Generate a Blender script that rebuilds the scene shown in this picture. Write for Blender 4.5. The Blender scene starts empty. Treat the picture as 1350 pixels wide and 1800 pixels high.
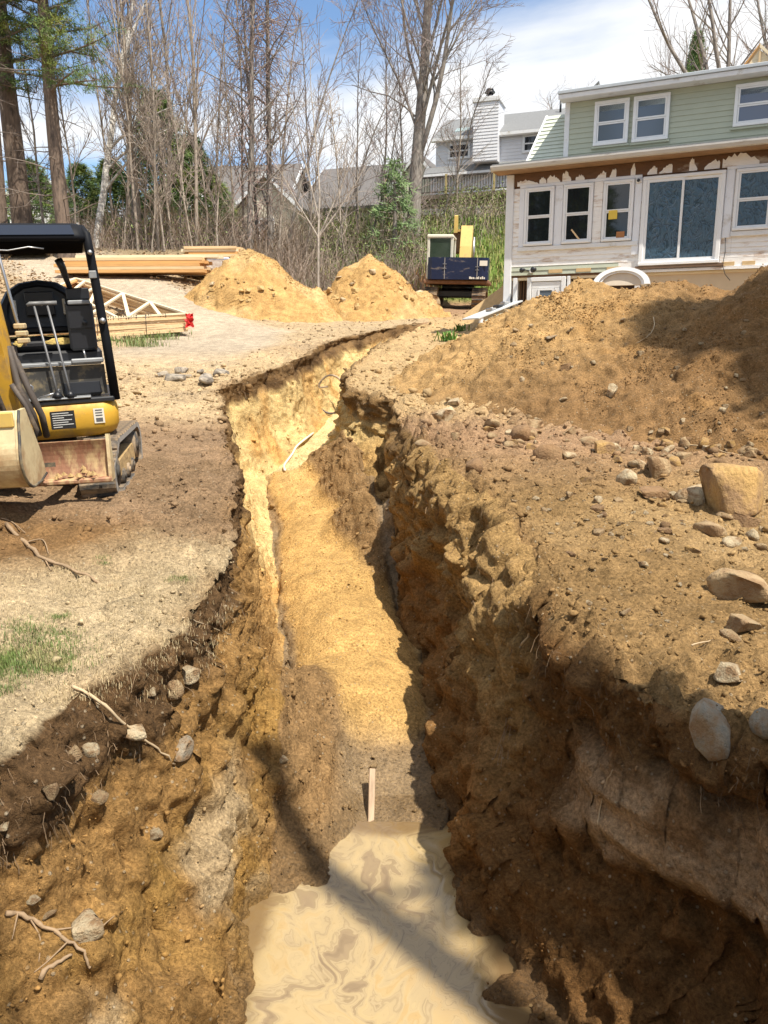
import bpy, bmesh, math, random
import numpy as np
from mathutils import Vector, Matrix, Euler, Quaternion
SC = bpy.context.scene
COL = SC.collection
R = math.radians
# ------------------------------------------------------------------ camera, sky, sun, exposure
cam_d = bpy.data.cameras.new('camera')
cam_d.lens = 27.0; cam_d.sensor_width = 36.0; cam_d.sensor_fit = 'AUTO'
cam_d.clip_start = 0.05; cam_d.clip_end = 2000
cam = bpy.data.objects.new('camera', cam_d); COL.objects.link(cam)
cam.location = (0, 0, 0); cam.rotation_euler = (R(78), 0, 0)       # the eye is the origin; ground at the feet is about -1.6
SC.camera = cam
SUN_EL, SUN_AZ = R(61), math.atan2(.65, -.76)
sdir = Vector((math.sin(SUN_AZ)*math.cos(SUN_EL), math.cos(SUN_AZ)*math.cos(SUN_EL), math.sin(SUN_EL)))
W = bpy.data.worlds.new("World"); SC.world = W; W.use_nodes = True
nt = W.node_tree; nt.nodes.clear()
def nd(t, typ, **kw):
    n = t.nodes.new(typ)
    for k, v in kw.items(): setattr(n, k, v)
    return n
out = nd(nt, 'ShaderNodeOutputWorld'); bg = nd(nt, 'ShaderNodeBackground')
sky = nd(nt, 'ShaderNodeTexSky', sky_type='NISHITA', sun_disc=False)
sky.sun_elevation = SUN_EL; sky.sun_rotation = SUN_AZ; sky.air_density = 1.0; sky.dust_density = .4; sky.ozone_density = 2.0
tc = nd(nt, 'ShaderNodeTexCoord')
sep = nd(nt, 'ShaderNodeSeparateXYZ'); nt.links.new(tc.outputs['Generated'], sep.inputs[0])
zc = nd(nt, 'ShaderNodeMath', operation='MAXIMUM'); zc.inputs[1].default_value = .0; nt.links.new(sep.outputs[2], zc.inputs[0])
za = nd(nt, 'ShaderNodeMath', operation='ADD'); za.inputs[1].default_value = .18; nt.links.new(zc.outputs[0], za.inputs[0])
vd = nd(nt, 'ShaderNodeVectorMath', operation='SCALE')
iv = nd(nt, 'ShaderNodeMath', operation='DIVIDE'); iv.inputs[0].default_value = 1; nt.links.new(za.outputs[0], iv.inputs[1])
nt.links.new(tc.outputs['Generated'], vd.inputs[0]); nt.links.new(iv.outputs[0], vd.inputs['Scale'])
mp = nd(nt, 'ShaderNodeMapping'); mp.inputs['Location'].default_value = (3.1, .35, 0); mp.inputs['Scale'].default_value = (.55, .8, .0)
mp.inputs['Rotation'].default_value = (0, 0, R(20))
nt.links.new(vd.outputs[0], mp.inputs[0])
cn = nd(nt, 'ShaderNodeTexNoise'); cn.inputs['Scale'].default_value = 1.15; cn.inputs['Detail'].default_value = 9; cn.inputs['Roughness'].default_value = .52; cn.inputs['Distortion'].default_value = .35
nt.links.new(mp.outputs[0], cn.inputs['Vector'])
cr = nd(nt, 'ShaderNodeValToRGB'); cr.color_ramp.elements[0].position = .43; cr.color_ramp.elements[1].position = .60
cr.color_ramp.interpolation = 'EASE'
nt.links.new(cn.outputs[0], cr.inputs[0])
cm = nd(nt, 'ShaderNodeMixRGB'); cm.inputs[2].default_value = (11.8, 11.9, 12.0, 1)
sb = nd(nt, 'ShaderNodeMixRGB', blend_type='MULTIPLY'); sb.inputs[0].default_value = 1; sb.inputs[2].default_value = (1.85, 2.0, 2.1, 1)
nt.links.new(sky.outputs[0], sb.inputs[1])
nt.links.new(cr.outputs[0], cm.inputs[0]); nt.links.new(sb.outputs[0], cm.inputs[1])
nt.links.new(cm.outputs[0], bg.inputs[0]); bg.inputs[1].default_value = .06
nt.links.new(bg.outputs[0], out.inputs[0])
sl = bpy.data.lights.new('sun', 'SUN'); sl.energy = 5.0; sl.angle = R(.53); sl.color = (1, .93, .81)
sun = bpy.data.objects.new('sun', sl); COL.objects.link(sun); sun.rotation_euler = sdir.to_track_quat('Z', 'Y').to_euler()
SC.view_settings.view_transform = 'Standard'; SC.view_settings.look = 'None'
SC.view_settings.exposure = 0.62; SC.view_settings.gamma = 1; SC.view_settings.use_curve_mapping = False
SC.cycles.max_bounces = 6; SC.cycles.transparent_max_bounces = 12
SC.cycles.use_denoising = True
# ------------------------------------------------------------------ helpers
rng = np.random.default_rng(11); rnd = random.Random(5)

def tag(o, label=None, cat=None, group=None, kind=None):
    if label: o['label'] = label
    if cat: o['category'] = cat
    if group: o['group'] = group
    if kind: o['kind'] = kind
    return o
def empty(name, label, cat, loc=(0, 0, 0), rot=(0, 0, 0), group=None):
    o = bpy.data.objects.new(name, None); COL.objects.link(o)
    o.location = loc; o.rotation_euler = rot; o.empty_display_size = .2
    return tag(o, label, cat, group)
def link(name, me, parent=None):
    o = bpy.data.objects.new(name, me); COL.objects.link(o)
    if parent is not None: o.parent = parent
    return o
def copy_tree(o, parent=None):
    c = o.copy(); COL.objects.link(c)
    if parent is not None: c.parent = parent
    for ch in list(o.children): copy_tree(ch, c)
    return c
def np_mesh(name, V, F, mats=(), col=None, smooth=True, extra=None):
    """mesh from arrays: V (n,3), F (m,3 or 4); col (n,4) soil attribute"""
    me = bpy.data.meshes.new(name); V = np.asarray(V, np.float32); F = np.asarray(F, np.int32); k = F.shape[1]
    me.vertices.add(len(V)); me.vertices.foreach_set('co', V.ravel())
    me.loops.add(F.size); me.loops.foreach_set('vertex_index', F.ravel())
    me.polygons.add(len(F)); me.polygons.foreach_set('loop_start', np.arange(len(F), dtype=np.int32)*k)
    me.update(calc_edges=True)
    if smooth: me.polygons.foreach_set('use_smooth', np.ones(len(F), bool))
    if col is not None:
        a = me.attributes.new('soil', 'FLOAT_COLOR', 'POINT'); a.data.foreach_set('color', np.asarray(col, np.float32).ravel())
    for m in mats: me.materials.append(m)
    return me

class MB:
    """collects primitives and links them as ONE mesh object"""
    def __init__(s): s.v = []; s.f = []; s.m = []; s.sm = []
    def add(s, vs, fs, mi=0, sm=False):
        b = len(s.v); s.v.extend(tuple(p) for p in vs)
        for f in fs: s.f.append(tuple(b+i for i in f)); s.m.append(mi); s.sm.append(sm)
        return s
    def box(s, lo, hi, mi=0, M=None):
        (x0, y0, z0), (x1, y1, z1) = lo, hi
        vs = [(x0,y0,z0),(x1,y0,z0),(x1,y1,z0),(x0,y1,z0),(x0,y0,z1),(x1,y0,z1),(x1,y1,z1),(x0,y1,z1)]
        if M is not None: vs = [M @ Vector(p) for p in vs]
        return s.add(vs, [(0,3,2,1),(4,5,6,7),(0,1,5,4),(1,2,6,5),(2,3,7,6),(3,0,4,7)], mi)
    def bbox(s, lo, hi, r=.01, mi=0, M=None):
        """bevelled box: three nested slabs joined as a 24-vertex hull"""
        (x0, y0, z0), (x1, y1, z1) = lo, hi
        r = min(r, (x1-x0)*.45, (y1-y0)*.45, (z1-z0)*.45)
        vs = []; idx = {}
        for sx, X, Xi in ((0, x0, x0+r), (1, x1, x1-r)):
            for sy, Y, Yi in ((0, y0, y0+r), (1, y1, y1-r)):
                for sz, Z, Zi in ((0, z0, z0+r), (1, z1, z1-r)):
                    for a, p in (('x', (X, Yi, Zi)), ('y', (Xi, Y, Zi)), ('z', (Xi, Yi, Z))):
                        idx[sx, sy, sz, a] = len(vs); vs.append(p)
        I = lambda a, b, c, d: idx[a, b, c, d]
        fs = [(I(0,0,0,'x'),I(0,0,1,'x'),I(0,1,1,'x'),I(0,1,0,'x')), (I(1,0,0,'x'),I(1,1,0,'x'),I(1,1,1,'x'),I(1,0,1,'x')),
              (I(0,0,0,'y'),I(1,0,0,'y'),I(1,0,1,'y'),I(0,0,1,'y')), (I(0,1,0,'y'),I(0,1,1,'y'),I(1,1,1,'y'),I(1,1,0,'y')),
              (I(0,0,0,'z'),I(0,1,0,'z'),I(1,1,0,'z'),I(1,0,0,'z')), (I(0,0,1,'z'),I(1,0,1,'z'),I(1,1,1,'z'),I(0,1,1,'z'))]
        for a in (0, 1):
            for b in (0, 1):
                fs.append((I(a,b,0,'x'),I(a,b,1,'x'),I(a,b,1,'y'),I(a,b,0,'y')))
                fs.append((I(a,0,b,'x'),I(a,1,b,'x'),I(a,1,b,'z'),I(a,0,b,'z')))
                fs.append((I(0,a,b,'y'),I(1,a,b,'y'),I(1,a,b,'z'),I(0,a,b,'z')))
        for a in (0, 1):
            for b in (0, 1):
                for c in (0, 1): fs.append((I(a,b,c,'x'),I(a,b,c,'y'),I(a,b,c,'z')))
        if M is not None: vs = [M @ Vector(p) for p in vs]
        # orient outward
        c = sum((Vector(p) for p in vs), Vector())/len(vs); ff = []
        for f in fs:
            p = [Vector(vs[i]) for i in f]; n = (p[1]-p[0]).cross(p[2]-p[0]); m = sum(p, Vector())/len(p)
            ff.append(f if n.dot(m-c) > 0 else f[::-1])
        return s.add(vs, ff, mi)
    def tube(s, pts, rad, n=8, mi=0, cap=True, sm=True):
        pts = [Vector(p) for p in pts]; k = len(pts)
        if not hasattr(rad, '__len__'): rad = [rad]*k
        vs = []; T0 = (pts[1]-pts[0]).normalized()
        U = T0.orthogonal().normalized()
        for i, p in enumerate(pts):
            T = (pts[min(i+1, k-1)]-pts[max(i-1, 0)])
            T = T.normalized() if T.length > 1e-9 else T0
            U = (U - T*U.dot(T)); U = U.normalized() if U.length > 1e-6 else T.orthogonal().normalized()
            Bv = T.cross(U)
            for j in range(n):
                a = 2*math.pi*j/n; vs.append(p + (U*math.cos(a)+Bv*math.sin(a))*rad[i])
        fs = [(i*n+j, i*n+(j+1) % n, (i+1)*n+(j+1) % n, (i+1)*n+j) for i in range(k-1) for j in range(n)]
        if cap: fs += [tuple(range(n))[::-1], tuple((k-1)*n+j for j in range(n))]
        return s.add(vs, fs, mi, sm)
    def prism(s, poly, x0, x1, axis=0, mi=0, M=None, sm=False, caps=True):
        """polygon (u,v) extruded along an axis: axis 0 -> (x,u,v), 1 -> (u,y,v), 2 -> (u,v,z)"""
        def P(u, v, w): return ((w, u, v), (u, w, v), (u, v, w))[axis]
        n = len(poly); vs = [P(u, v, x0) for u, v in poly]+[P(u, v, x1) for u, v in poly]
        if M is not None: vs = [M @ Vector(p) for p in vs]
        area = sum(poly[i][0]*poly[(i+1) % n][1]-poly[(i+1) % n][0]*poly[i][1] for i in range(n))
        flip = (area > 0) == (axis != 1)
        side = [(i, (i+1) % n, n+(i+1) % n, n+i) for i in range(n)]; c0 = tuple(range(n))[::-1]; c1 = tuple(range(n, 2*n))
        if not flip: side = [f[::-1] for f in side]; c0 = c0[::-1]; c1 = c1[::-1]
        s.add(vs, side, mi, sm)
        if caps: s.add(vs, [c0, c1], mi, False)
        return s
    def build(s, name, mats, parent=None):
        me = bpy.data.meshes.new(name); me.from_pydata(s.v, [], s.f)
        if not isinstance(mats, (list, tuple)): mats = [mats]
        for m in mats: me.materials.append(m)
        me.polygons.foreach_set('material_index', s.m); me.polygons.foreach_set('use_smooth', s.sm); me.update()
        return link(name, me, parent)

# ---- numpy noise
def _h(ix, iy, iz, seed):
    h = (ix.astype(np.uint32)*np.uint32(374761393) + iy.astype(np.uint32)*np.uint32(668265263) + iz.astype(np.uint32)*np.uint32(2147483647-1442695) + np.uint32(seed*974711+12345))
    h ^= h >> np.uint32(13); h *= np.uint32(1274126177); h ^= h >> np.uint32(16); h *= np.uint32(2246822519); h ^= h >> np.uint32(15)
    return h.astype(np.float32)*np.float32(2/4294967295.0)-1
def vnoise(x, y, z, seed=0):
    x, y, z = np.broadcast_arrays(x, y, z)
    fx, fy, fz = np.floor(x), np.floor(y), np.floor(z)
    ix, iy, iz = fx.astype(np.int64), fy.astype(np.int64), fz.astype(np.int64)
    u, v, w = (x-fx).astype(np.float32), (y-fy).astype(np.float32), (z-fz).astype(np.float32)
    u, v, w = u*u*(3-2*u), v*v*(3-2*v), w*w*(3-2*w)
    r = 0
    for a in (0, 1):
        for b in (0, 1):
            for c in (0, 1):
                r = r + _h(ix+a, iy+b, iz+c, seed)*(u if a else 1-u)*(v if b else 1-v)*(w if c else 1-w)
    return r
def fbm(x, y, z, sc, octv=4, seed=0, gain=.5, ridged=False):
    r = 0; a = 1; f = 1/sc; t = 0
    for k in range(octv):
        n = vnoise(x*f+17.3*k, y*f-9.1*k, z*f+5.7*k, seed+k)
        if ridged: n = 1-2*np.abs(n)
        r = r+a*n; t += a; a *= gain; f *= 2.03
    return r/t
def worley(x, y, z, sc, seed=0):
    """distance to the nearest feature point and that cell's random value"""
    x, y, z = x/sc, y/sc, z/sc
    ix, iy, iz = np.floor(x).astype(np.int64), np.floor(y).astype(np.int64), np.floor(z).astype(np.int64)
    best = np.full(x.shape, 9., np.float32); val = np.zeros(x.shape, np.float32)
    for a in (-1, 0, 1):
        for b in (-1, 0, 1):
            for c in (-1, 0, 1):
                jx, jy, jz = ix+a, iy+b, iz+c
                px = jx+.5+.45*_h(jx, jy, jz, seed); py = jy+.5+.45*_h(jx, jy, jz, seed+1); pz = jz+.5+.45*_h(jx, jy, jz, seed+2)
                d = np.sqrt((px-x)**2+(py-y)**2+(pz-z)**2).astype(np.float32)
                m = d < best; best = np.where(m, d, best); val = np.where(m, _h(jx, jy, jz, seed+3), val)
    return best, val
def sstep(a, b, x): t = np.clip((x-a)/(b-a), 0, 1); return t*t*(3-2*t)
def lerp(a, b, t): return a+(b-a)*t

# ---- materials
MATS = {}
def mat(name, color=(.5, .5, .5), rough=.6, metal=0., spec=.5, var=.0, vscale=8, bump=0., bscale=30, dirt=None, dscale=3., damt=.5, stretch=None, coat=0):
    """principled with noise colour variation, optional dirt colour patches and bump"""
    if name in MATS: return MATS[name]
    m = bpy.data.materials.new(name); m.use_nodes = True; t = m.node_tree; p = t.nodes['Principled BSDF']
    p.inputs['Roughness'].default_value = rough; p.inputs['Metallic'].default_value = metal; p.inputs['Specular IOR Level'].default_value = spec
    p.inputs['Coat Weight'].default_value = coat
    c4 = (*color, 1); p.inputs['Base Color'].default_value = c4
    tcn = nd(t, 'ShaderNodeTexCoord'); vec = tcn.outputs['Object']
    if stretch:
        mpn = nd(t, 'ShaderNodeMapping'); mpn.inputs['Scale'].default_value = stretch; t.links.new(vec, mpn.inputs[0]); vec = mpn.outputs[0]
    def noise(sc, det=6, ro=.6):
        n = nd(t, 'ShaderNodeTexNoise'); n.inputs['Scale'].default_value = sc; n.inputs['Detail'].default_value = det; n.inputs['Roughness'].default_value = ro
        t.links.new(vec, n.inputs['Vector']); return n.outputs[0]
    cur = None
    if var > 0:
        r = nd(t, 'ShaderNodeMapRange'); r.inputs[1].default_value = .3; r.inputs[2].default_value = .7; r.inputs[3].default_value = 1-var; r.inputs[4].default_value = 1+var
        t.links.new(noise(vscale), r.inputs[0])
        x = nd(t, 'ShaderNodeMixRGB', blend_type='MULTIPLY'); x.inputs[0].default_value = 1; x.inputs[1].default_value = c4
        t.links.new(r.outputs[0], x.inputs[2]); cur = x.outputs[0]
    if dirt:
        r = nd(t, 'ShaderNodeMapRange'); r.inputs[1].default_value = .62-.3*damt; r.inputs[2].default_value = .72-.2*damt
        t.links.new(noise(dscale, 8, .65), r.inputs[0])
        x = nd(t, 'ShaderNodeMixRGB'); x.inputs[1].default_value = c4; x.inputs[2].default_value = (*dirt, 1)
        if cur: t.links.new(cur, x.inputs[1])
        t.links.new(r.outputs[0], x.inputs[0]); cur = x.outputs[0]
        rr = nd(t, 'ShaderNodeMapRange'); rr.inputs[3].default_value = rough; rr.inputs[4].default_value = .9
        t.links.new(r.outputs[0], rr.inputs[0]); t.links.new(rr.outputs[0], p.inputs['Roughness'])
    if cur: t.links.new(cur, p.inputs['Base Color'])
    if bump > 0:
        b = nd(t, 'ShaderNodeBump'); b.inputs['Strength'].default_value = min(1, bump*4); b.inputs['Distance'].default_value = bump*.05
        t.links.new(noise(bscale), b.inputs['Height']); t.links.new(b.outputs[0], p.inputs['Normal'])
    MATS[name] = m; return m
def soil_material():
    m = bpy.data.materials.new('soil'); m.use_nodes = True; t = m.node_tree; p = t.nodes['Principled BSDF']
    at = nd(t, 'ShaderNodeAttribute', attribute_name='soil'); g = nd(t, 'ShaderNodeNewGeometry'); pos = g.outputs['Position']
    def noise(sc, det=6, ro=.6, dis=0):
        n = nd(t, 'ShaderNodeTexNoise'); n.inputs['Scale'].default_value = sc; n.inputs['Detail'].default_value = det; n.inputs['Roughness'].default_value = ro; n.inputs['Distortion'].default_value = dis
        t.links.new(pos, n.inputs['Vector']); return n.outputs[0]
    def rng_(src, a, b, c, d):
        r = nd(t, 'ShaderNodeMapRange'); r.inputs[1].default_value = a; r.inputs[2].default_value = b; r.inputs[3].default_value = c; r.inputs[4].default_value = d
        t.links.new(src, r.inputs[0]); return r.outputs[0]
    def mul(a, b):
        x = nd(t, 'ShaderNodeMixRGB', blend_type='MULTIPLY'); x.inputs[0].default_value = 1; t.links.new(a, x.inputs[1]); t.links.new(b, x.inputs[2]); return x.outputs[0]
    nA, nB, nC = noise(6, 8, .62), noise(48, 6, .65), noise(230, 3, .6)
    c = mul(at.outputs['Color'], rng_(nA, .3, .7, .72, 1.25)); c = mul(c, rng_(nB, .3, .7, .55, 1.38)); c = mul(c, rng_(nC, .3, .7, .72, 1.26))
    # pale grit
    vo = nd(t, 'ShaderNodeTexVoronoi'); vo.inputs['Scale'].default_value = 34; t.links.new(pos, vo.inputs['Vector'])
    sepc = nd(t, 'ShaderNodeSeparateColor'); t.links.new(vo.outputs['Color'], sepc.inputs[0])
    thr = nd(t, 'ShaderNodeMath', operation='MULTIPLY'); t.links.new(rng_(sepc.outputs[0], .82, .98, 0, .8), thr.inputs[0]); t.links.new(rng_(vo.outputs['Distance'], .2, .34, 1, 0), thr.inputs[1])
    dry = nd(t, 'ShaderNodeMath', operation='SUBTRACT'); dry.inputs[0].default_value = .75; dry.use_clamp = True; t.links.new(at.outputs['Alpha'], dry.inputs[1])
    th2 = nd(t, 'ShaderNodeMath', operation='MULTIPLY'); t.links.new(thr.outputs[0], th2.inputs[0]); t.links.new(dry.outputs[0], th2.inputs[1])
    lt = nd(t, 'ShaderNodeMixRGB', blend_type='SCREEN'); lt.inputs[0].default_value = .8
    gr = nd(t, 'ShaderNodeMixRGB'); gr.inputs[2].default_value = (.52, .43, .30, 1); t.links.new(th2.outputs[0], gr.inputs[0]); t.links.new(c, gr.inputs[1])
    t.links.new(gr.outputs[0], p.inputs['Base Color'])
    t.links.new(rng_(at.outputs['Alpha'], 0, 1, .95, .28), p.inputs['Roughness'])
    t.links.new(rng_(at.outputs['Alpha'], 0, 1, .12, .5), p.inputs['Specular IOR Level'])
    b1 = nd(t, 'ShaderNodeBump'); b1.inputs['Strength'].default_value = .9; b1.inputs['Distance'].default_value = .034; t.links.new(nB, b1.inputs['Height'])
    b2 = nd(t, 'ShaderNodeBump'); b2.inputs['Strength'].default_value = .7; b2.inputs['Distance'].default_value = .006; t.links.new(nC, b2.inputs['Height']); t.links.new(b1.outputs[0], b2.inputs['Normal'])
    b3 = nd(t, 'ShaderNodeBump'); b3.inputs['Strength'].default_value = .8; b3.inputs['Distance'].default_value = .02; t.links.new(th2.outputs[0], b3.inputs['Height']); t.links.new(b2.outputs[0], b3.inputs['Normal'])
    t.links.new(b3.outputs[0], p.inputs['Normal'])
    return m
SOIL = soil_material()
def clod_material():
    m = bpy.data.materials.new('soil_clod'); m.use_nodes = True; t = m.node_tree; p = t.nodes['Principled BSDF']; p.inputs['Roughness'].default_value = .95; p.inputs['Specular IOR Level'].default_value = .1
    at = nd(t, 'ShaderNodeAttribute', attribute_name='soil'); g = nd(t, 'ShaderNodeNewGeometry'); n = nd(t, 'ShaderNodeTexNoise'); n.inputs['Scale'].default_value = 75; n.inputs['Detail'].default_value = 6
    t.links.new(g.outputs['Position'], n.inputs['Vector']); r = nd(t, 'ShaderNodeMapRange'); r.inputs[1].default_value = .3; r.inputs[2].default_value = .7; r.inputs[3].default_value = .50; r.inputs[4].default_value = 1.12; t.links.new(n.outputs[0], r.inputs[0])
    x = nd(t, 'ShaderNodeMixRGB', blend_type='MULTIPLY'); x.inputs[0].default_value = 1; t.links.new(at.outputs['Color'], x.inputs[1]); t.links.new(r.outputs[0], x.inputs[2]); t.links.new(x.outputs[0], p.inputs['Base Color'])
    return m
CLOD = clod_material()
# ------------------------------------------------------------------ terrain: one swept sheet, trench cut into it
def ip(x, pts): a = np.array(pts, float); return np.interp(x, a[:, 0], a[:, 1])
def isp(x, pts):
    """smoothed interpolation"""
    return (ip(x-.25, pts)+2*ip(x, pts)+ip(x+.25, pts))/4
BASE_C = [(-60, -2.6), (-10, -1.95), (0, -1.72), (2.5, -1.6), (4, -1.5), (6.3, -1.24), (20, .335), (31, 1.6), (33.5, 1.85), (42, 6.3), (50, 7.0), (60, 7.6), (120, 9), (700, 22)]
BASE_L = [(-60, -2.6), (-10, -1.95), (0, -1.72), (2.5, -1.6), (4, -1.5), (6.3, -1.24), (18, .1), (20, .36), (24, 1.45), (28, 2.55), (34, 4.1), (45, 5.3), (60, 6.4), (120, 8), (700, 22)]
def gz(X, Y):
    """bare ground level, without trench or clods"""
    X = np.asarray(X, float); Y = np.asarray(Y, float)
    s = sstep(-1.5, -8, X)
    z = isp(Y, BASE_C)*(1-s)+isp(Y, BASE_L)*s
    return z
LIP_L = [(.4, -2.3), (2, -1.95), (2.8, -1.53), (3.4, -1.28), (4, -1.1), (5.1, -1.02), (6.8, -1.36), (8, -1.62), (9.5, -1.97), (11.5, -2.48), (13, -2.25), (14.6, -1.86), (19.2, -1.15), (22.2, .24), (24, 1.4)]
LIP_R = [(.4, 2.0), (2, 1.70), (2.8, 1.48), (3.3, 1.20), (3.8, 1.03), (4.5, 1.0), (4.9, 1.05), (6, .97), (6.6, .80), (7.7, .52), (9, .30), (10.8, .12), (11.2, -.1), (11.7, -.45), (12.5, -.6), (13.6, -.64), (14.6, -.52), (17, -.15), (20, .45), (22.2, 1.15), (24, 1.6)]
FLO_L = [(.4, -.8), (3.4, -.65), (4.5, -.70), (5.5, -.78), (6.5, -.9), (8.7, -1.3), (10, -1.52), (12.2, -1.9), (14.5, -1.45), (17, -.95), (20, -.2), (22.5, .75), (24, 1.45)]
FLO_R = [(.4, .60), (3.4, .50), (4.5, .50), (6.5, .37), (8.3, .14), (9.5, -.05), (11.2, -.5), (12, -.85), (14, -.9), (17, -.5), (20, .15), (22.5, .9), (24, 1.55)]
FLO_Z = [(.4, -3.0), (1.2, -3.27), (4.55, -3.27), (5.2, -3.1), (6.5, -2.95), (8.7, -2.58), (12, -2.08), (15, -1.62), (18, -1.1), (20.5, -.35), (23, .62), (24, .8)]
WATER_Z = -3.2
yb = np.r_[np.linspace(-60, .3, 14), np.linspace(.4, 1.25, 12)]
yf = [1.3]
while yf[-1] < 24.2: yf.append(yf[-1]*1.0041)
while yf[-1] < 62: yf.append(yf[-1]*1.010)
while yf[-1] < 700: yf.append(yf[-1]*1.07)
YS = np.r_[yb, np.array(yf)]; NY = len(YS)
NL, NW, NF, NR = 165, 84, 92, 185
Yc = YS[:, None]
jag = lambda seed: .13*fbm(YS*0, YS, YS*0+3, .9, 4, seed)*sstep(.5, 2, YS)+.075*fbm(YS*0, YS, YS*0, .22, 3, seed+7)+.03*fbm(YS*0, YS, YS*0, .07, 2, seed+9)
tro = sstep(.35, .9, YS)*(1-sstep(22.6, 24.0, YS))            # 1 where there is a trench
lipL = ip(YS, LIP_L)+jag(31)*tro; lipR = ip(YS, LIP_R)+jag(57)*tro
floL = ip(YS, FLO_L)+.5*jag(71)*tro; floR = ip(YS, FLO_R)+.5*jag(83)*tro
mid = (lipL+lipR)/2
zlL, zlR = gz(lipL, YS), gz(lipR, YS)
zf = ip(YS, FLO_Z); zf = lerp((zlL+zlR)/2-.02, np.minimum(zf, (zlL+zlR)/2-.02), tro)
span = 10+np.abs(YS)
wl = np.linspace(1, 0, NL+1)[:-1]**2.05
XL = lipL[:, None]-span[:, None]*wl; ZL = gz(XL, Yc)
wr = (np.linspace(0, 1, NR+1)[1:])**2.05
XR = lipR[:, None]+span[:, None]*wr; ZR = gz(XR, Yc)
t = np.linspace(0, 1, NW)[None, :]
def wall(lip, flo, zl, zfl, slump, shoulder, over):
    steep = .42*t+.58*t**5-over[:, None]*np.exp(-((t-.16)/.10)**2)
    f = steep*(1-slump[:, None])+t*slump[:, None]
    f = f*(1-shoulder[:, None])+(.90*t**.46+.10*t**3)*shoulder[:, None]
    return lip[:, None]+(flo-lip)[:, None]*f, zl[:, None]+(zfl-zl)[:, None]*t
slL = 1-sstep(3.6, 6.2, YS)*.9
shR = sstep(3.9, 4.6, YS)*(1-sstep(7.6, 9.2, YS))*(.80+.35*fbm(YS*0, YS, YS*0, .5, 2, 77))
XWL, ZWL = wall(lipL, floL, zlL, zf, slL*.8, YS*0, .10*sstep(2, 4, YS)+.13*sstep(8, 10, YS)*(.6+.9*fbm(YS*0, YS, YS*0, .5, 3, 78)))
u = np.linspace(0, 1, NF+2)[1:-1][None, :]
XF = floL[:, None]+(floR-floL)[:, None]*u; ZF = zf[:, None]+XF*0
# sand bedding crown, dumped bucket by bucket
q = (YS-5.35)/1.18; saw = q-np.floor(q)
crown = (.27+.10*(1-saw)**.7*np.minimum(saw*7, 1))*sstep(5.1, 5.95, YS)*(1-sstep(11.4, 12.9, YS))
cen = .50-.04*np.sin(YS*1.7)
prof = np.clip(1-((u-cen[:, None])/.47)**2, 0, 1)**.8
sand = crown[:, None]*prof
ZF += sand
# brown slides lying on the floor: right side at 8..12 m, left side at 4.4..6 m
sR = sstep(7.7, 8.9, Yc)*(1-sstep(11.6, 12.4, Yc))*sstep(.46, 1.02, u+.06*np.sin(Yc*5))*(.70+.5*fbm(XF, Yc+XF*0, XF*0, .45, 3, 5))
sL = sstep(3.9, 4.9, Yc)*(1-sstep(5.2, 6.8, Yc))*np.clip(1-u/.5, 0, 1)**1.2*.75
ZF += np.maximum(sR, 0)+sL+.085*fbm(XF, Yc+XF*0, XF*0, .45, 3, 15)*sstep(4.0, 4.3, Yc)*(1-sstep(5.2, 5.8, Yc))
XWR, ZWR = wall(lipR, floR, zlR, zf+0*YS, (1-sstep(1, 2.4, YS))*.2, shR, .06*sstep(2, 4, YS))
# walls meet the slides
ZWL = np.maximum(ZWL, (zf[:, None]+ZWL*0+sL[:, :1])); ZWR = np.maximum(ZWR, zf[:, None]+np.maximum(sR[:, -1:], 0))
und = ((1-sstep(3.6, 4.8, YS))*sstep(1.0, 1.8, YS))[:, None]
XWR = XWR*(1-und)+und*(lipR[:, None]+(floR-lipR)[:, None]*(t**2.6-.16*np.sin(np.pi*t)**2*(t < .9)))
XWR, ZWR = XWR[:, ::-1], ZWR[:, ::-1]
X = np.concatenate([XL, XWL, XF, XWR, XR], 1); Z = np.concatenate([ZL, ZWL, ZF, ZWR, ZR], 1); Y = np.broadcast_to(Yc, X.shape).copy()
NX = X.shape[1]; c0, c1, c2, c3 = NL, NL+NW, NL+NW+NF, NL+2*NW+NF
Yg = Y
zone = np.zeros(NX, int); zone[c0:c1] = 1; zone[c1:c2] = 2; zone[c2:c3] = 3; zone[c3:] = 4
# large soft relief of the fields
lip_d = np.zeros_like(X); lip_d[:, :c0] = lipL[:, None]-X[:, :c0]; lip_d[:, c3:] = X[:, c3:]-lipR[:, None]
far = sstep(20, 40, Y)
DRIVE = [(8, -4.2), (12, -4.6), (16, -4.4), (19, -3.9), (21, -4.2), (24, -6.5), (27, -9.5), (30, -12), (40, -19)]
dr_c = ip(Y, DRIVE); drv = (1-sstep(1.1, 2.0, np.abs(X-dr_c+.5*fbm(X, Y, X*0, 2.2, 3, 9))/(1+sstep(20, 26, Y)*.6)))*sstep(13.5, 17.5, Y)*(1-sstep(36, 42, Y))
fld = ((zone == 0) | (zone == 4))[None, :]
rel = .16*fbm(X, Y, X*0, 3.5, 4, 21)+far*.35*fbm(X, Y, X*0, 11, 3, 22)
Z += np.where(fld, rel*sstep(0, 1.6, lip_d)*(1-.7*drv), 0)
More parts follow.
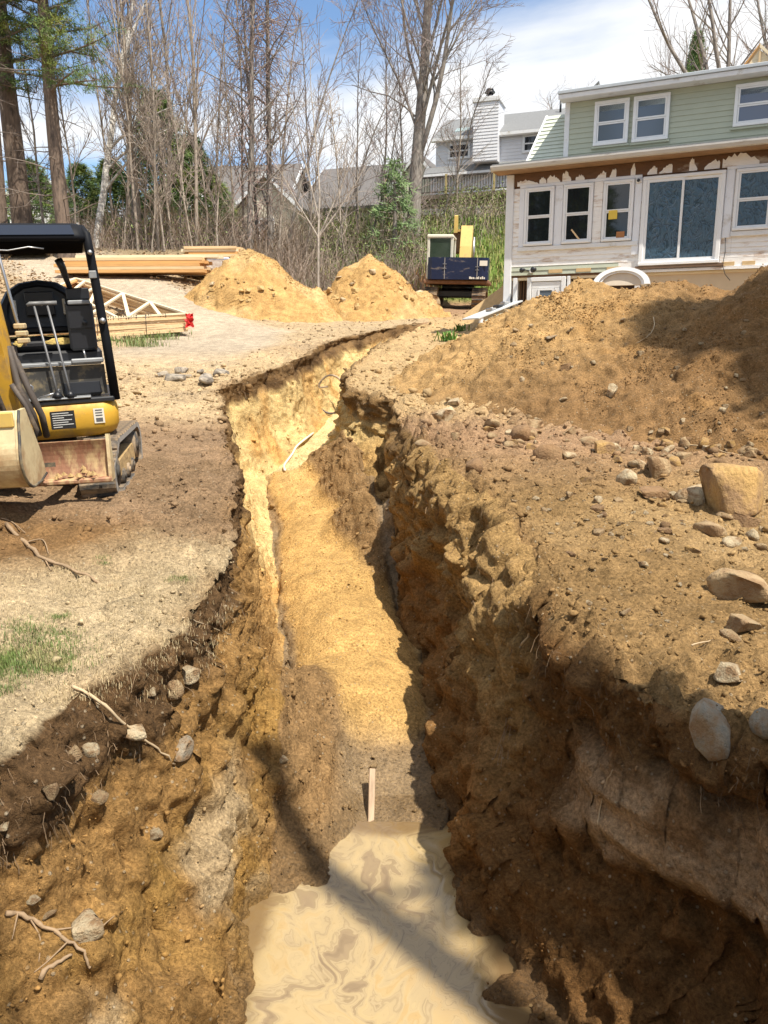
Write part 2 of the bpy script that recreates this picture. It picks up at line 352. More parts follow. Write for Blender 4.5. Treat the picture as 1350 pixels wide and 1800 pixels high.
# excavated heap of loose brown soil at the far left foreground
hp = np.exp(-(((X+2.9)/1.0)**2+((Y-5.45)/.62)**2)); Z += np.where(zone[None, :] == 0, hp*.16+np.clip(hp, 0, 1)*.10*fbm(X, Y, X*0, .22, 3, 19), 0)
P = np.stack([X, Y, Z], -1)
def normals(P):
    a = np.gradient(P, axis=1); b = np.gradient(P, axis=0); n = np.cross(a, b); n /= np.linalg.norm(n, axis=-1, keepdims=True)+1e-9; return n
N = normals(P)
isw = ((zone == 1) | (zone == 3))[None, :]; isf = (zone == 2)[None, :]
# breakup: blend amplitudes across the zones so the sheet stays whole
def soft(mask_cols, k=9):
    m = mask_cols.astype(float); ker = np.ones(k)/k; return np.convolve(np.pad(m, k, mode='edge'), ker, 'same')[k:-k][None, :]
aw = soft((zone == 1) | (zone == 3)); af = soft(zone == 2); ag = soft((zone == 0) | (zone == 4))
near = 1-sstep(14, 30, Y)
sandm = np.zeros_like(X); sandm[:, c1:c2] = sstep(.03, .12, sand)*(1-sstep(.05, .2, np.maximum(sR, 0)+sL))
tw = tro[:, None]
d1 = fbm(X, Y, Z, .75, 3, 40); d2 = fbm(X, Y, Z, .24, 4, 41, .55); d3 = fbm(X, Y, Z, .075, 3, 42, .6)
wv, wr_ = worley(X, Y, Z, .16, 60); lump = np.clip(.62-wv, 0, .6)*(.5+.5*wr_)
wv2, wr2 = worley(X, Y, Z, .065, 70); lump2 = np.clip(.6-wv2, 0, .6)*(.5+.5*wr2)
streak = fbm(X*1.0, Y, Z*.12, .10, 3, 47)
rough_g = .35+.65*sstep(-.1, .45, fbm(X, Y, X*0, 1.6, 3, 33)+.5*np.exp(-lip_d/.5)*near)
trod = np.where(zone[None, :] == 0, sstep(5.2, 6.2, Y)*(1-sstep(8.5, 10, Y)), 0)
clay = ((zone == 3)[None, :])*sstep(2.05, 2.3, Y)*(1-sstep(3.45, 3.8, Y+.15*d2))*np.clip(1-(np.abs(Z+2.14+.10*(Y-2.9)+.10*d1)/.30)**4, 0, 1)
tops = aw*(1-sstep(.30, .5, np.where(X < mid[:, None], zlL[:, None], zlR[:, None])-Z))*(1-sstep(9, 12, Y))
wv3, wr3 = worley(X, Y, Z, .33, 66); lump3 = np.clip(.62-wv3, 0, .6)*(.4+.6*wr3)
lfar = (X < mid[:, None])*sstep(5.8, 8, Y)
disp_w = .18*d1+.12*d2*(1-.6*lfar)+.048*d3*(1-.5*lfar)+(.15*lump+.055*lump2)*(1-.65*(X < mid[:, None])*sstep(5.2, 6.2, Y))*(1-.8*(X > mid[:, None]))+.05*streak*sstep(4, 5, Y)+(X > mid[:, None])*(.10*d2+.16*fbm(X*.3, Y, Z*.35, .55, 3, 49))
disp_g = (.05*d2+.036*d3+.14*lump*rough_g+.075*lump2)*rough_g*(1-.75*drv)*(1-.4*trod)+.008*d3
disp_g *= 1+1.3*(zone == 4)[None, :]*(1-sstep(8, 12, Y))+.35*(zone == 0)[None, :]*(1-sstep(8, 12, Y))
disp_g = disp_g*near+.035*d2*sstep(8, 11, Y)*(1-sstep(26, 32, Y))*(1-.6*drv)+far*.10*d1*(1-drv)
disp_f = (.05*d2+.03*d3+.09*lump+.035*lump2)*(1-sandm)+sandm*(.014*d2+.010*d3+.008*lump2)
muddy = sstep(4.3, 4.6, Y)*(1-sstep(5.2, 5.7, Y))
disp_f = disp_f*(1-.75*muddy*(1-sstep(.1, .3, np.concatenate([np.zeros((NY, c1)), sL+0*u, np.zeros((NY, NX-c2))], 1))))
disp_w = disp_w*(1-.9*clay)+.09*clay+(.20*lump3*tops+.10*lump2*tops)*(1-.8*(X > mid[:, None]))+.055*fbm(X, Y, Z, .2, 4, 88, .55, True)*(X > mid[:, None])
D = (aw*disp_w*tw+ag*disp_g+af*disp_f*tw)
P += N*D[..., None]
N = normals(P)
# ---- soil colours (albedo), alpha = wetness
C = np.zeros(P.shape[:2]+(4,))
def c3v(*c): return np.array(c, float)
def blend(C, c, m): C[..., :3] = C[..., :3]*(1-m[..., None])+c3v(*c)*m[..., None]
bigN = fbm(X, Y, Z, 1.4, 4, 91); midN = fbm(X, Y, Z, .35, 3, 92); smN = fbm(X, Y, Z, .12, 3, 93)
C[..., :3] = c3v(.32, .20, .115)
notr = (tro < .01)[:, None]
L, Rz = (zone == 0)[None, :] & (X < 1e9), ((zone == 4)[None, :] | notr & (zone > 0)[None, :]) & (X < 1e9)
mL, mR = L.astype(float), Rz.astype(float)
blend(C, (.46, .355, .215), mL*sstep(4.1, 3.0, lip_d+0*Y)*(1-sstep(5.2, 5.9, Y)))                  # dry bleached turf by the near left lip
blend(C, (.235, .135, .058), mL*np.clip(hp*2.6, 0, 1))                                              # dug over soil
blend(C, (.29, .19, .11), mL*sstep(5.2, 5.9, Y)*(1-sstep(8.6, 10.0, Y)))                          # trodden grey brown
blend(C, (.50, .365, .21), mL*sstep(8.6, 10.2, Y)*(1-sstep(15, 19, Y)))
blend(C, (.44, .325, .195), mL*sstep(15, 19, Y))
blend(C, (.33, .24, .15), mL*sstep(10.3, 11.3, Y)*(1-sstep(13.5, 15, Y))*sstep(0, .4, bigN)*.7)
blend(C, (.37, .27, .16), mL*sstep(20.5, 24, Y)*sstep(-4, -9, X)*.9)                                # leaf litter bank
blend(C, (.26, .20, .12), mL*sstep(30, 33, Y))
blend(C, (.19, .125, .07), mL*sstep(5.0, 5.6, Y)*(1-sstep(8.2, 10, Y))*sstep(.0, .45, bigN+.4*midN)*.7); blend(C, (.30, .23, .15), mL*sstep(9.5, 11, Y)*sstep(.05, .4, midN+.5*bigN)*.5); blend(C, (.44, .36, .265), drv*mL)
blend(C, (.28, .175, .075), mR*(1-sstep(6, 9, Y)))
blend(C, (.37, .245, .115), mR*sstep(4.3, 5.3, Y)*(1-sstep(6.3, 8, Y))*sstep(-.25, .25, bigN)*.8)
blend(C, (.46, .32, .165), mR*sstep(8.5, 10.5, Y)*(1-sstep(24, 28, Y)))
blend(C, (.12, .19, .035), np.maximum(mL*sstep(-7, -2, X), mR)*sstep(33.3, 34.5, Y)*(1-.35*sstep(-.1, .4, bigN)))   # grassy bank
blend(C, (.24, .14, .06), (mL+mR)*np.exp(-lip_d/.10)*sstep(-.3, .3, midN)*near*.6)
blend(C, (.11, .15, .035), mL*np.clip(1.5*np.exp(-(((X+2.15)/.5)**2+((Y-3.55)/.22)**2))-.35+.5*midN, 0, 1)*.8)
# walls
dep = np.clip((np.where(X < mid[:, None], zlL[:, None], zlR[:, None])-P[..., 2]), 0, 3)
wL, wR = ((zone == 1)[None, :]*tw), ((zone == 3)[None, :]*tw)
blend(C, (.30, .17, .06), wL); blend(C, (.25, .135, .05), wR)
blend(C, (.32, .185, .055), wL*(1-sstep(4.6, 6, Y))*sstep(-.3, .3, midN)*sstep(.5, .9, dep))
blend(C, (.68, .49, .22), wL*sstep(6.2, 8.8, Y+.5*bigN)*sstep(.22, .40, dep+.12*midN)*(1-.55*sstep(.05, .5, bigN)))
blend(C, (.56, .31, .10), wL*sstep(6, 8, Y)*sstep(.2, .38, dep+.1*midN)*sstep(.0, .45, fbm(X, Y, Z*.3, .6, 3, 95))*.8)
blend(C, (.115, .066, .03), wL*(1-sstep(.24, .42, dep+.14*midN+.06*smN)))
blend(C, (.25, .15, .065), wL*(1-sstep(.24, .42, dep+.14*midN))*sstep(6.5, 8, Y)*sstep(-.2, .3, midN)*.7)
blend(C, (.41, .26, .105), wR*sstep(3.7, 4.6, Y)*(1-sstep(.7, 1.3, dep+.4*midN))*.9); blend(C, (.42, .255, .085), wR*sstep(5.4, 6.5, Y)*sstep(-.2, .4, bigN)*.6)
blend(C, (.52, .37, .16), wR*sstep(10.4, 11.2, Y)*sstep(.3, .45, dep))
blend(C, (.13, .075, .034), wR*(1-sstep(.18, .34, dep+.15*midN))*.75*(1-sstep(3.9, 4.6, Y)*(1-sstep(7.5, 9, Y))*.8)); blend(C, (.17, .085, .03), wR*(1-sstep(3.8, 4.6, Y))*.8)  # dark topsoil; near right wall colour lowered to deepen its shade
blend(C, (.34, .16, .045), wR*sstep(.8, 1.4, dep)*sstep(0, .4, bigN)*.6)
blend(C, (.46, .35, .21), wL*(1-sstep(3.8, 4.8, Y))*sstep(.05, .4, fbm(X, Y, Z, .5, 4, 97))*sstep(.6, 1.0, dep)*.75)
blend(C, (.44, .30, .175), clay*tw*(1-.75*sstep(.08, .3, fbm(X, Y*.5+Z, Z-Y*.5, .35, 4, 99))))
# floor
fl = (zone == 2)[None, :]*tw
blend(C, (.28, .17, .075), fl); blend(C, (.62, .47, .235), fl*sstep(11.6, 13, Y))
blend(C, (.56, .345, .125), sandm*fl); blend(C, (.60, .40, .17), sandm*fl*sstep(0, .5, bigN)*.5)
wet = fl*(1-sstep(.0, .08, np.concatenate([np.zeros((NY, c1)), sand*0+sL+sand*.6, np.zeros((NY, NX-c2))], 1)))*(1-sstep(9.5, 11.5, Y))
wet = np.maximum(wet, fl*muddy*1.0*(1-sstep(.06, .30, np.concatenate([np.zeros((NY, c1)), sL+0*u, np.zeros((NY, NX-c2))], 1))))
blend(C, (.265, .185, .10), wet*.9)
wl2 = np.clip(1-np.abs(P[..., 2]-WATER_Z-.04)/.12, 0, 1)*(Y < 5)*(zone > 0)*(zone < 4)
blend(C, (.15, .09, .035), wl2*.6)
C[..., 3] = np.clip(np.maximum(wet*.95, wl2*.7), 0, 1)
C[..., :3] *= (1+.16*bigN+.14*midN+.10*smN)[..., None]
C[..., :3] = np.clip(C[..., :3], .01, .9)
idx = np.arange(NY*NX).reshape(NY, NX)
quads = np.stack([idx[:-1, :-1], idx[:-1, 1:], idx[1:, 1:], idx[1:, :-1]], -1)      # (NY-1, NX-1, 4)
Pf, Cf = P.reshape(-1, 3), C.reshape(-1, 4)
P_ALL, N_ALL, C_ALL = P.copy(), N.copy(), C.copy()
_e = lambda a, ax: np.linalg.norm(np.gradient(a, axis=ax), axis=-1)
area_w = _e(P, 0)*_e(P, 1)
def sub_mesh(name, mask, kind='structure'):
    F = quads[mask]; used, inv = np.unique(F.ravel(), return_inverse=True)
    me = np_mesh(name, Pf[used], inv.reshape(-1, 4), [SOIL], Cf[used])
    # keep the normals of the whole sheet so the pieces meet without a seam
    nn = N.reshape(-1, 3)[used]
    me.normals_split_custom_set_from_vertices(nn.tolist() if len(nn) < 1 else [tuple(v) for v in nn.tolist()])
    return tag(link(name, me), kind=kind)
zc_ = zone[:-1]; inT = (YS[:-1] > .3) & (YS[:-1] < 24)
mT = inT[:, None] & ((zone[:-1] >= 1) & (zone[:-1] <= 3) | (zone[1:] == 1))[None, :]
mS = mT & (sandm[:-1, :-1] > .5) & (zone[:-1] == 2)[None, :]
mD = (~mT) & (drv[:-1, :-1] > .55)
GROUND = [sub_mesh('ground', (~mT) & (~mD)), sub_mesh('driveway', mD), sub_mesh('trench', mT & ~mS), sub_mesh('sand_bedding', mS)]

# ------------------------------------------------------------------ spoil heaps
def heap_field(X, Y, cones, k=.16):
    s = 0
    for (cx, cy, top, slope, rnd_) in cones:
        d = np.sqrt((X-cx)**2+(Y-cy)**2+rnd_**2)-rnd_
        s = s+np.exp((top-slope*d)/k)
    return k*np.log(s+1e-30)
HEAP = [(3.38, 13.0, 1.02, .53, .25), (4.62, 12.4, .97, .56, .4), (5.2, 10.7, .95, .80, .35), (6.7, 11.1, 1.85, .82, .4), (2.78, 14.5, .78, .68, .35), (5.8, 13.2, .9, .6, .5), (2.75, 16.1, .15, 1.0, .3), (8.8, 11.6, 1.9, .85, .5)]
def heap_obj(name, x0, x1, y0, y1, nx, ny, cones, seed, colfn, rough, label, cat, k=.16):
    gx = np.linspace(x0, x1, nx); gy = y0*(y1/y0)**np.linspace(0, 1, ny); X, Y = np.meshgrid(gx, gy); X = X.astype(float); Y = Y.astype(float)
    G = gz(X, Y)
    H = heap_field(X, Y, cones, k)+(.10+.16*(rough > 1.2))*fbm(X, Y, X*0, 1.1, 3, seed)+(.06+.14*(rough > 1.2))*fbm(X, Y, X*0, .5, 3, seed+3)
    e = H-G; Z = np.maximum(H, G-.7)
    P = np.stack([X, Y, Z], -1); N = normals(P)
    wv, wr = worley(X, Y, Z, .17*rough, seed+5); wv2, wr2 = worley(X, Y, Z, .07*rough, seed+9)
    D = (.17*fbm(X, Y, Z, .6, 4, seed+30)+.07*fbm(X, Y, Z, .22, 3, seed+33, .6, True))*(rough < 1.2)+.07*rough*fbm(X, Y, Z, .25*rough, 4, seed+1, .6)+.10*rough*np.clip(.6-wv, 0, .6)*(.45+.55*wr)+.05*rough*np.clip(.6-wv2, 0, .6)*(.5+.5*wr2)
    P += N*(D*sstep(-.05, .1, e))[..., None]
    C = np.zeros(P.shape[:2]+(4,)); colfn(C, X, Y, Z, e)
    C[..., :3] *= (1+.18*fbm(X, Y, Z, .8, 3, seed+20)+.16*fbm(X, Y, Z, .2, 3, seed+21))[..., None]; C[..., :3] = np.clip(C[..., :3], .01, .9)
    idx = np.arange(ny*nx).reshape(ny, nx); q = np.stack([idx[:-1, :-1], idx[:-1, 1:], idx[1:, 1:], idx[1:, :-1]], -1)
    keep = (e[:-1, :-1] > -.6) | (e[1:, 1:] > -.6)
    keep &= (X[:-1, :-1] > ip(Y[:-1, :-1], LIP_R)+.12) | (Y[:-1, :-1] > 19)
    F = q[keep]; used, inv = np.unique(F.ravel(), return_inverse=True)
    o = link(name, np_mesh(name, P.reshape(-1, 3)[used], inv.reshape(-1, 4), [SOIL], C.reshape(-1, 4)[used]))
    return tag(o, label, cat), P[e > .05], normals(P)[e > .05], C[e > .05]
def heap_col(C, X, Y, Z, e):
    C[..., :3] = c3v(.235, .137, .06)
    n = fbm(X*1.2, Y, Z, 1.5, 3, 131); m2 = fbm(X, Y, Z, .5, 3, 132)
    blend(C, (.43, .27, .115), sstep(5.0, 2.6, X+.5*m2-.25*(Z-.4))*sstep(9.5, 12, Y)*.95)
    blend(C, (.22, .12, .048), sstep(.1, .4, n)*.75*sstep(3, 4.5, X))
    blend(C, (.36, .20, .07), sstep(.2, .5, m2)*.4)
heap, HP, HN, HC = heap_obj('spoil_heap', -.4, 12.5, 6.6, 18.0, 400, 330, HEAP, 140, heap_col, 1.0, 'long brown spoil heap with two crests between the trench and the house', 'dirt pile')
def pile_col(C, X, Y, Z, e):
    C[..., :3] = c3v(.48, .295, .115)
    blend(C, (.58, .40, .19), sstep(0, .4, fbm(X, Y, Z, .9, 3, 151))*.7)
PILE1, P1P, P1N, P1C = heap_obj('sand_pile', -8.2, -1.0, 20, 29.5, 150, 140, [(-4.3, 25.7, 3.05, 1.15, .5), (-3.6, 25.6, 2.6, 1.15, .4), (-2.9, 25.6, 1.95, 1.0, .3), (-5.1, 25.5, 2.3, 1.1, .3), (-6.0, 25.6, 1.8, .8, .3), (-2.2, 25.9, 1.8, .8, .3), (-3.3, 24.6, 1.5, .9, .2), (-4.9, 24.7, 1.65, .9, .2)], 160, pile_col, 1.6, 'tall rounded tan sand pile beside the stacked lumber', 'dirt pile')
PILE2, P2P, P2N, P2C = heap_obj('sand_pile', -3.4, 2.8, 22, 31, 150, 140, [(-.55, 26.9, 2.95, 1.15, .45), (.05, 26.7, 2.5, 1.15, .35), (.65, 26.7, 1.9, 1.0, .3), (-1.3, 26.7, 2.3, 1.1, .3), (-2.0, 26.6, 1.9, .9, .3), (1.3, 26.6, 1.55, .8, .3), (-.2, 25.7, 1.7, .9, .2), (.6, 25.8, 1.5, .9, .2)], 170, pile_col, 1.7, 'stony tan sand pile left of the blue excavator', 'dirt pile')

# ------------------------------------------------------------------ muddy water
def water_material():
    m = bpy.data.materials.new('muddy_water'); m.use_nodes = True; t = m.node_tree; p = t.nodes['Principled BSDF']
    g = nd(t, 'ShaderNodeNewGeometry'); pos = g.outputs['Position']
    n1 = nd(t, 'ShaderNodeTexNoise'); n1.inputs['Scale'].default_value = 1.3; n1.inputs['Detail'].default_value = 2.5; n1.inputs['Distortion'].default_value = 1.8; t.links.new(pos, n1.inputs['Vector'])
    vm = nd(t, 'ShaderNodeVectorMath', operation='MULTIPLY_ADD'); vm.inputs[1].default_value = (1.1, 1.1, 0); t.links.new(n1.outputs['Color'], vm.inputs[0]); t.links.new(pos, vm.inputs[2])
    n2 = nd(t, 'ShaderNodeTexNoise'); n2.inputs['Scale'].default_value = 1.5; n2.inputs['Detail'].default_value = 8; n2.inputs['Roughness'].default_value = .5; n2.inputs['Distortion'].default_value = 1.6; t.links.new(vm.outputs[0], n2.inputs['Vector'])
    wv = nd(t, 'ShaderNodeTexWave'); wv.inputs['Scale'].default_value = 2.2; wv.inputs['Distortion'].default_value = 9; wv.inputs['Detail'].default_value = 4; wv.inputs['Detail Scale'].default_value = 1.4; t.links.new(vm.outputs[0], wv.inputs['Vector'])
    n3 = nd(t, 'ShaderNodeTexNoise'); n3.inputs['Scale'].default_value = .9; n3.inputs['Detail'].default_value = 3; t.links.new(pos, n3.inputs['Vector'])
    ad = nd(t, 'ShaderNodeMath', operation='MULTIPLY_ADD'); ad.inputs[1].default_value = .16; t.links.new(wv.outputs[0], ad.inputs[0]); t.links.new(n2.outputs[0], ad.inputs[2])
    r = nd(t, 'ShaderNodeValToRGB'); e = r.color_ramp.elements
    e[0].position = .30; e[0].color = (.17, .115, .06, 1); e[1].position = .42; e[1].color = (.26, .185, .10, 1)
    for ps, cc in ((.46, (.27, .195, .10, 1)), (.50, (.37, .28, .15, 1)), (.525, (.30, .22, .115, 1)), (.55, (.36, .27, .14, 1)), (.66, (.39, .29, .145, 1)), (.80, (.38, .26, .11, 1))):
        x = e.new(ps); x.color = cc
    t.links.new(ad.outputs[0], r.inputs[0])
    # bubbles of froth: little pale and dark cells
    vo = nd(t, 'ShaderNodeTexVoronoi'); vo.inputs['Scale'].default_value = 34; t.links.new(vm.outputs[0], vo.inputs['Vector'])
    rr = nd(t, 'ShaderNodeMapRange'); rr.inputs[1].default_value = .04; rr.inputs[2].default_value = .12; rr.inputs[3].default_value = .6; rr.inputs[4].default_value = 1; t.links.new(vo.outputs['Distance'], rr.inputs[0])
    r3 = nd(t, 'ShaderNodeMapRange'); r3.inputs[1].default_value = .50; r3.inputs[2].default_value = .62; r3.inputs[4].default_value = .42; t.links.new(n3.outputs[0], r3.inputs[0])
    x3 = nd(t, 'ShaderNodeMixRGB'); x3.inputs[2].default_value = (.25, .175, .095, 1); t.links.new(r3.outputs[0], x3.inputs[0]); t.links.new(r.outputs[0], x3.inputs[1]); r = x3
    # contour lines of the swirls
    pp = nd(t, 'ShaderNodeMath', operation='MULTIPLY'); pp.inputs[1].default_value = 26; t.links.new(ad.outputs[0], pp.inputs[0])
    pg = nd(t, 'ShaderNodeMath', operation='PINGPONG'); pg.inputs[1].default_value = 1; t.links.new(pp.outputs[0], pg.inputs[0])
    pr = nd(t, 'ShaderNodeMapRange'); pr.inputs[1].default_value = .0; pr.inputs[2].default_value = .22; pr.inputs[3].default_value = .62; pr.inputs[4].default_value = 1; t.links.new(pg.outputs[0], pr.inputs[0])
    xl = nd(t, 'ShaderNodeMixRGB', blend_type='MULTIPLY'); t.links.new(r3.outputs[0], xl.inputs[0]); t.links.new(r.outputs[0], xl.inputs[1]); t.links.new(pr.outputs[0], xl.inputs[2]); 
    mm_ = nd(t, 'ShaderNodeMath', operation='MULTIPLY_ADD'); mm_.inputs[1].default_value = .9; mm_.inputs[2].default_value = .25; t.links.new(r3.outputs[0], mm_.inputs[0]); t.links.new(mm_.outputs[0], xl.inputs[0])
    # muddy margin along the banks
    sh_n = nd(t, 'ShaderNodeAttribute', attribute_name='soil')
    xs = nd(t, 'ShaderNodeMixRGB'); xs.inputs[2].default_value = (.16, .10, .045, 1); t.links.new(sh_n.outputs['Alpha'], xs.inputs[0]); t.links.new(xl.outputs[0], xs.inputs[1]); r = xs
    x = nd(t, 'ShaderNodeMixRGB', blend_type='MULTIPLY'); x.inputs[0].default_value = .55; t.links.new(r.outputs[0], x.inputs[1]); t.links.new(rr.outputs[0], x.inputs[2])
    t.links.new(x.outputs[0], p.inputs['Base Color'])
    p.inputs['Roughness'].default_value = .14; p.inputs['Specular IOR Level'].default_value = .6
    b = nd(t, 'ShaderNodeBump'); b.inputs['Strength'].default_value = .35; b.inputs['Distance'].default_value = .01; t.links.new(ad.outputs[0], b.inputs['Height']); t.links.new(b.outputs[0], p.inputs['Normal'])
    return m
wy = np.linspace(.5, 4.75, 170); wx = np.linspace(-1.6, 1.6, 130); WX, WY = np.meshgrid(wx, wy)
WZ = WATER_Z+.006*fbm(WX, WY, WX*0, .3, 3, 5)
dsh = np.minimum(np.minimum(WX-ip(WY, FLO_L), ip(WY, FLO_R)-WX), (4.66-WY)*1.2)+.16*fbm(WX, WY, WX*0, .35, 4, 7)
shore = .85*sstep(.06, -.06, dsh)+.5*np.exp(-((dsh-.16)/.03)**2)*0
ii = np.arange(WX.size).reshape(WX.shape); wq = np.stack([ii[:-1, :-1], ii[:-1, 1:], ii[1:, 1:], ii[1:, :-1]], -1).reshape(-1, 4)
tag(link('water', np_mesh('water', np.stack([WX, WY, WZ], -1).reshape(-1, 3), wq, [water_material()], np.c_[np.zeros((WX.size, 3)), shore.ravel()])), kind='structure')
bpy.context.view_layer.update()
DG = bpy.context.evaluated_depsgraph_get()
CP = R(12)
def ray_dir(px, py):
    u, v = (px-675)/1350, (900-py)/1350
    return Vector((u, math.cos(CP)+v*math.sin(CP), -math.sin(CP)+v*math.cos(CP))).normalized()
def surf(px, py, objs=None):
    """the point of the ground or heaps seen at photo pixel (px, py), with its normal"""
    d = ray_dir(px, py); best = None
    for o in (objs or GROUND+[heap, PILE1, PILE2]):
        ok, loc, nor, _ = o.ray_cast(Vector((0, 0, 0)), d)
        if ok and (best is None or loc.length < best[0].length): best = (loc.copy(), nor.copy())
    return best if best else (d*30, Vector((0, 0, 1)))
def drop(x, y, objs=None):
    """ground point below (x, y)"""
    best = None
    for o in (objs or GROUND+[heap, PILE1, PILE2]):
        ok, loc, nor, _ = o.ray_cast(Vector((x, y, 40)), Vector((0, 0, -1)))
        if ok and (best is None or loc.z > best.z): best = loc.copy()
    return best if best else Vector((x, y, float(gz(x, y))))
# ------------------------------------------------------------------ materials for building work
M_white = mat('white_paint', (.72, .73, .74), .45, var=.05, vscale=5, dirt=(.48, .44, .38), dscale=2.2, damt=.12, bump=.02, bscale=40)
M_vinyl = mat('white_vinyl', (.78, .79, .80), .38, var=.03, vscale=4)
M_peel = mat('peeling_paint', (.84, .82, .79), .6, var=.06, vscale=9, dirt=(.50, .36, .26), dscale=3.2, damt=.28, bump=.12, bscale=25, stretch=(.55, 1, 2.2))
M_bare = mat('bare_wood', (.13, .065, .03), .75, var=.2, vscale=10, dirt=(.55, .50, .42), dscale=1.4, damt=.18, stretch=(.5, 1, 1.4), bump=.1)
M_green = mat('sage_siding', (.42, .45, .355), .5, var=.04, vscale=3)
M_greenL = mat('pale_sage_shingle', (.50, .54, .46), .6, var=.06, vscale=6)
M_roof = mat('grey_shingle', (.17, .175, .18), .85, var=.18, vscale=14, bump=.15, bscale=60)
M_gut = mat('weathered_fascia', (.52, .51, .49), .55, var=.08, vscale=6, dirt=(.12, .10, .085), dscale=1.6, damt=.30, stretch=(.5, 1, 3))
M_dark = mat('dark_void', (.012, .012, .013), .9)
M_trim = mat('primed_trim', (.76, .78, .82), .5, var=.04, vscale=3, dirt=(.55, .53, .5), dscale=2, damt=.1)
M_osb = mat('plywood', (.58, .41, .21), .7, var=.14, vscale=7, bump=.05, bscale=50, stretch=(1, 1, 3))
M_pine = mat('fresh_lumber', (.66, .47, .26), .65, var=.12, vscale=5, stretch=(.4, 4, 4), bump=.03)
M_pinepale = mat('pale_lumber', (.74, .62, .42), .6, var=.10, vscale=5, stretch=(.4, 4, 4), bump=.03)
M_pineor = mat('orange_lumber', (.60, .33, .12), .65, var=.14, vscale=5, stretch=(.4, 4, 4), bump=.03)
M_black = mat('black_metal', (.018, .02, .024), .35, var=.1, dirt=(.12, .09, .06), dscale=4, damt=.12)
M_metal = mat('bare_steel', (.42, .42, .42), .38, metal=.9, var=.1)
def glass_mat(name, color, wr=0, rough=.03, wsc=3):
    m = bpy.data.materials.new(name); m.use_nodes = True; t = m.node_tree; p = t.nodes['Principled BSDF']
    p.inputs['Base Color'].default_value = (*color, 1); p.inputs['Roughness'].default_value = rough; p.inputs['Specular IOR Level'].default_value = .75
    if wr:
        tcn = nd(t, 'ShaderNodeTexCoord'); mpn = nd(t, 'ShaderNodeMapping'); mpn.inputs['Scale'].default_value = (1, 1, .62); t.links.new(tcn.outputs['Object'], mpn.inputs[0])
        n = nd(t, 'ShaderNodeTexNoise'); n.inputs['Scale'].default_value = wsc; n.inputs['Detail'].default_value = 5; n.inputs['Distortion'].default_value = 1.2; t.links.new(mpn.outputs[0], n.inputs['Vector'])
        mm = nd(t, 'ShaderNodeMath', operation='SUBTRACT'); mm.inputs[1].default_value = .5; t.links.new(n.outputs[0], mm.inputs[0])
        ab = nd(t, 'ShaderNodeMath', operation='ABSOLUTE'); t.links.new(mm.outputs[0], ab.inputs[0])
        b = nd(t, 'ShaderNodeBump'); b.inputs['Strength'].default_value = wr; b.inputs['Distance'].default_value = .08; t.links.new(ab.outputs[0], b.inputs['Height']); t.links.new(b.outputs[0], p.inputs['Normal'])
        r = nd(t, 'ShaderNodeMapRange'); r.inputs[1].default_value = .004; r.inputs[2].default_value = .03; r.inputs[3].default_value = .35; r.inputs[4].default_value = 1; t.links.new(ab.outputs[0], r.inputs[0])
        x = nd(t, 'ShaderNodeMixRGB', blend_type='MULTIPLY'); x.inputs[0].default_value = 1; x.inputs[1].default_value = (*color, 1); t.links.new(r.outputs[0], x.inputs[2]); t.links.new(x.outputs[0], p.inputs['Base Color'])
    return m
M_glass = glass_mat('dark_window_glass', (.012, .015, .018))
M_film = glass_mat('wrinkled_film_on_glass', (.05, .095, .14), .5, .10, 6.5)
M_blue = glass_mat('blue_window_glass', (.10, .13, .20), 0, .08)
M_paleglass = glass_mat('pale_window_glass', (.12, .15, .19), 0, .10)  # paler grey-blue base colour than the dark panes

def window(parent, x0, x1, z0, z1, y, glass, fr=.06, frame_m=None, meet=True, depth=.06, film=None):
    """double hung window: frame with two sashes, each with its pane; outward is -y"""
    fm = frame_m or M_vinyl
    b = MB(); g = .004
    b.bbox((x0, y-depth, z1-fr), (x1, y, z1), .008); b.bbox((x0, y-depth-.02, z0), (x1, y, z0+fr), .008)
    b.bbox((x0, y-depth, z0+fr+g*0), (x0+fr, y, z1-fr), .008); b.bbox((x1-fr, y-depth, z0+fr), (x1, y, z1-fr), .008)
    w = b.build('window', fm, parent)
    xi0, xi1, zi0, zi1 = x0+fr+.003, x1-fr-.003, z0+fr+.003, z1-fr-.003
    zm = (zi0+zi1)/2; s = .032
    for (a, c, yy) in (((zm+.002), zi1, y-.03), (zi0, zm-.002, y-.018)) if meet else ((zi0, zi1, y-.03),):
        q = MB()
        q.box((xi0, yy-.022, c-s), (xi1, yy, c)); q.box((xi0, yy-.022, a), (xi1, yy, a+s))
        q.box((xi0, yy-.022, a+s), (xi0+s, yy, c-s)); q.box((xi1-s, yy-.022, a+s), (xi1, yy, c-s))
        q.build('sash', fm, w)
        MB().box((xi0+s, yy-.010, a+s), (xi1-s, yy-.004, c-s)).build('pane', film or glass, w)
    return w
def clapboards(parent, x0, x1, z0, z1, y, h, m, name='clapboard', proud=.022, seed=1, joints=()):
    rr = random.Random(seed); n = int(round((z1-z0)/h)); h = (z1-z0)/n
    cuts = [x0]+sorted(joints)+[x1]
    for i in range(n):
        za = z0+i*h
        for j in range(len(cuts)-1):
            d = rr.uniform(-.003, .003); a, c = cuts[j]+(.002 if j else 0), cuts[j+1]
            MB().prism([(y-proud+d, za-.012), (y, za-.012), (y, za+h-.002), (y-.007, za+h-.002)], a, c, 0).build(name, m, parent)

house = empty('house', 'sage green house under renovation with peeling white lower wall and wide sliding door', 'house', (2.95, 19.25, 0), (0, 0, math.atan2(-.431, .902)))
XE = 9.0
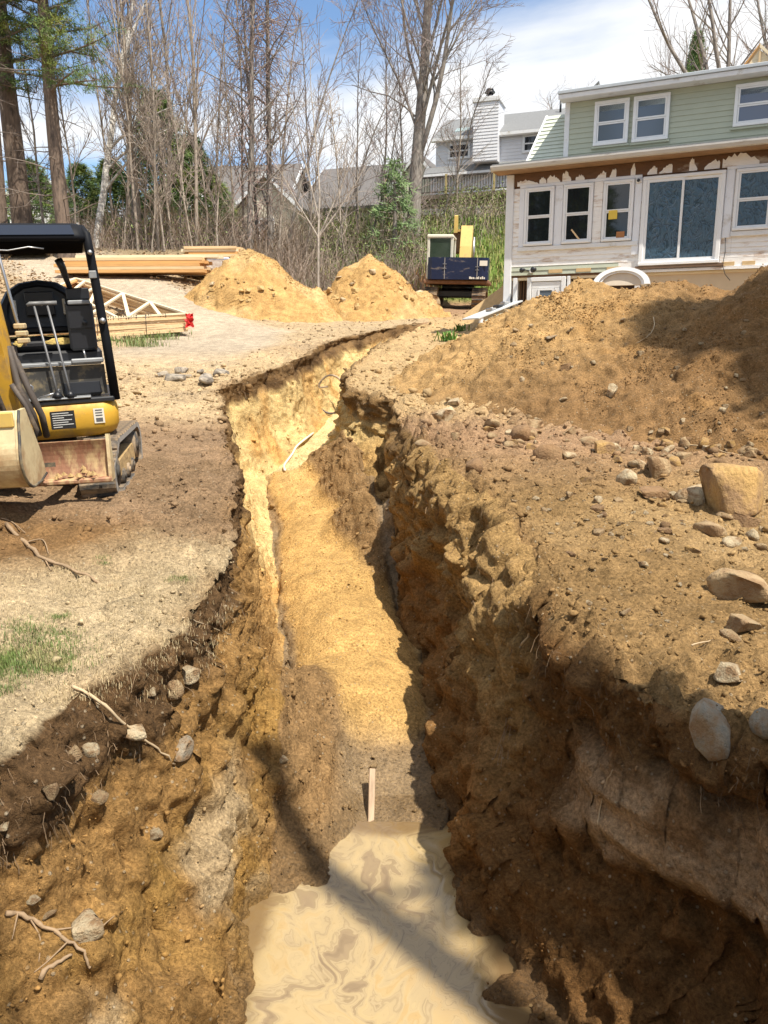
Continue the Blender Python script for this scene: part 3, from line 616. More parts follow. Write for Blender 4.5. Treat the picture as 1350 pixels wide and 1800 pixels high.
# cores
MB().box((.02, .0, 1.66), (XE, 6, 4.0)).build('wall', M_bare, house)
b = MB(); b.box((.02, .35, -.4), (XE, 6, 1.60)); b.build('basement_wall', mat('raw_foundation', (.36, .27, .18), .85, var=.2, vscale=3, bump=.2), house)
clapboards(house, .12, XE, 1.92, 3.66, 0, .098, M_peel, seed=3, joints=(2.95, 4.9))
clapboards(house, .12, 2.6, 1.72, 1.92, -.004, .10, M_green, seed=4)
MB().box((2.6, -.02, 1.72), (XE, -.001, 1.915)).build('sheathing_band', M_peel, house)
for (a, c) in ((1.02, 1.34), (1.66, 2.0), (2.35, 2.66), (4.75, 5.0), (5.15, 5.4)):
    MB().box((a, -.034, 1.735), (c, -.021, 1.815)).build('shim_board', M_osb, house)
MB().bbox((-.06, -.05, -.2), (.12, .10, 3.97), .01).build('corner_board', M_white, house)
# frieze of bare brown wood with rags of old paint
MB().box((.12, -.03, 3.70), (XE, -.002, 3.975)).build('frieze', M_bare, house)
rr = random.Random(8)
for (a, wd, zb) in ((.2, .5, .10), (.9, .30, .14), (1.55, .2, .10), (2.3, .14, .16), (2.75, .10, .22), (3.35, .26, .15), (3.95, .16, .2), (4.6, .7, .20), (5.5, .9, .22), (6.6, .8, .2), (1.25, .2, .18), (2.0, .22, .12), (4.25, .3, .14), (.72, .16, .12), (3.1, .2, .12)):
    n = 13; k0 = rr.uniform(.2, .8); top = [(a+wd*i/n, min(3.968, 3.71+zb*1.3*max(.15, (1-abs(i/n-k0)**1.6*1.5)*rr.uniform(.72, 1.08)))) for i in range(n+1)]
    MB().prism([(a, 3.702)]+top+[(a+wd, 3.702)], -.040, -.031, 1).build('paint_flake', M_peel, house)
# sill course and trim surrounds
tr = lambda x0, x1, z0, z1, y0=-.045, nm='trim_board', m=None: MB().bbox((x0, y0, z0), (x1, -.001, z1), .006).build(nm, m or M_trim, house)
tr(.27, 3.0, 3.655, 3.72, -.05); tr(.25, 3.0, 2.25, 2.345, -.075, 'window_sill', M_white)
tr(.27, .385, 2.35, 3.652); tr(1.10, 1.285, 2.35, 3.652, -.05); tr(1.98, 2.175, 2.35, 3.652, -.052, 'trim_board', M_peel); tr(2.865, 3.01, 2.05, 3.652, -.055)
for (a, c) in ((.40, 1.09), (1.30, 1.97), (2.19, 2.85)):
    window(house, a, c, 2.36, 3.645, -.025, M_glass)
nt_ = MB(); nt_.box((2.33, -.078, 2.83), (2.52, -.075, 3.02), M=Matrix.Translation((0, 0, .0))); nt_.build('taped_paper', mat('yellow_paper', (.72, .52, .08), .8), house)
MB().box((2.52, -.068, 2.43), (2.70, -.064, 2.56)).build('orange_carton', mat('carton', (.40, .17, .06), .8), house)
MB().prism([(1.50, 2.66), (1.53, 2.68), (1.72, 2.45), (1.68, 2.44)], -.067, -.064, 1).build('leaning_stick', M_pine, house)
v = MB(); v.tube([(2.93, -.058, 3.60), (2.93, -.085, 3.60)], [.062, .058], 20); v.build('round_vent', M_white, house)
v = MB(); v.tube([(2.93, -.0855, 3.60), (2.93, -.090, 3.60)], [.036, .030], 16); v.build('vent_hole', M_black, house)
# sliding door
x0, x1, z0, z1 = 3.03, 4.69, 1.80, 3.66
d = MB(); d.bbox((x0, -.09, z1-.07), (x1, -.001, z1), .01); d.bbox((x0, -.11, z0), (x1, -.001, z0+.07), .01); d.bbox((x0, -.09, z0+.07), (x0+.09, -.001, z1-.07), .01); d.bbox((x1-.09, -.09, z0+.07), (x1, -.001, z1-.07), .01)
sd = d.build('sliding_door', M_vinyl, house)
for (a, c, y) in ((x0+.09, 3.885, -.055), (3.835, x1-.09, -.030)):
    q = MB(); f = .05; q.box((a, y-.022, z1-.13), (c, y, z1-.072)); q.box((a, y-.022, z0+.072), (c, y, z0+.14)); q.box((a, y-.022, z0+.14), (a+f, y, z1-.13)); q.box((c-f, y-.022, z0+.14), (c, y, z1-.13))
    q.build('door_leaf', M_vinyl, sd); MB().box((a+f, y-.012, z0+.14), (c-f, y-.006, z1-.13)).build('pane', M_film, sd)
MB().box((x0-.05, -.10, 1.735), (x1+.1, -.002, 1.795)).build('door_ledge', mat('rotten_sill', (.16, .10, .06), .8, var=.2), house)
tr(4.70, 4.86, 2.3, 3.66, -.05); tr(4.70, 6.6, 3.662, 3.72, -.052); tr(4.87, 6.6, 2.32, 2.42, -.075, 'window_sill', M_white)
window(house, 4.89, 5.62, 2.43, 3.65, -.025, M_glass, film=M_film); tr(5.63, 5.8, 2.43, 3.65); window(house, 5.81, 6.5, 2.43, 3.65, -.025, M_glass)
# hanging wire
MB().tube([(4.78, -.06, 2.3), (4.80, -.07, 2.0), (4.77, -.08, 1.75), (4.84, -.12, 1.55), (4.95, -.15, 1.42)], .008, 5).build('loose_wire', M_black, house)
# basement front: posts, panels painted dark for the unlit interior, door, plywood
for (a, c, nm, m) in ((.17, .27, 'corner_post', M_white), (1.46, 1.53, 'jamb_post', M_white), (2.16, 2.28, 'jamb_post', M_pinepale), (2.98, 3.10, 'jamb_post', M_white)):
    MB().bbox((a, -.02, .1), (c, .12, 1.655), .008).build(nm, m, house)
MB().box((.12, .02, 1.60), (XE, .3, 1.658)).build('header_beam', M_pinepale, house)
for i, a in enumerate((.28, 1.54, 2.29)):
    MB().box((a, .20, .1), ((.50, 2.15, 2.97)[i], .24, 1.60)).build('gloom_panel', mat('painted_gloom', (.05, .025, .015), .9), house)
for k in range(3): MB().box((.30+.07*k, .16, .1), (.33+.07*k, .198, 1.60)).build('wall_stud', mat('old_stud', (.14, .07, .03), .8), house)
MB().box((3.11, .05, .1), (XE, .10, 1.60)).build('plywood_panel', mat('tan_panel', (.60, .48, .33), .75, var=.08, vscale=2), house)
MB().box((3.0, -.06, 1.66), (XE, .02, 1.715)).build('ledger_board', M_peel, house)
dr = MB(); dr.bbox((.52, -.04, .1), (.62, .10, 1.65), .008); dr.bbox((1.33, -.04, .1), (1.43, .10, 1.65), .008); dr.bbox((.62, -.04, 1.555), (1.33, .10, 1.65), .008)
bd = dr.build('basement_door', M_white, house)
q = MB(); q.bbox((.63, -.015, 1.40), (1.32, .05, 1.545), .006); q.bbox((.63, -.015, .1), (.78, .05, 1.398), .006); q.bbox((1.17, -.015, .1), (1.32, .05, 1.398), .006); q.box((.78, -.012, .1), (1.17, .045, .75))
q.build('door_panel', M_white, bd)
fr = MB(); fr.box((.785, -.035, 1.35), (1.165, -.016, 1.395)); fr.box((.785, -.035, .76), (.83, -.016, 1.348)); fr.box((1.12, -.035, .76), (1.165, -.016, 1.348)); fr.build('window_frame', M_vinyl, bd)
MB().box((.832, -.022, .78), (1.118, -.017, 1.346)).build('pane', M_paleglass, bd)
# eave: soffit, gutter, low roof
MB().box((-.28, -.43, 3.985), (XE, -.001, 4.01)).build('soffit', mat('old_soffit', (.30, .19, .11), .8, var=.2, vscale=4), house)
MB().prism([(-.47, 4.015), (-.40, 3.985), (-.40, 4.11), (-.50, 4.115), (-.50, 4.08)], -.32, 9.05, 0).build('gutter', M_gut, house)
MB().box((-.30, -.398, 4.012), (9.02, -.36, 4.11)).build('fascia', M_gut, house)
MB().prism([(-.46, 4.118), (.80, 4.36), (.80, 4.41), (-.46, 4.15)], -.30, 9.05, 0).build('low_roof', M_roof, house)
# shed dormer
MB().box((1.14, .815, 4.2), (XE, 4, 5.62)).build('dormer_wall', M_green, house)
clapboards(house, 1.16, XE, 4.37, 5.60, .80, .112, M_green, seed=7)
MB().bbox((1.05, .765, 4.33), (1.165, .92, 5.60), .008).build('corner_board', M_white, house)
MB().box((1.07, .93, 4.3), (1.13, 2.6, 5.6)).build('dormer_cheek', M_greenL, house)
for (a, c, e, f, gl) in ((1.74, 2.51, 4.58, 5.53, M_paleglass), (2.60, 3.38, 4.57, 5.53, M_paleglass), (4.69, 5.50, 4.66, 5.50, M_blue)):
    w = window(house, a, c, e, f, .775, gl, fr=.07)
    MB().box((a+.11, .735, f-.22), (c-.11, .739, f-.11)).build('rolled_blind', mat('pale_blind', (.45, .52, .54), .6), w)
MB().bbox((1.70, .72, 4.53), (2.55, .778, 4.575), .006).build('window_sill', M_green, house); MB().bbox((2.56, .72, 4.52), (3.42, .778, 4.565), .006).build('window_sill', M_green, house); MB().bbox((4.65, .72, 4.61), (5.54, .778, 4.655), .006).build('window_sill', M_green, house)
MB().box((.98, .46, 5.605), (9.05, .80, 5.625)).build('dormer_soffit', M_white, house)
MB().bbox((.96, .43, 5.60), (9.06, .455, 5.70), .006).build('dormer_fascia', M_white, house)
MB().bbox((.95, .40, 5.705), (9.07, .46, 5.775), .008).build('roof_edge', mat('drip_edge', (.42, .46, .50), .5, var=.05), house)
MB().prism([(.44, 5.74), (4.3, 6.42), (4.3, 6.46), (.44, 5.785)], .95, 9.05, 0).build('dormer_roof', M_roof, house)
# steep main roof beside the dormer, in pale lapped courses, with its rake
n = 12
for i in range(n):
    y0, z0_, y1, z1_ = .80+.83*i/n, 4.40+1.2*i/n, .80+.83*(i+1)/n, 4.40+1.2*(i+1)/n
    ra = lambda k: .19+.24*k/n
    V = [(ra(i), y0-.03, z0_), (1.06, y0-.03, z0_), (1.06, y1-.005, z1_), (ra(i+1), y1-.005, z1_), (ra(i), y0+.03, z0_-.02), (1.06, y0+.03, z0_-.02), (1.06, y1+.02, z1_), (ra(i+1), y1+.02, z1_)]
    MB().add(V, [(0, 1, 2, 3), (4, 7, 6, 5), (0, 4, 5, 1), (1, 5, 6, 2), (3, 2, 6, 7), (0, 3, 7, 4)]).build('shingle', M_greenL, house)
MB().add([(.14, .74, 4.38), (.19, .74, 4.38), (.43, 1.62, 5.62), (.38, 1.62, 5.62), (.14, .85, 4.34), (.19, .85, 4.34), (.43, 1.72, 5.58), (.38, 1.72, 5.58)], [(0, 1, 2, 3), (4, 7, 6, 5), (0, 4, 5, 1), (1, 5, 6, 2), (3, 2, 6, 7), (0, 3, 7, 4)]).build('rake_board', M_white, house)
MB().prism([(1.63, 5.58), (4.3, 6.42), (4.3, 6.38), (1.66, 5.54)], .38, .96, 0).build('main_roof', M_roof, house)
MB().add([(.2, .85, 4.0), (.2, 4.3, 4.0), (.4, 4.3, 6.4), (.4, 1.66, 5.55)], [(0, 1, 2, 3)]).build('gable_wall', M_green, house)

def hw(a, o, z):
    """house frame (along, outward, height) -> world"""
    return house.matrix_basis @ Vector((a, -o, z))
HROT = house.rotation_euler.z
# floodlight, still fixed to the wall
fl_ = empty('floodlight', 'black twin head floodlight fixed low on the siding above the basement door', 'light', hw(.62, .03, 1.80), (0, 0, HROT))
MB().bbox((-.05, -.04, -.05), (.05, .0, .05), .01).build('mounting_plate', M_white, fl_)
for dx, r_ in ((-.17, .055), (.10, .065)):
    h_ = MB(); h_.tube([(dx*.3, -.04, 0), (dx, -.09, .03)], .014, 6); h_.tube([(dx, -.06, .03), (dx-.01, -.11, .025), (dx-.03, -.19, .005)], [r_*.55, r_*.8, r_], 14); h_.build('lamp_head', M_black, fl_)
# arched white pediment standing in the spoil
ar = empty('arched_pediment', 'white arched door pediment sticking out behind the spoil heap crest', 'pediment', hw(2.82, .95, 0), (R(-8), 0, HROT+R(4)))
arc = lambda r, n=22: [(math.cos(math.pi*(1-i/n))*r*1.0, math.sin(math.pi*(1-i/n))*r*.62) for i in range(n+1)]
def band(r0, r1, y0, y1, zb):
    a0, a1 = arc(r0), arc(r1); b = MB()
    for i in range(len(a0)-1):
        q = [a0[i], a0[i+1], a1[i+1], a1[i]]
        vs = [(x, y0, zb+z) for x, z in q]+[(x, y1, zb+z) for x, z in q]
        b.add(vs, [(0, 1, 2, 3), (7, 6, 5, 4), (0, 4, 5, 1), (2, 6, 7, 3), (1, 5, 6, 2), (3, 7, 4, 0)], 0, False)
    return b
ZB = 1.36
band(.48, .60, -.10, .10, ZB).build('arch_rim', M_vinyl, ar); band(.42, .478, -.06, .06, ZB).build('arch_moulding', M_vinyl, ar)
a1 = arc(.418); MB().prism([(x, ZB+z) for x, z in a1], -.02, .02, 1).build('arch_panel', mat('pale_panel', (.60, .52, .42), .7, var=.06), ar)
MB().bbox((-.60, -.03, ZB-.9), (-.50, .05, ZB-.01), .01).build('arch_leg', M_white, ar); MB().bbox((.50, -.03, ZB-.9), (.60, .05, ZB-.01), .01).build('arch_leg', M_white, ar)
# low clad box beside the house corner
bx = empty('bulkhead', 'low sloping bulkhead with sage siding and a pale lid at the house corner', 'bulkhead', (2.26, 18.55, .22), (0, 0, math.atan2(.38, .92)))
L0 = 1.0
for i in range(5):
    h0, h1 = .06+.11*i, .06+.11*(i+1); f = lambda h: max(0, min(L0, (h-.42)/.38*L0)) if h > .42 else 0
    MB().prism([(f(h0)+.05, h0), (L0, h0), (L0, h1-.003), (f(h1)+.05, h1-.003)], -.02-.003*(i % 2), .0, 1).build('clapboard', M_greenL, bx)
MB().bbox((-.02, -.04, -.1), (.06, .04, .50), .008).build('corner_board', M_white, bx)
MB().prism([(-.08, .46), (L0+.1, .88), (L0+.1, .91), (-.08, .49)], -.06, .75, 1).build('lid', mat('pale_lid', (.56, .58, .58), .5, var=.06), bx)
for i in range(4):
    rg = MB(); rg.bbox((.35+.2*i, .1+.05*i, .64+.077*i), (.5+.2*i, .4, .72+.08*i), .02); 
    tag(rg.build('scrap_block', M_black if i % 2 else M_metal, None), 'small %s scrap piece lying on the pale bulkhead lid, %s' % (('grey', 'black')[i % 2], ('lowest on the slope', 'second up the slope', 'third up the slope', 'highest by the house corner')[i]), 'scrap', 'scrap pieces on the bulkhead lid').matrix_world = Matrix.Translation((2.26, 18.55, .23)) @ Matrix.Rotation(math.atan2(.38, .92), 4, 'Z')
pw = MB(); pw.box((-.75, -.01, -.42), (.75, .012, .42))
pw = pw.build('plywood_sheet', M_osb); tag(pw, 'tan plywood sheet leaning behind the house corner by the excavator', 'plywood sheet'); pw.location = (3.25, 23.9, 1.12); pw.rotation_euler = (R(-14), R(-36), R(-8))
# new dormer framing rising behind the roof edge
cx = empty('roof_framing', 'small raw plywood gable framing standing on the roof behind the dormer eave', 'framing', hw(5.05, -2.6, 6.15), (0, 0, HROT))
MB().add([(-.45, 0, .05), (-.02, .0, .66), (-.02, .9, .66), (-.45, .9, .05), (-.48, 0, .08), (-.02, .0, .70), (-.02, .9, .70), (-.48, .9, .08)], [(0, 1, 2, 3), (7, 6, 5, 4), (0, 4, 5, 1), (2, 6, 7, 3), (3, 7, 4, 0), (1, 5, 6, 2)]).build('roof_sheet', mat('orange_ply', (.58, .31, .10), .7, var=.1), cx)
MB().prism([(-.02, .60), (.62, .0), (.62, .06), (-.02, .68)], -.03, .02, 1).build('rafter', M_pinepale, cx)
MB().prism([(-.02, .58), (-.40, .05), (-.36, .0), (.56, .0)], .03, .06, 1).build('gable_sheet', M_pinepale, cx)
for k in range(3): MB().box((-.22+.2*k, -.02, .0), (-.18+.2*k, .028, (.3, .52, .36)[k])).build('stud', M_pine, cx)

# ------------------------------------------------------------------ the neighbours up the slope
def lap_wall(parent, x0, x1, z0, z1, y, h, m, name='siding'):
    b = MB(); n = max(1, int((z1-z0)/h))
    for i in range(n):
        za = z0+(z1-z0)*i/n; zb = z0+(z1-z0)*(i+1)/n
        b.prism([(y-.03, za), (y, za), (y, zb), (y-.008, zb)], x0, x1, 0)
    o = b.build(name, m, parent); o['kind'] = 'stuff'; return o
M_lap = mat('white_lap_siding', (.66, .67, .70), .5, var=.04, vscale=2)
nb = empty('neighbour_house', 'white sided house with grey roof, tall chimney and wooden deck on the grassy bank', 'house', (3.1, 49.2, 0), (0, 0, R(-20)))
MB().box((0.05, 0, 5), (12, 8, 12.1)).build('wall', M_lap, nb)
lap_wall(nb, .0, 8.9, 10.55, 12.0, 0, .17, M_lap); lap_wall(nb, -.3, 12, 8.7, 10.1, .32, .17, M_lap)
MB().prism([(-.45, 10.12), (-.02, 10.52), (-.02, 10.62), (-.5, 10.18)], -.6, 12, 0).build('skirt_roof', M_roof, nb)
MB().box((-.6, -.52, 9.98), (12, -.40, 10.14)).build('skirt_fascia', M_white, nb)
MB().box((-.4, .25, 5), (12, .31, 10.0)).build('lower_wall', M_lap, nb)
MB().prism([(-.35, 12.05), (2.9, 13.85), (2.9, 13.95), (-.38, 12.14)], -.15, 9.1, 0).build('roof', M_roof, nb)
MB().prism([(-.39, 11.96), (-.28, 11.9), (-.28, 12.1), (-.39, 12.13)], -.2, 9.15, 0).build('fascia', M_white, nb)
# chimney chase
ch = MB(); ch.box((2.42, -.7, 10.55), (3.86, .9, 13.75)); ch = ch.build('chimney', M_lap, nb)
lap_wall(ch, 2.42, 3.86, 10.6, 13.7, -.702, .17, M_lap)
MB().bbox((2.34, -.78, 13.72), (3.94, .98, 13.98), .02).build('chimney_cap', M_white, ch)
fl = MB(); fl.tube([(3.15, .1, 13.98), (3.15, .1, 14.35)], .2, 12); fl.tube([(3.15, .1, 14.38), (3.15, .1, 14.44)], .30, 12); fl.tube([(3.15, .1, 14.48), (3.15, .1, 14.6)], [.24, .2], 12); fl.build('flue', M_black, ch)
window(nb, .75, 2.1, 10.95, 11.85, -.03, M_glass, fr=.10); window(nb, 5.15, 6.75, 10.98, 11.95, -.03, M_glass, fr=.10)
window(nb, .9, 2.9, 8.05, 9.6, .28, M_glass, fr=.09)
MB().prism([(.4, 12.52), (1.0, 12.85), (1.0, 12.92), (.4, 12.6)], 1.0, 1.9, 0).build('skylight', mat('skylight', (.25, .33, .33), .2), nb)
MB().tube([(6.9, 2.2, 13.5), (6.9, 2.2, 14.2)], .06, 8).build('vent_pipe', M_black, nb)
# projecting gable on the right
MB().prism([(7.6, 10.5), (10.8, 10.5), (10.8, 13.5), (9.4, 13.5), (7.6, 11.9)], -1.5, 0, 1).build('gable', M_lap, nb)
MB().prism([(7.5, 11.8), (9.4, 13.52), (9.4, 13.75), (7.45, 11.98)], -1.56, -1.505, 1).build('rake_board', M_white, nb)
MB().prism([(7.45, 11.98), (9.4, 13.75), (9.4, 13.85), (7.4, 12.05)], -1.7, 2, 1).build('gable_roof', M_roof, nb)
window(nb, 8.15, 8.75, 10.9, 11.7, -1.53, M_glass, fr=.08)
MB().prism([(3.4, 8.3), (5.1, 8.3), (5.1, 9.5), (4.5, 9.75), (3.4, 8.9)], -.3, -.24, 1).build('stair_wall', M_lap, nb)
# deck
MB().box((-2.0, -3.4, 8.20), (9, -.52, 8.42)).build('deck_floor', mat('old_deck', (.15, .115, .085), .8, var=.15), nb)
for x in (-1.9, 1.6, 4.3, 7.4): MB().bbox((x-.09, -3.3, 5.6), (x+.09, -3.12, 8.198), .01).build('deck_post', mat('deck_post', (.42, .33, .15), .8, var=.1), nb)
dk = MB(); dk.box((-2.0, -3.44, 9.30), (9, -3.30, 9.38)); dk.box((-2, -3.40, 8.52), (9, -3.34, 8.58))
rl = dk.build('railing', mat('dark_rail', (.06, .048, .04), .7), nb)
for i in range(72): MB().box((-1.95+.152*i, -3.385, 8.582), (-1.915+.152*i, -3.35, 9.298)).build('baluster', mat('dark_rail'), rl) if i == 0 else link('baluster', rl.children[0].data, rl).__setattr__('location', (.152*i, 0, 0))
for x in (-1.98, 1.6, 4.3, 8.9): MB().box((x-.05, -3.46, 8.43), (x+.05, -3.28, 9.46)).build('rail_post', mat('deck_post'), rl)
MB().box((-.9, -.02+.26, 6.6), (9, .02+.26, 8.0)).build('under_deck_gloom', mat('painted_gloom'), nb)  # dark sheet, painted as the shade under the deck

def far_house(name, label, x, y, rot, w, d, h, rh, wall_m, roof_m, z=None, gable_front=True, wins=()):
    e = empty(name, label, 'house', (x, y, float(gz(x, y)) - .3 if z is None else z), (0, 0, R(rot)))
    if gable_front:
        MB().prism([(0, 0), (w, 0), (w, h), (w/2, h+rh), (0, h)], 0, d, 1).build('wall', wall_m, e)
        for sx, nm in ((0, 'roof'), (1, 'roof')):
            xs = [(-.3, h-.25), (w/2, h+rh+.02), (w/2, h+rh+.22), (-.35, h-.05)]
            if sx: xs = [(w-a, c) for a, c in xs]
            MB().prism(xs, -.35, d+.3, 1).build(nm, roof_m, e)
        for sx in (0, 1):
            xs = [(-.3, h-.32), (w/2, h+rh-.10), (w/2, h+rh+.15), (-.35, h-.08)]
            if sx: xs = [(w-a, c) for a, c in xs]
            MB().prism(xs, -.42, -.36, 1).build('rake_board', M_white, e)
    else:
        MB().prism([(0, 0), (d, 0), (d, h), (d/2, h+rh), (0, h)], 0, w, 0).build('wall', wall_m, e)
        MB().prism([(-.4, h-.2), (d/2, h+rh+.03), (d/2, h+rh+.22), (-.45, h-.02)], -.3, w+.3, 0).build('roof', roof_m, e)
        MB().prism([(d+.4, h-.2), (d/2, h+rh+.03), (d/2, h+rh+.22), (d+.45, h-.02)], -.3, w+.3, 0).build('roof', roof_m, e)
        for xx in (-.36, w+.31): MB().prism([(-.4, h-.3), (d/2, h+rh-.1), (d/2, h+rh+.2), (-.45, h-.05)], xx, xx+.05, 0).build('rake_board', M_white, e)
    for (a, c, zz, hh) in wins: window(e, a, c, zz, zz+hh, -.02, M_glass, fr=.09)
    return e
M_cream = mat('cream_wall', (.62, .57, .46), .7, var=.05); M_offw = mat('offwhite_wall', (.66, .66, .64), .7, var=.05); M_brroof = mat('brown_roof', (.13, .12, .115), .85, var=.15, vscale=4)
far_house('white_house', 'small white house behind the pine trunks at the left edge', -26.5, 52, 12, 9, 8, 2.9, 2.3, M_offw, M_brroof, wins=((1.5, 2.5, 1.5, 1.4), (5.5, 6.5, 1.5, 1.4)))
g1 = far_house('brown_roofed_house', 'long house with dark roof and white entrance bay behind the vine-draped trees', -15.5, 54, -8, 9.0, 9, 3.3, 3.4, mat('tan_wall', (.40, .34, .27), .7, var=.08), M_brroof, gable_front=False, wins=((4, 5, 1.4, 1.3),))
MB().prism([(2.6, 0), (4.9, 0), (4.9, 2.9), (3.75, 4.2), (2.6, 2.9)], -1.6, -.01, 1).build('entrance_bay', M_offw, g1)
far_house('cream_gabled_house', 'cream gabled house half hidden behind the tangled vine trees', -9.3, 51, -14, 4.2, 8, 3.0, 2.0, M_cream, M_brroof, wins=((1.5, 2.6, 1.2, 1.3),))
far_house('grey_roofed_house', 'house with long grey roof and cream gable end left of the big bare tree', -5.6, 55, -20, 6.4, 9, 3.0, 3.3, mat('tan_wall'), M_brroof, gable_front=False, wins=((1.5, 2.7, 1.6, 1.3),))
far_house('tall_cream_house', 'tall cream house end standing directly behind the big bare tree', .2, 53.5, -20, 4.2, 8, 2.6, 2.6, M_cream, M_brroof, wins=())
# ------------------------------------------------------------------ trees and brush
def bark(name, c, d, sc=(3, 3, .7)): return mat(name, c, .9, var=.35, vscale=5, bump=.5, bscale=9, stretch=sc, dirt=d, dscale=3, damt=.3)
B_grey = bark('grey_bark', (.24, .212, .185), (.10, .08, .065)); B_pine = bark('pine_bark', (.16, .115, .085), (.06, .045, .035)); B_birch = bark('birch_bark', (.66, .63, .58), (.18, .15, .12), (1, 1, 5))
B_tan = bark('tan_sapling_bark', (.34, .285, .23), (.15, .115, .085)); B_twig = mat('twig', (.31, .245, .225), .9, var=.3, vscale=2); B_twigp = mat('pale_twig', (.34, .28, .23), .9, var=.3, vscale=2); B_vine = mat('vine', (.25, .175, .15), .9, var=.3, vscale=3)
M_needle = mat('pine_needles', (.08, .135, .03), .7, var=.4, vscale=.9, dirt=(.20, .22, .035), dscale=.7, damt=.45); M_needleD = mat('dark_needles', (.026, .052, .018), .7, var=.4, vscale=1); M_spruce = mat('soft_green_needles', (.13, .20, .07), .7, var=.4, vscale=1.5)

class Tree:
    def __init__(s, seed): s.r = random.Random(seed); s.tr = MB(); s.tw = MB(); s.tips = []
    def limb(s, p, d, L, r0, r1, nseg, wob, up=0., mb=None, n=6, droop=0.):
        """a tapered wandering limb; returns its points, directions and radii"""
        pts, dirs, rad = [p.copy()], [d.copy()], [r0]
        for i in range(nseg):
            d = (d+Vector((s.r.gauss(0, wob), s.r.gauss(0, wob), s.r.gauss(0, wob)+up-droop*i/nseg))).normalized()
            p = p+d*(L/nseg); pts.append(p.copy()); dirs.append(d.copy()); rad.append(r0+(r1-r0)*(i+1)/nseg)
        (mb or s.tr).tube(pts, rad, n, 0, False)
        return pts, dirs, rad
    def branch(s, P, D, Rr, count, t0, Lf, ang, depth, kids, up, wob=.12, rf=.55, minr=.008):
        """count branches along a limb from fraction t0; recursion of the given depth"""
        for k in range(count):
            t = t0+(1-t0)*(k+s.r.random())/count; f = t*(len(P)-1); i = min(int(f), len(P)-2); a = f-i
            p = P[i].lerp(P[i+1], a); d = D[i].lerp(D[i+1], a).normalized(); r = (Rr[i]*(1-a)+Rr[i+1]*a)*rf
            az = s.r.random()*2*math.pi; o = d.orthogonal().normalized(); o = Quaternion(d, az) @ o
            th = ang*s.r.uniform(.7, 1.25); nd_ = (d*math.cos(th)+o*math.sin(th)).normalized()
            L = Lf*(1.15-.65*t)*s.r.uniform(.6, 1.25); r = max(r, minr)
            big = r > .03
            p2, d2, r2 = s.limb(p, nd_, L, r, max(minr*.6, r*.25), (4 if depth > 1 else 3), wob, up, s.tr if big else s.tw, 5 if big else 3)
            if depth > 1: s.branch(p2, d2, r2, kids, .25, L*.55, ang*.95, depth-1, max(3, kids-1), up, wob*1.1, rf, minr)
            else: s.tips.append((p2[-1], d2[-1]))
    def needles(s, mb, p, d, n, L, w, spread=1.2):
        for _ in range(n):
            v = (d*.5+Vector((s.r.gauss(0, 1), s.r.gauss(0, 1), s.r.gauss(0, .8)))*spread*.6).normalized(); q = v.orthogonal().normalized()*w
            b = p+Vector((s.r.gauss(0, .06), s.r.gauss(0, .06), s.r.gauss(0, .05))); l = L*s.r.uniform(.6, 1.2)
            mb.add([b-q, b+q, b+v*l], [(0, 1, 2)])
    def done(s, name, label, cat, loc, mt, mw, group=None, extra=()):
        e = empty(name, label, cat, loc, (0, 0, 0), group)
        s.tr.build('trunk', mt, e)
        if s.tw.v: o = s.tw.build('twigs', mw, e); o['kind'] = 'stuff'
        for nm, mb, m in extra:
            o = mb.build(nm, m, e); o['kind'] = 'stuff'
        return e
def ground_at(px, Y): 
    X = (px-675)/1350*(Y*.978*1.02); z = float(gz(X, Y)); w = Y*math.cos(CP)-z*math.sin(CP); X = (px-675)/1350*w
    return Vector((X, Y, float(gz(X, Y))-.15))
def recopy(o, loc, rz, sc, label, group=None):
    c = copy_tree(o); c.location = loc; c.rotation_euler = (0, 0, rz); c.scale = (sc[0], sc[0], sc[1]); c['label'] = label
    if group: c['group'] = group
    return c
V3 = Vector
# the big bare tree
T = Tree(3)
P, D, Rr = T.limb(V3((0, 0, 0)), V3((0.012, 0, 1)), 19.0, .36, .04, 14, .016, n=10)
T.tr.tube([(0, 0, -.4), (0, 0, .5), (0, 0, 1.2)], [.56, .42, .365], 10, 0, False)
for (i, dx, dy, L, r) in ((3, .34, 0, 13, .14), (4, -.38, .05, 8, .07), (4, .30, -.2, 11, .09), (5, -.25, .1, 10, .085), (5, .6, .1, 8, .07), (6, -.55, -.1, 7, .06), (6, .2, .3, 10, .08), (7, .16, .2, 9, .08), (7, -.4, .1, 7.5, .06), (8, .5, 0, 6.5, .06)):
    p2, d2, r2 = T.limb(P[i], V3((dx, dy, 1)).normalized(), L, r, .015, 9, .04, .025, n=7)
    T.branch(p2, d2, r2, 17, .14, 3.4, .66, 3, 6, .05, .11, .42, .011)
T.branch(P, D, Rr, 14, .30, 5.0, .85, 3, 5, .06, .12, .20, .012)
T.done('bare_tree', 'tallest bare tree with thick grey trunk and spreading crown beside the deck house', 'tree', ground_at(726, 38.5), B_grey, B_twig)
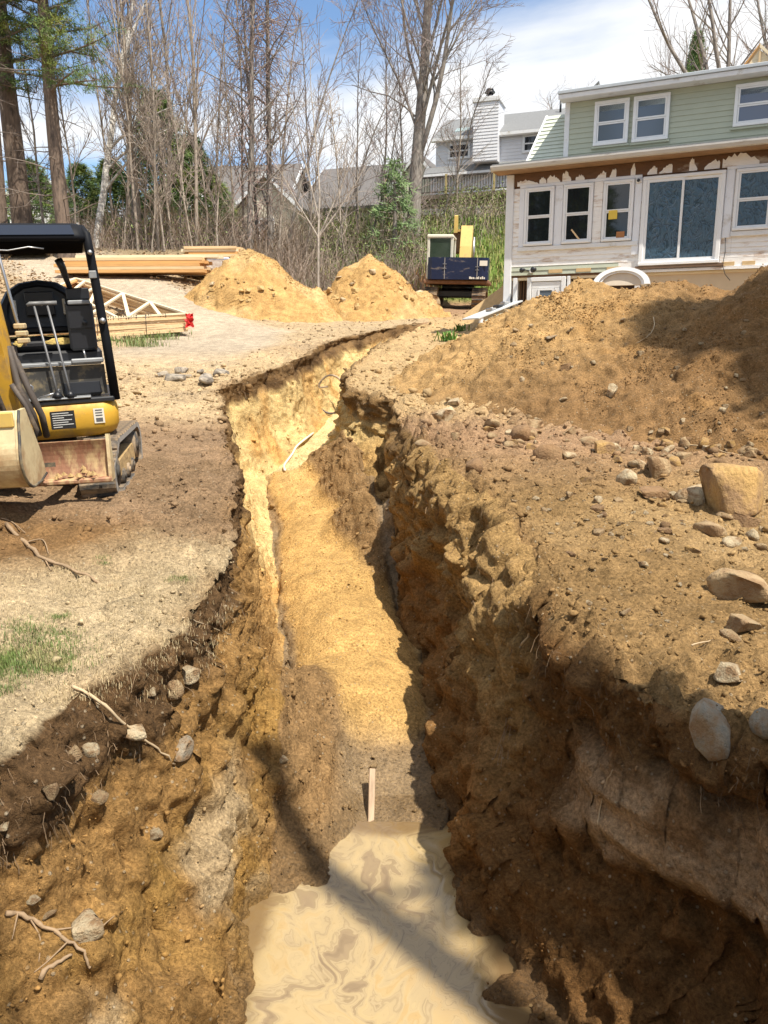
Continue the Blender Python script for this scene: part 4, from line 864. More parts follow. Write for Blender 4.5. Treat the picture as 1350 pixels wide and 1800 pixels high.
# white birch, leaning
T = Tree(8)
P, D, Rr = T.limb(V3((0, 0, 0)), V3((.12, 0, 1)).normalized(), 6, .17, .12, 7, .05, .05, n=8)
for (dx, L, r) in ((.22, 9.5, .10), (.42, 7.5, .07), (.06, 8, .07)):
    p2, d2, r2 = T.limb(P[-1], V3((dx, 0, 1)).normalized(), L, r, .02, 8, .07, .02, n=6); T.branch(p2, d2, r2, 8, .15, 2.4, .8, 2, 5, .02, .15, .4, .008)
for t_, dx in ((3, .9), (4, 1.0), (5, .8)):
    p2, d2, r2 = T.limb(P[t_], V3((dx, 0, .75)).normalized(), 3.8, .07, .02, 6, .10, -.02, n=5); T.branch(p2, d2, r2, 5, .3, 1.2, .8, 1, 3, -.05, .15, .4)
T.done('birch_tree', 'leaning white birch with pale forked stems in front of the evergreens', 'tree', ground_at(168, 34.2), B_birch, B_twigp)
# saplings: five kinds, copied along the wood's edge
def sapling(seed, H, r, lean, kids, mt, mw, wob=.035, dens=1., name='sapling_tree'):
    T = Tree(seed); P, D, Rr = T.limb(V3((0, 0, 0)), V3((lean, 0, 1)).normalized(), H, r, .02, 10, wob, .02, n=6)
    T.branch(P, D, Rr, int(24*dens), .20, H*.24, .60, 2, kids+4, .06, .15, .5, .011)
    return T
SAP = [(sapling(21, 15, .085, .02, 6, B_grey, B_twig), B_grey, B_twig), (sapling(22, 17, .10, .05, 6, B_tan, B_twig), B_tan, B_twig), (sapling(23, 11, .065, -.04, 5, B_tan, B_twigp), B_tan, B_twigp),
       (sapling(24, 13, .07, .09, 6, B_grey, B_twig, .05), B_grey, B_twig), (sapling(25, 8, .05, .0, 5, B_tan, B_twigp, .05), B_tan, B_twigp)]
S_LAB = ['slim grey bare tree among the saplings at the wood edge', 'taller tan bare tree with upright limbs at the wood edge', 'thin tan sapling stem rising from the brush at the wood edge', 'crooked grey bare tree leaning among the saplings', 'short tan sapling in the brush behind the lumber and sand piles']
SPOT = [(205, 35, 2, .9, 1), (218, 33.2, 4, 1, 1.1), (235, 36, 0, 1, 1), (243, 33, 2, 1, .9), (250, 34.5, 1, .95, .9), (258, 33.5, 4, .9, 1), (278, 33.2, 2, 1, 1), (286, 34, 4, 1, .9), (296, 37, 1, 1, 1), (304, 33.5, 2, .9, .85), (318, 34.5, 4, 1, 1.1),
        (346, 33.5, 1, .85, 1.05), (364, 34, 4, 1, 1), (378, 35, 2, .9, .9), (392, 37, 3, 1, .9), (404, 34, 4, 1, 1), (428, 35, 2, 1, 1), (455, 36, 0, 1, .95), (490, 35, 2, 1, .9), (505, 37, 3, 1, .9), (535, 35.5, 4, 1, .9),
        (548, 38, 0, .8, .7), (590, 38, 3, .9, .65), (612, 36, 4, 1, 1), (628, 39, 0, .8, .6), (650, 37.5, 3, .8, .62), (672, 40, 2, 1, .8), (695, 38, 3, .8, .6), (712, 41, 0, .8, .62), (778, 41, 3, .8, .6), (800, 43, 2, 1, .7), (226, 39, 1, 1, 1), (180, 37, 3, 1, 1), (80, 36, 2, 1, .9), (132, 33, 4, 1, 1.2), (266, 32.6, 4, .8, .8), (340, 32.8, 4, .8, .9), (384, 33, 4, .8, .8), (290, 32.8, 2, .7, .7)]
S_KIND = ['slim grey bare tree', 'taller tan bare tree', 'thin tan sapling', 'crooked grey bare tree', 'short tan sapling']
def lab_of(k, px):
    for lim, w in ((100, 'between the thick pine trunks'), (165, 'right beside the slimmer pine'), (212, 'directly behind the white birch'), (232, 'just right of the white birch'), (262, 'above the left part of the long lumber pile'), (284, 'above the middle of the long lumber pile'), (309, 'above the right end of the long lumber pile'), (336, 'behind the left end of the short board stack'), (360, 'behind the middle of the short board stack'), (386, 'behind the right end of the short board stack'), (420, 'behind the left flank of the taller sand pile'), (446, 'close by the left vine draped tree'), (470, 'between the two vine draped trees'), (520, 'behind the right flank of the taller sand pile'), (570, 'behind the gap between the two sand piles'), (620, 'behind the left flank of the stony sand pile'), (662, 'behind the top of the stony sand pile'), (730, 'in the brush left of the tallest bare tree'), (790, 'in the brush right of the tallest bare tree'), (2000, 'on the bank below the wooden deck')):
        if px < lim: return S_KIND[k]+' '+w
first = {}
for (px, Y, k, s1, s2) in SPOT:
    Tk, mt, mw = SAP[k]; loc = ground_at(px, Y); gp = 'bare saplings along the wood edge'
    if k not in first:
        e = Tk.done('bare_sapling', lab_of(k, px), 'tree', loc, mt, mw, gp); e.scale = (s1, s1, s2); e.rotation_euler = (0, 0, rnd.uniform(0, 6.28)); first[k] = e
    else: recopy(first[k], loc, rnd.uniform(-.7, .7) if k in (1, 3) else rnd.uniform(0, 6.28), (s1, s2), lab_of(k, px), gp)
# pale forked sapling in front of the sand piles
T = Tree(40); P, D, Rr = T.limb(V3((0, 0, 0)), V3((.06, 0, 1)).normalized(), 3.3, .05, .04, 5, .03, n=7)
for dx, L in ((-.18, 6), (.10, 6.5), (.45, 4.5), (-.55, 3.5), (.75, 3.8)):
    p2, d2, r2 = T.limb(P[-1 if abs(dx) < .3 else -2], V3((dx, .1, .9)).normalized(), L, .035, .010, 7, .06, .04, n=5); T.branch(p2, d2, r2, 9, .2, 1.5, .7, 2, 4, .05, .12, .45)
T.done('bare_tree', 'pale slender forked tree standing between the two sand piles', 'tree', ground_at(560, 30), bark('pale_bark', (.36, .31, .26), (.2, .17, .14)), B_twigp)
# vine draped pair
for n_, (px, Y, seed, H, lab) in enumerate(((440, 34, 51, 15, 'vine draped tree, left of the two straight trunks behind the taller sand pile'), (474, 35, 52, 16, 'vine draped tree with forked top, right of the two behind the taller sand pile'))):
    T = Tree(seed); P, D, Rr = T.limb(V3((0, 0, 0)), V3((.03 if n_ else .0, 0, 1)).normalized(), H, .14, .04, 11, .03, .02, n=8); T.branch(P, D, Rr, 26, .15, 3.2, .7, 2, 8, .03, .16, .45, .011)
    vn = MB()
    for k in range(280):
        f = T.r.random()**.7*(len(P)-2); i = int(f); p = P[i].lerp(P[i+1], f-i); a = T.r.random()*6.28
        d = V3((math.cos(a), math.sin(a), T.r.uniform(-.8, .9))).normalized(); q = p.copy(); pts = [q.copy()]
        for j in range(7):
            d = (d+V3((T.r.gauss(0, .45), T.r.gauss(0, .45), T.r.gauss(-.16, .35)))).normalized(); q = q+d*.26; pts.append(q.copy())
        vn.tube(pts, .012, 3, 0, False)
    T.done('vine_draped_tree', lab, 'tree', ground_at(px, Y), B_grey, B_twig, None, [('vines', vn, B_vine)])
# tall pines at the left edge
def pine(seed, H, r, lean, z0, z1, Lmax, nb, lab, px, Y, side=None):
    T = Tree(seed); P, D, Rr = T.limb(V3((0, 0, 0)), V3((lean, 0, 1)).normalized(), H, r, r*.35, 12, .014, n=10)
    T.tr.tube([V3((0, 0, -.3)), V3((lean*.3, 0, .3)), V3((lean*1.2, 0, 1.2))], [r*1.45, r*1.15, r*1.0], 10, 0, False)
    nm, dead = MB(), MB()
    for k in range(nb):
        z = z0+(z1-z0)*(k+T.r.random())/nb; f = z/H*12; i = min(int(f), 11); p = P[i].lerp(P[i+1], f-i)
        a = T.r.random()*6.28 if side is None or T.r.random() < .3 else T.r.gauss(side, .6)
        L = Lmax*T.r.uniform(.55, 1.1)*(1-.35*(z-z0)/(H-z0))
        pts, dd, rr_ = T.limb(p, V3((math.cos(a), math.sin(a), T.r.uniform(-.05, .30))).normalized(), L, .06, .015, 6, .07, .02, n=5)
        for j in range(2, 7):
            for _ in range(4):
                c = pts[j]+V3((T.r.gauss(0, .30), T.r.gauss(0, .30), T.r.gauss(.08, .13)))
                T.tw.tube([pts[j], pts[j].lerp(c, .5)+V3((0, 0, .04)), c], [.015, .012, .008], 3, 0, False)
                for _2 in range(3): T.needles(nm, c+V3((T.r.gauss(0, .12), T.r.gauss(0, .12), T.r.gauss(0, .07))), (dd[j]+V3((0, 0, .4))).normalized(), 8, .24, .013)
    for k in range(16):
        z = T.r.uniform(1.5, z0+2); f = z/H*12; i = min(int(f), 11); p = P[i].lerp(P[i+1], f-i); a = T.r.random()*6.28
        pts, dd, rr_ = T.limb(p, V3((math.cos(a), math.sin(a), T.r.uniform(-.2, .25))).normalized(), T.r.uniform(.6, 2.6), .03, .008, 4, .1, n=4, mb=T.tw)
        T.branch(pts, dd, rr_, 3, .3, .8, .7, 1, 3, 0, .15, .5)
    return T.done('pine_tree', lab, 'tree', ground_at(px, Y), B_pine, mat('dead_twig', (.20, .16, .13), .9), None, [('needles', nm, M_needle)])
pine(61, 21, .43, .015, 6.8, 19, 2.6, 26, 'thick pine trunk second from the left edge behind the mini excavator canopy', 44, 33, 0.)
pine(62, 21, .42, .04, 6.2, 19, 2.8, 24, 'thick pine trunk cut by the left edge of the view', -2, 32, 0.)
pine(63, 19, .30, -.02, 6.0, 17, 3.0, 46, 'slimmer pine with yellow green boughs right of the two thick pine trunks', 118, 31.5, -.4)
# evergreens deeper in
def evergreen(seed, H, r0, n, mt, dens=1., cone=1.):
    T = Tree(seed); T.limb(V3((0, 0, 0)), V3((0, 0, 1)), H, .10+.012*H, .02, 6, .02, n=6); nm = MB()
    for k in range(n):
        t = T.r.random()**.8; z = H*(.06+.94*t); rad = r0*((1-t)**.75*cone+.10)*math.sqrt(T.r.uniform(.15, 1)); a = T.r.random()*6.28
        c = V3((math.cos(a)*rad, math.sin(a)*rad, z-.12*rad)); d = V3((math.cos(a), math.sin(a), .15)).normalized()
        for _ in range(2): T.needles(nm, c+V3((T.r.gauss(0, .14), T.r.gauss(0, .14), T.r.gauss(0, .1))), d, 7, .34, .028, .8)
        if k % 4 == 0: T.tw.tube([V3((0, 0, z-.1)), c], [.02, .01], 3, 0, False)
    return T, nm
EV, EN = evergreen(71, 7.5, 2.5, 1000, M_needleD)
e1 = EV.done('evergreen_tree', 'broad dark evergreen behind the saplings left of the vine draped trees', 'tree', ground_at(290, 41), B_pine, B_twig, None, [('needles', EN, M_needle)])
for px, Y, s1, s2, lab in ((205, 43, .8, .62, 'lower dark evergreen behind the white birch'), (345, 42, .8, .75, 'rounded evergreen between the broad evergreen and the brown roofed house'), (150, 40, .7, .55, 'small dark evergreen right of the slimmer pine'), (65, 42, .8, .6, 'dark evergreen seen between the thick pine trunks'), (280, 37.5, .75, .36, 'low bushy evergreen at the foot of the saplings'), (390, 45, .6, .5, 'small evergreen beside the brown roofed house'), (1000, 52, .7, 1.05, 'dark evergreen top rising behind the dormer roof corner'), (1200, 46, .5, 1.35, 'small evergreen tip showing above the dormer roof edge')):
    recopy(e1, ground_at(px, Y), rnd.random()*6, (s1, s2), lab)
YP, YN = evergreen(72, 4.8, 1.7, 125, M_spruce, 1, .8)
YP.done('young_pine', 'young soft green pine in front of the big bare tree', 'tree', ground_at(692, 36.5), B_grey, B_twigp, None, [('needles', YN, M_spruce)])
# bare trees behind the houses
T = Tree(80); P, D, Rr = T.limb(V3((0, 0, 0)), V3((0, 0, 1)), 7, .26, .18, 6, .02, n=7)
for dx, dy in ((-.35, .1), (.3, 0), (.02, .1), (-.7, 0), (.65, .1), (-.15, -.2)):
    p2, d2, r2 = T.limb(P[-2], V3((dx, dy, 1)).normalized(), 9, .12, .02, 8, .05, .03, n=5); T.branch(p2, d2, r2, 12, .1, 3.4, .75, 2, 7, .05, .1, .45, .01)
bt = T.done('bare_tree', 'bare tree with reddish twigs rising behind the house roof at the right edge', 'tree', ground_at(1270, 34) + V3((0, 0, .5)), B_grey, B_twig)
recopy(bt, ground_at(1370, 38), 2, (1, 1), 'bare tree behind the roof cut by the right edge')
recopy(bt, ground_at(1010, 62), 1, (.95, .72), 'pale bare crown showing between the neighbour roof and the dormer')
recopy(bt, ground_at(1150, 50), 4, (.4, .76), 'wispy bare twigs above the dormer roof edge, left of the evergreen tip')
# undergrowth: a tangle nobody could count
def brush(name, n, regions, seed, m, hmax=2.4, lean=.45):
    r_ = np.random.default_rng(seed); Vs, Fs = [], []; base = 0
    for (px0, px1, Y0, Y1, w, hs) in regions:
        k = int(n*w); px = r_.uniform(px0, px1, k); Yv = r_.uniform(Y0, Y1, k); Xv = (px-675)/1350*(Yv*.978*1.0); zz = gz(Xv, Yv)
        h = hs*r_.uniform(.35, 1, k)**1.0; a = r_.uniform(0, 6.28, k); ln = r_.uniform(.05, lean*2, k); wdt = r_.uniform(.006, .016, k)
        ss = np.linspace(0, 1, 5); cv = r_.normal(0, .25, (k, 2))
        P = np.zeros((k, 5, 3)); jitter = r_.normal(0, .05, (k, 5, 3)); jitter[:, 0] = 0
        P[..., 0] = Xv[:, None]+np.cos(a)[:, None]*ln[:, None]*h[:, None]*ss**1.6+cv[:, :1]*ss*(1-ss)
        P[..., 1] = Yv[:, None]+np.sin(a)[:, None]*ln[:, None]*h[:, None]*ss**1.6+cv[:, 1:]*ss*(1-ss)
        P[..., 2] = zz[:, None]-.1+h[:, None]*(ss-.35*ln[:, None]*ss**2.4)
        P += jitter*h[:, None, None]*.8
        for b in range(2):
            o = np.array([1, 0, 0]) if b == 0 else np.array([0, 1, 0])
            wv_ = wdt[:, None, None]*(1-.6*ss)[None, :, None]*o
            A, B_ = P-wv_, P+wv_; q = np.stack([A, B_], 2).reshape(k, 10, 3)
            if b == 0:
                Vs.append(q.reshape(-1, 3)); f = np.array([[0, 1, 3, 2], [2, 3, 5, 4], [4, 5, 7, 6], [6, 7, 9, 8]])
                Fs.append((f[None]+base+10*np.arange(k)[:, None, None]).reshape(-1, 4)); base += 10*k
    return tag(link(name, np_mesh(name, np.concatenate(Vs), np.concatenate(Fs), [m], smooth=False)), kind='stuff')
brush('undergrowth', 5000, [(120, 540, 32.8, 38, .34, 2.4), (500, 770, 31, 38, .34, 2.6), (200, 560, 38, 46, .14, 2.2), (540, 900, 38, 46, .12, 2.6), (0, 140, 33, 38, .05, 1.6)], 5, mat('brush_stems', (.26, .20, .155), .9, var=.35, vscale=.6))
brush('undergrowth', 1900, [(400, 760, 33, 40, .6, 3.4), (760, 900, 40.5, 45, .25, 2.6), (200, 420, 33, 40, .3, 2.6)], 6, mat('pale_brush_stems', (.33, .26, .20), .9, var=.3, vscale=.6), lean=.7)
brush('russet_shrub', 700, [(722, 762, 33.2, 34.6, 1, 1.5)], 7, mat('russet_stems', (.36, .17, .06), .9, var=.3, vscale=1), lean=.6)
# fresh spring leaves speckling the brush
def leaf_specks(name, n, regions, seed, m, size):
    r_ = np.random.default_rng(seed); Vs = []
    for (px0, px1, Y0, Y1, h0, h1, w) in regions:
        k = int(n*w); px = r_.uniform(px0, px1, k); Yv = r_.uniform(Y0, Y1, k); Xv = (px-675)/1350*(Yv*.978); z = gz(Xv, Yv)+r_.uniform(h0, h1, k)
        c = np.stack([Xv, Yv, z], -1)+r_.normal(0, .15, (k, 3)); a = r_.normal(0, 1, (k, 3)); a /= np.linalg.norm(a, axis=1, keepdims=True); b = np.cross(a, r_.normal(0, 1, (k, 3))); b /= np.linalg.norm(b, axis=1, keepdims=True)
        s = (size*r_.uniform(.6, 1.3, k))[:, None]; Vs.append(np.stack([c-a*s, c+b*s*.6, c+a*s, c-b*s*.6], 1).reshape(-1, 3))
    V = np.concatenate(Vs); return tag(link(name, np_mesh(name, V, np.arange(len(V)).reshape(-1, 4), [m], smooth=False)), kind='stuff')
leaf_specks('spring_leaves', 12000, [(560, 780, 34, 40, .1, 1.8, .45), (770, 900, 40, 45, .1, 2.0, .3), (200, 400, 33, 40, .1, 1.2, .25)], 3, mat('spring_leaf', (.15, .19, .04), .6, var=.4, vscale=.8), .05)
# trees behind and beside the photographer: their shade falls into the view
T = Tree(90); P, D, Rr = T.limb(V3((0, 0, 0)), V3((0, 0, 1)), 13.2, .17, .10, 9, .006, n=10); T.branch(P, D, Rr, 2, .96, .6, .7, 1, 2, .05)
T.done('bare_tree', 'straight bare trunk behind the viewer shading the muddy water', 'tree', V3((4.5, -1.2, float(gz(4.5, -1.2))-.2)), B_grey, B_twig)
T = Tree(97)  # unseen stems, added to keep the near right wall in shade
for w_, hh in ((-.19, 13.5), (-.04, 14)):
    P, D, Rr = T.limb(V3((.76*w_, .65*w_, 0)), V3((0, 0, 1)), hh, .155, .12, 8, .002, n=8); T.branch(P, D, Rr, 4, .88, 1.4, .7, 2, 4, .05)
T.done('bare_tree', 'added pair of unseen bare stems behind the viewer, shading the right trench wall', 'tree', V3((5.84, -2.12, float(gz(5.84, -2.12))-.2)), B_grey, B_twig)
for k, (x, y, r) in enumerate(((4.15, -3.0, .10), (3.7, -3.2, .08), (5.0, -4.2, .12))):
    T = Tree(91+k); P, D, Rr = T.limb(V3((0, 0, 0)), V3((.02, 0, 1)).normalized(), 13, r, .03, 9, .02, n=6); T.branch(P, D, Rr, 6, .6, 1.6, .7, 1, 4, .05)
    T.done('bare_sapling', 'thin bare tree behind the viewer shading the left slope', 'tree', V3((x, y, float(gz(x, y))-.2)), B_grey, B_twig, 'thin bare trees behind the viewer')
sh, shn = evergreen(95, 18.5, 3.3, 2600, M_needle)
SHADE_TREE = sh.done('evergreen_tree', 'dense evergreen outside the right edge shading the spoil heap', 'tree', V3((10.1, 4.3, float(gz(10.1, 4.3))-.2)), B_pine, B_twig, None, [('needles', shn, M_needle)])
for x, y, s1, s2 in ((-13, -4, 1, .85), (-17, -9, 1.1, 1.1), (-10, -9, 1, .95), (-20, -4, 1, .9), (-6, -14, .9, .9), (2, -20, .9, .9), (-24, -13, 1.2, 1.2)):
    recopy(SHADE_TREE, V3((x, y, float(gz(x, y))-.2)), rnd.random()*6, (s1, s2), 'evergreen behind the viewer mirrored in the house windows', 'evergreens behind the viewer')
# ------------------------------------------------------------------ machines
M_yel = mat('machine_yellow', (.60, .34, .035), .5, var=.12, vscale=4, dirt=(.30, .19, .085), dscale=2.6, damt=.46)
M_yel2 = mat('faded_yellow', (.58, .40, .11), .5, var=.08, vscale=4, dirt=(.42, .28, .12), dscale=2, damt=.25)
M_cream = mat('cream_steel', (.56, .46, .27), .5, var=.14, vscale=5, dirt=(.34, .22, .11), dscale=3, damt=.62, bump=.12, bscale=18)
M_rust = mat('worn_rusty_steel', (.30, .15, .09), .55, metal=.2, var=.25, vscale=9, dirt=(.52, .38, .20), dscale=3.5, damt=.5, bump=.08, stretch=(3, 3, 1))
M_rub = mat('dusty_rubber', (.055, .05, .045), .85, var=.2, vscale=8, dirt=(.33, .24, .15), dscale=5, damt=.62, bump=.15)
M_rubL = mat('pale_dusty_rubber', (.30, .28, .25), .85, var=.15, vscale=6, dirt=(.15, .13, .11), dscale=6, damt=.4, bump=.1)
M_seat = mat('black_vinyl', (.012, .013, .017), .42, bump=.04, bscale=60)
M_foam = mat('torn_foam', (.68, .50, .16), .9, var=.2, vscale=15, bump=.3, bscale=40)
M_grime = mat('grimy_panel', (.05, .048, .045), .6, var=.3, vscale=6, dirt=(.24, .19, .11), dscale=6, damt=.45)
M_deckm = mat('scuffed_deck', (.26, .27, .28), .5, metal=.3, var=.15, dirt=(.05, .05, .05), dscale=4, damt=.3)
M_chrome = mat('grey_rod', (.36, .36, .37), .3, metal=.8)
M_dirtst = mat('caked_mud', (.40, .27, .12), .95, var=.25, vscale=10, bump=.4, bscale=20)
M_hose = mat('dusty_hose', (.075, .06, .05), .7, var=.2, dirt=(.2, .15, .1), dscale=6, damt=.4)
M_visor = glass_mat('dark_visor', (.006, .012, .028), 0, .18); M_canopy = mat('canopy_black', (.010, .011, .014), .55, spec=.10)
M_decal = mat('white_decal', (.72, .68, .58), .5); M_decalb = mat('black_decal', (.02, .02, .022), .4); M_ink = mat('faded_ink', (.10, .10, .10), .7); M_inkw = mat('white_ink', (.6, .6, .58), .6)

ME = empty('mini_excavator', 'yellow mini excavator with black canopy and black seat parked left of the trench', 'excavator', (-3.0, 6.42, -1.27), (R(3), R(-2.6), R(9)))
def track_loop(w, pts_top, lug, thick=.045):
    """closed belt profile in (y,z): rounded polygon; returns the outline points"""
    out_ = []
    for (cy, cz, r, a0, a1) in pts_top:
        for i in range(9):
            a = R(a0+(a1-a0)*i/8); out_.append((cy+r*math.cos(a), cz+r*math.sin(a)))
    return out_
def make_track(parent, x0, x1, prof, label=None, lug_n=34, th=.04, mside=None, lugh=.018):
    n = len(prof); cen = (sum(p[0] for p in prof)/n, sum(p[1] for p in prof)/n)
    b = MB()
    inner = [(cen[0]+(p[0]-cen[0])*(1-th/.5), cen[1]+(p[1]-cen[1])*(1-th*1.9/.4)) for p in prof]
    for i in range(n):
        j = (i+1) % n; o0, o1, i0, i1 = prof[i], prof[j], inner[i], inner[j]
        b.add([(x0, *o0), (x1, *o0), (x1, *o1), (x0, *o1)], [(0, 3, 2, 1)], 0, True)
        b.add([(x0, *i0), (x1, *i0), (x1, *i1), (x0, *i1)], [(0, 1, 2, 3)], 0, True)
        for x, f in ((x0, 1), (x1, 0)):
            b.add([(x, *o0), (x, *o1), (x, *i1), (x, *i0)], [(0, 1, 2, 3) if f else (3, 2, 1, 0)], 1)
    tk = b.build('track', [M_rub, mside or M_rubL], parent)
    if label: tk['label'] = label
    # lugs, evenly spaced along the belt
    L = [0]
    for i in range(n): L.append(L[-1]+math.dist(prof[i], prof[(i+1) % n]))
    lug_me = None
    for k in range(lug_n):
        s = L[-1]*k/lug_n; i = max(j for j in range(n) if L[j] <= s); f = (s-L[i])/max(1e-6, L[i+1]-L[i]); p, q = prof[i], prof[(i+1) % n]
        y, z = p[0]+(q[0]-p[0])*f, p[1]+(q[1]-p[1])*f; a = math.atan2(q[1]-p[1], q[0]-p[0])
        if lug_me is None:
            m = MB(); w = (x1-x0); m.prism([(-.028, -.004), (.028, -.004), (.018, lugh), (-.018, lugh)], -w/2+.004, w/2-.004, 0); g = m.build('lug', M_rub, tk); lug_me = g.data
        else: g = link('lug', lug_me, tk)
        # outward is on the right of travel for a clockwise loop
        nrm = (-math.sin(a), math.cos(a)); sgn = 1 if (nrm[0]*(y-cen[0])+nrm[1]*(z-cen[1])) > 0 else -1
        g.location = ((x0+x1)/2, y, z); g.rotation_euler = (a if sgn > 0 else a+math.pi, 0, 0)
    return tk
PR = track_loop(.3, [(-.10, .205, .20, 270, 150), (.10, .32, .16, 150, 90), (1.12, .30, .17, 90, -20), (1.05, .205, .20, -20, -90)], 0)[::-1]
for sx in (1, -1):
    xa, xb = (.47, .76) if sx > 0 else (-.76, -.47)
    tk = make_track(ME, xa, xb, PR)
    xo = xb if sx > 0 else xa
    for (cy, cz, r) in ((-.06, .22, .125), (1.06, .26, .13), (.25, .12, .065), (.5, .12, .065), (.75, .12, .065)):
        w = MB(); w.tube([(xo-.16*sx, cy, cz), (xo-.015*sx, cy, cz)], r, 16); w.tube([(xo-.016*sx, cy, cz), (xo-.004*sx, cy, cz)], r*.45, 10); w.build('roller', M_rub, tk)
    fm = MB(); fm.prism([(.05, .14), (.95, .14), (.98, .24), (.9, .30), (.1, .27)], xo-.14*sx if sx > 0 else xo+.03, xo-.03*sx if sx > 0 else xo+.14, 0); fm.build('track_frame', M_dirtst, tk)
un = MB(); un.bbox((-.47, .25, .22), (.47, .85, .40), .03); un.tube([(0, .55, .40), (0, .55, .50)], .30, 24); un.build('undercarriage', M_black, ME)
# dozer blade
bl = MB(); prof = [(-.60+.055*math.cos(t_), 0.29+.29*k/8) for k, t_ in enumerate(np.linspace(-1.2, 1.2, 9))]
bk = [(y+.035, z) for y, z in prof]
bl.prism(prof+bk[::-1], -.78, .78, 0, sm=False); bl.bbox((-.80, -.66, .26), (.80, -.55, .295), .008)
blade = bl.build('dozer_blade', M_rust, ME)
for x in (-.80, .78): MB().prism([(-.64, .26), (-.50, .26), (-.50, .61), (-.56, .62), (-.60, .42)], x, x+.025, 0).build('blade_end', M_cream, blade)
for x in (-.36, .30): MB().prism([(-.55, .33), (.35, .24), (.35, .33), (-.55, .42)], x, x+.08, 0).build('blade_arm', M_grime, ME)
md = MB(); r_ = random.Random(4)
for k in range(60):
    x, y, s = r_.uniform(-.74, .74), r_.uniform(-.66, -.565), r_.uniform(.008, .03); z = .295+r_.uniform(0, .07)*(1-abs(y+.56)/.15)
    md.add([(x-s, y, z), (x+s*.3, y-s, z), (x+s, y+s*.4, z), (x, y, z+s*1.2)], [(0, 1, 3), (1, 2, 3), (2, 0, 3)])
o = md.build('blade_dirt', M_dirtst, ME); o['kind'] = 'stuff'
# body: rounded yellow skirt
def rrect(hw_, y0, y1, r, n=6):
    c = []
    for cx, cy, a0 in ((hw_-r, y0+r, -90), (hw_-r, y1-r, 0), (-hw_+r, y1-r, 90), (-hw_+r, y0+r, 180)):
        for i in range(n+1): a = R(a0+90*i/n); c.append((cx+r*math.cos(a), cy+r*math.sin(a)))
    return c
bo = MB(); lev = [(.505, .60, .06), (.54, .64, .0), (.60, .665, -.025), (.70, .67, -.03), (.755, .665, -.025), (.785, .65, -.005)]
rings = [[(x, y, z) for x, y in rrect(h, .0+o_, 1.25-o_, .16)] for z, h, o_ in lev]; n = len(rings[0]); vs = [p for r2 in rings for p in r2]
fs = [(i*n+j, i*n+(j+1) % n, (i+1)*n+(j+1) % n, (i+1)*n+j) for i in range(len(rings)-1) for j in range(n)]
bo.add(vs, fs, 0, True); bo.add(vs, [tuple(range(n))[::-1], tuple((len(rings)-1)*n+j for j in range(n))], 0)
body = bo.build('body_skirt', M_yel, ME)
dp = MB(); dp.box((.12, -.0335, .595), (.31, -.0295, .745)); dp = dp.build('warning_plate', M_decalb, body)
for k in range(7):
    w = (.13, .16, .09, .15, .12, .16, .07)[k]; MB().box((.135, -.0355, .724-.019*k), (.135+w, -.0338, .730-.019*k)).build('text_line', M_inkw, dp)
dq = MB(); dq.box((.46, -.033, .62), (.545, -.0285, .745)); dq = dq.build('sticker', M_decal, body)
for k in range(3): MB().box((.475, -.0345, .725-.022*k), (.53, -.0332, .735-.022*k)).build('text_line', M_ink, dq)
MB().box((.475, -.0345, .632), (.53, -.0332, .665)).build('pictogram', M_ink, dq)
for dx, dz in ((0, .018), (.022, 0), (-.022, 0), (0, -.018)): MB().tube([(-.03+dx, -.034, .60+dz), (-.03+dx, -.027, .60+dz)], .008, 8).build('drain_hole', M_black, body)
# floor pan, deck lip, seat base
MB().bbox((-.64, .00, .79), (.645, 1.2, .835), .01).build('floor_plate', M_black, ME)
MB().bbox((-.60, -.01, .836), (.46, .20, .85), .004).build('deck_lip', M_deckm, ME)
MB().box((-.60, .12, .85), (.60, .16, 1.10)).build('kick_panel', M_grime, ME)
MB().bbox((-.60, .10, 1.105), (.58, .30, 1.135), .006).build('deck_ledge', M_deckm, ME)
pl = MB(); pl.box((-.40, .1165, .94), (-.20, .1195, 1.06)); pl = pl.build('instruction_plate', M_deckm, ME)
for k in range(5): MB().box((-.385, .115, 1.035-.02*k), (-.23-.03*(k % 2), .1163, 1.041-.02*k)).build('text_line', M_ink, pl)
MB().bbox((-.62, .30, 1.10), (.60, .95, 1.22), .02).build('seat_box', M_seat, ME)
pd = MB(); pd.bbox((.24, -.02, .855), (.56, .10, .985), .02, M=Matrix.Rotation(R(-8), 4, 'X')); pd.build('pedal', M_seat, ME)
for k in range(2): MB().tube([(.05+.09*k, .03, .86), (.22, .05, .90+.02*k)], .008, 6).build('pedal_rod', M_chrome, ME)
# seat
seat = MB(); seat.bbox((-.36, .33, 1.22), (.30, .86, 1.345), .05); seat = seat.build('seat', M_seat, ME)
ft = MB(); rr = random.Random(12)
for (cx, cy, sx_, sy_) in ((.03, .37, .11, .05), (.17, .40, .09, .08), (-.24, .37, .05, .04), (.24, .47, .05, .09), (-.12, .42, .06, .03)):
    n = 14; vs = [(cx, cy, 1.357)]+[(cx+sx_*math.cos(6.283*i/n)*rr.uniform(.6, 1.1), cy+sy_*math.sin(6.283*i/n)*rr.uniform(.6, 1.1), 1.347+rr.uniform(-.004, .006)) for i in range(n)]
    ft.add(vs, [(0, i+1, (i+1) % n+1) for i in range(n)], 0, True)
for (cx, cz, sx_, sz_) in ((.10, 1.305, .13, .035), (-.22, 1.30, .05, .03), (.24, 1.315, .05, .03)):
    n = 14; vs = [(cx, .318, cz)]+[(cx+sx_*math.cos(6.283*i/n)*rr.uniform(.6, 1.1), .326, cz+sz_*math.sin(6.283*i/n)*rr.uniform(.6, 1.1)) for i in range(n)]
    ft.add(vs, [(0, i+1, (i+1) % n+1) for i in range(n)], 0, True)
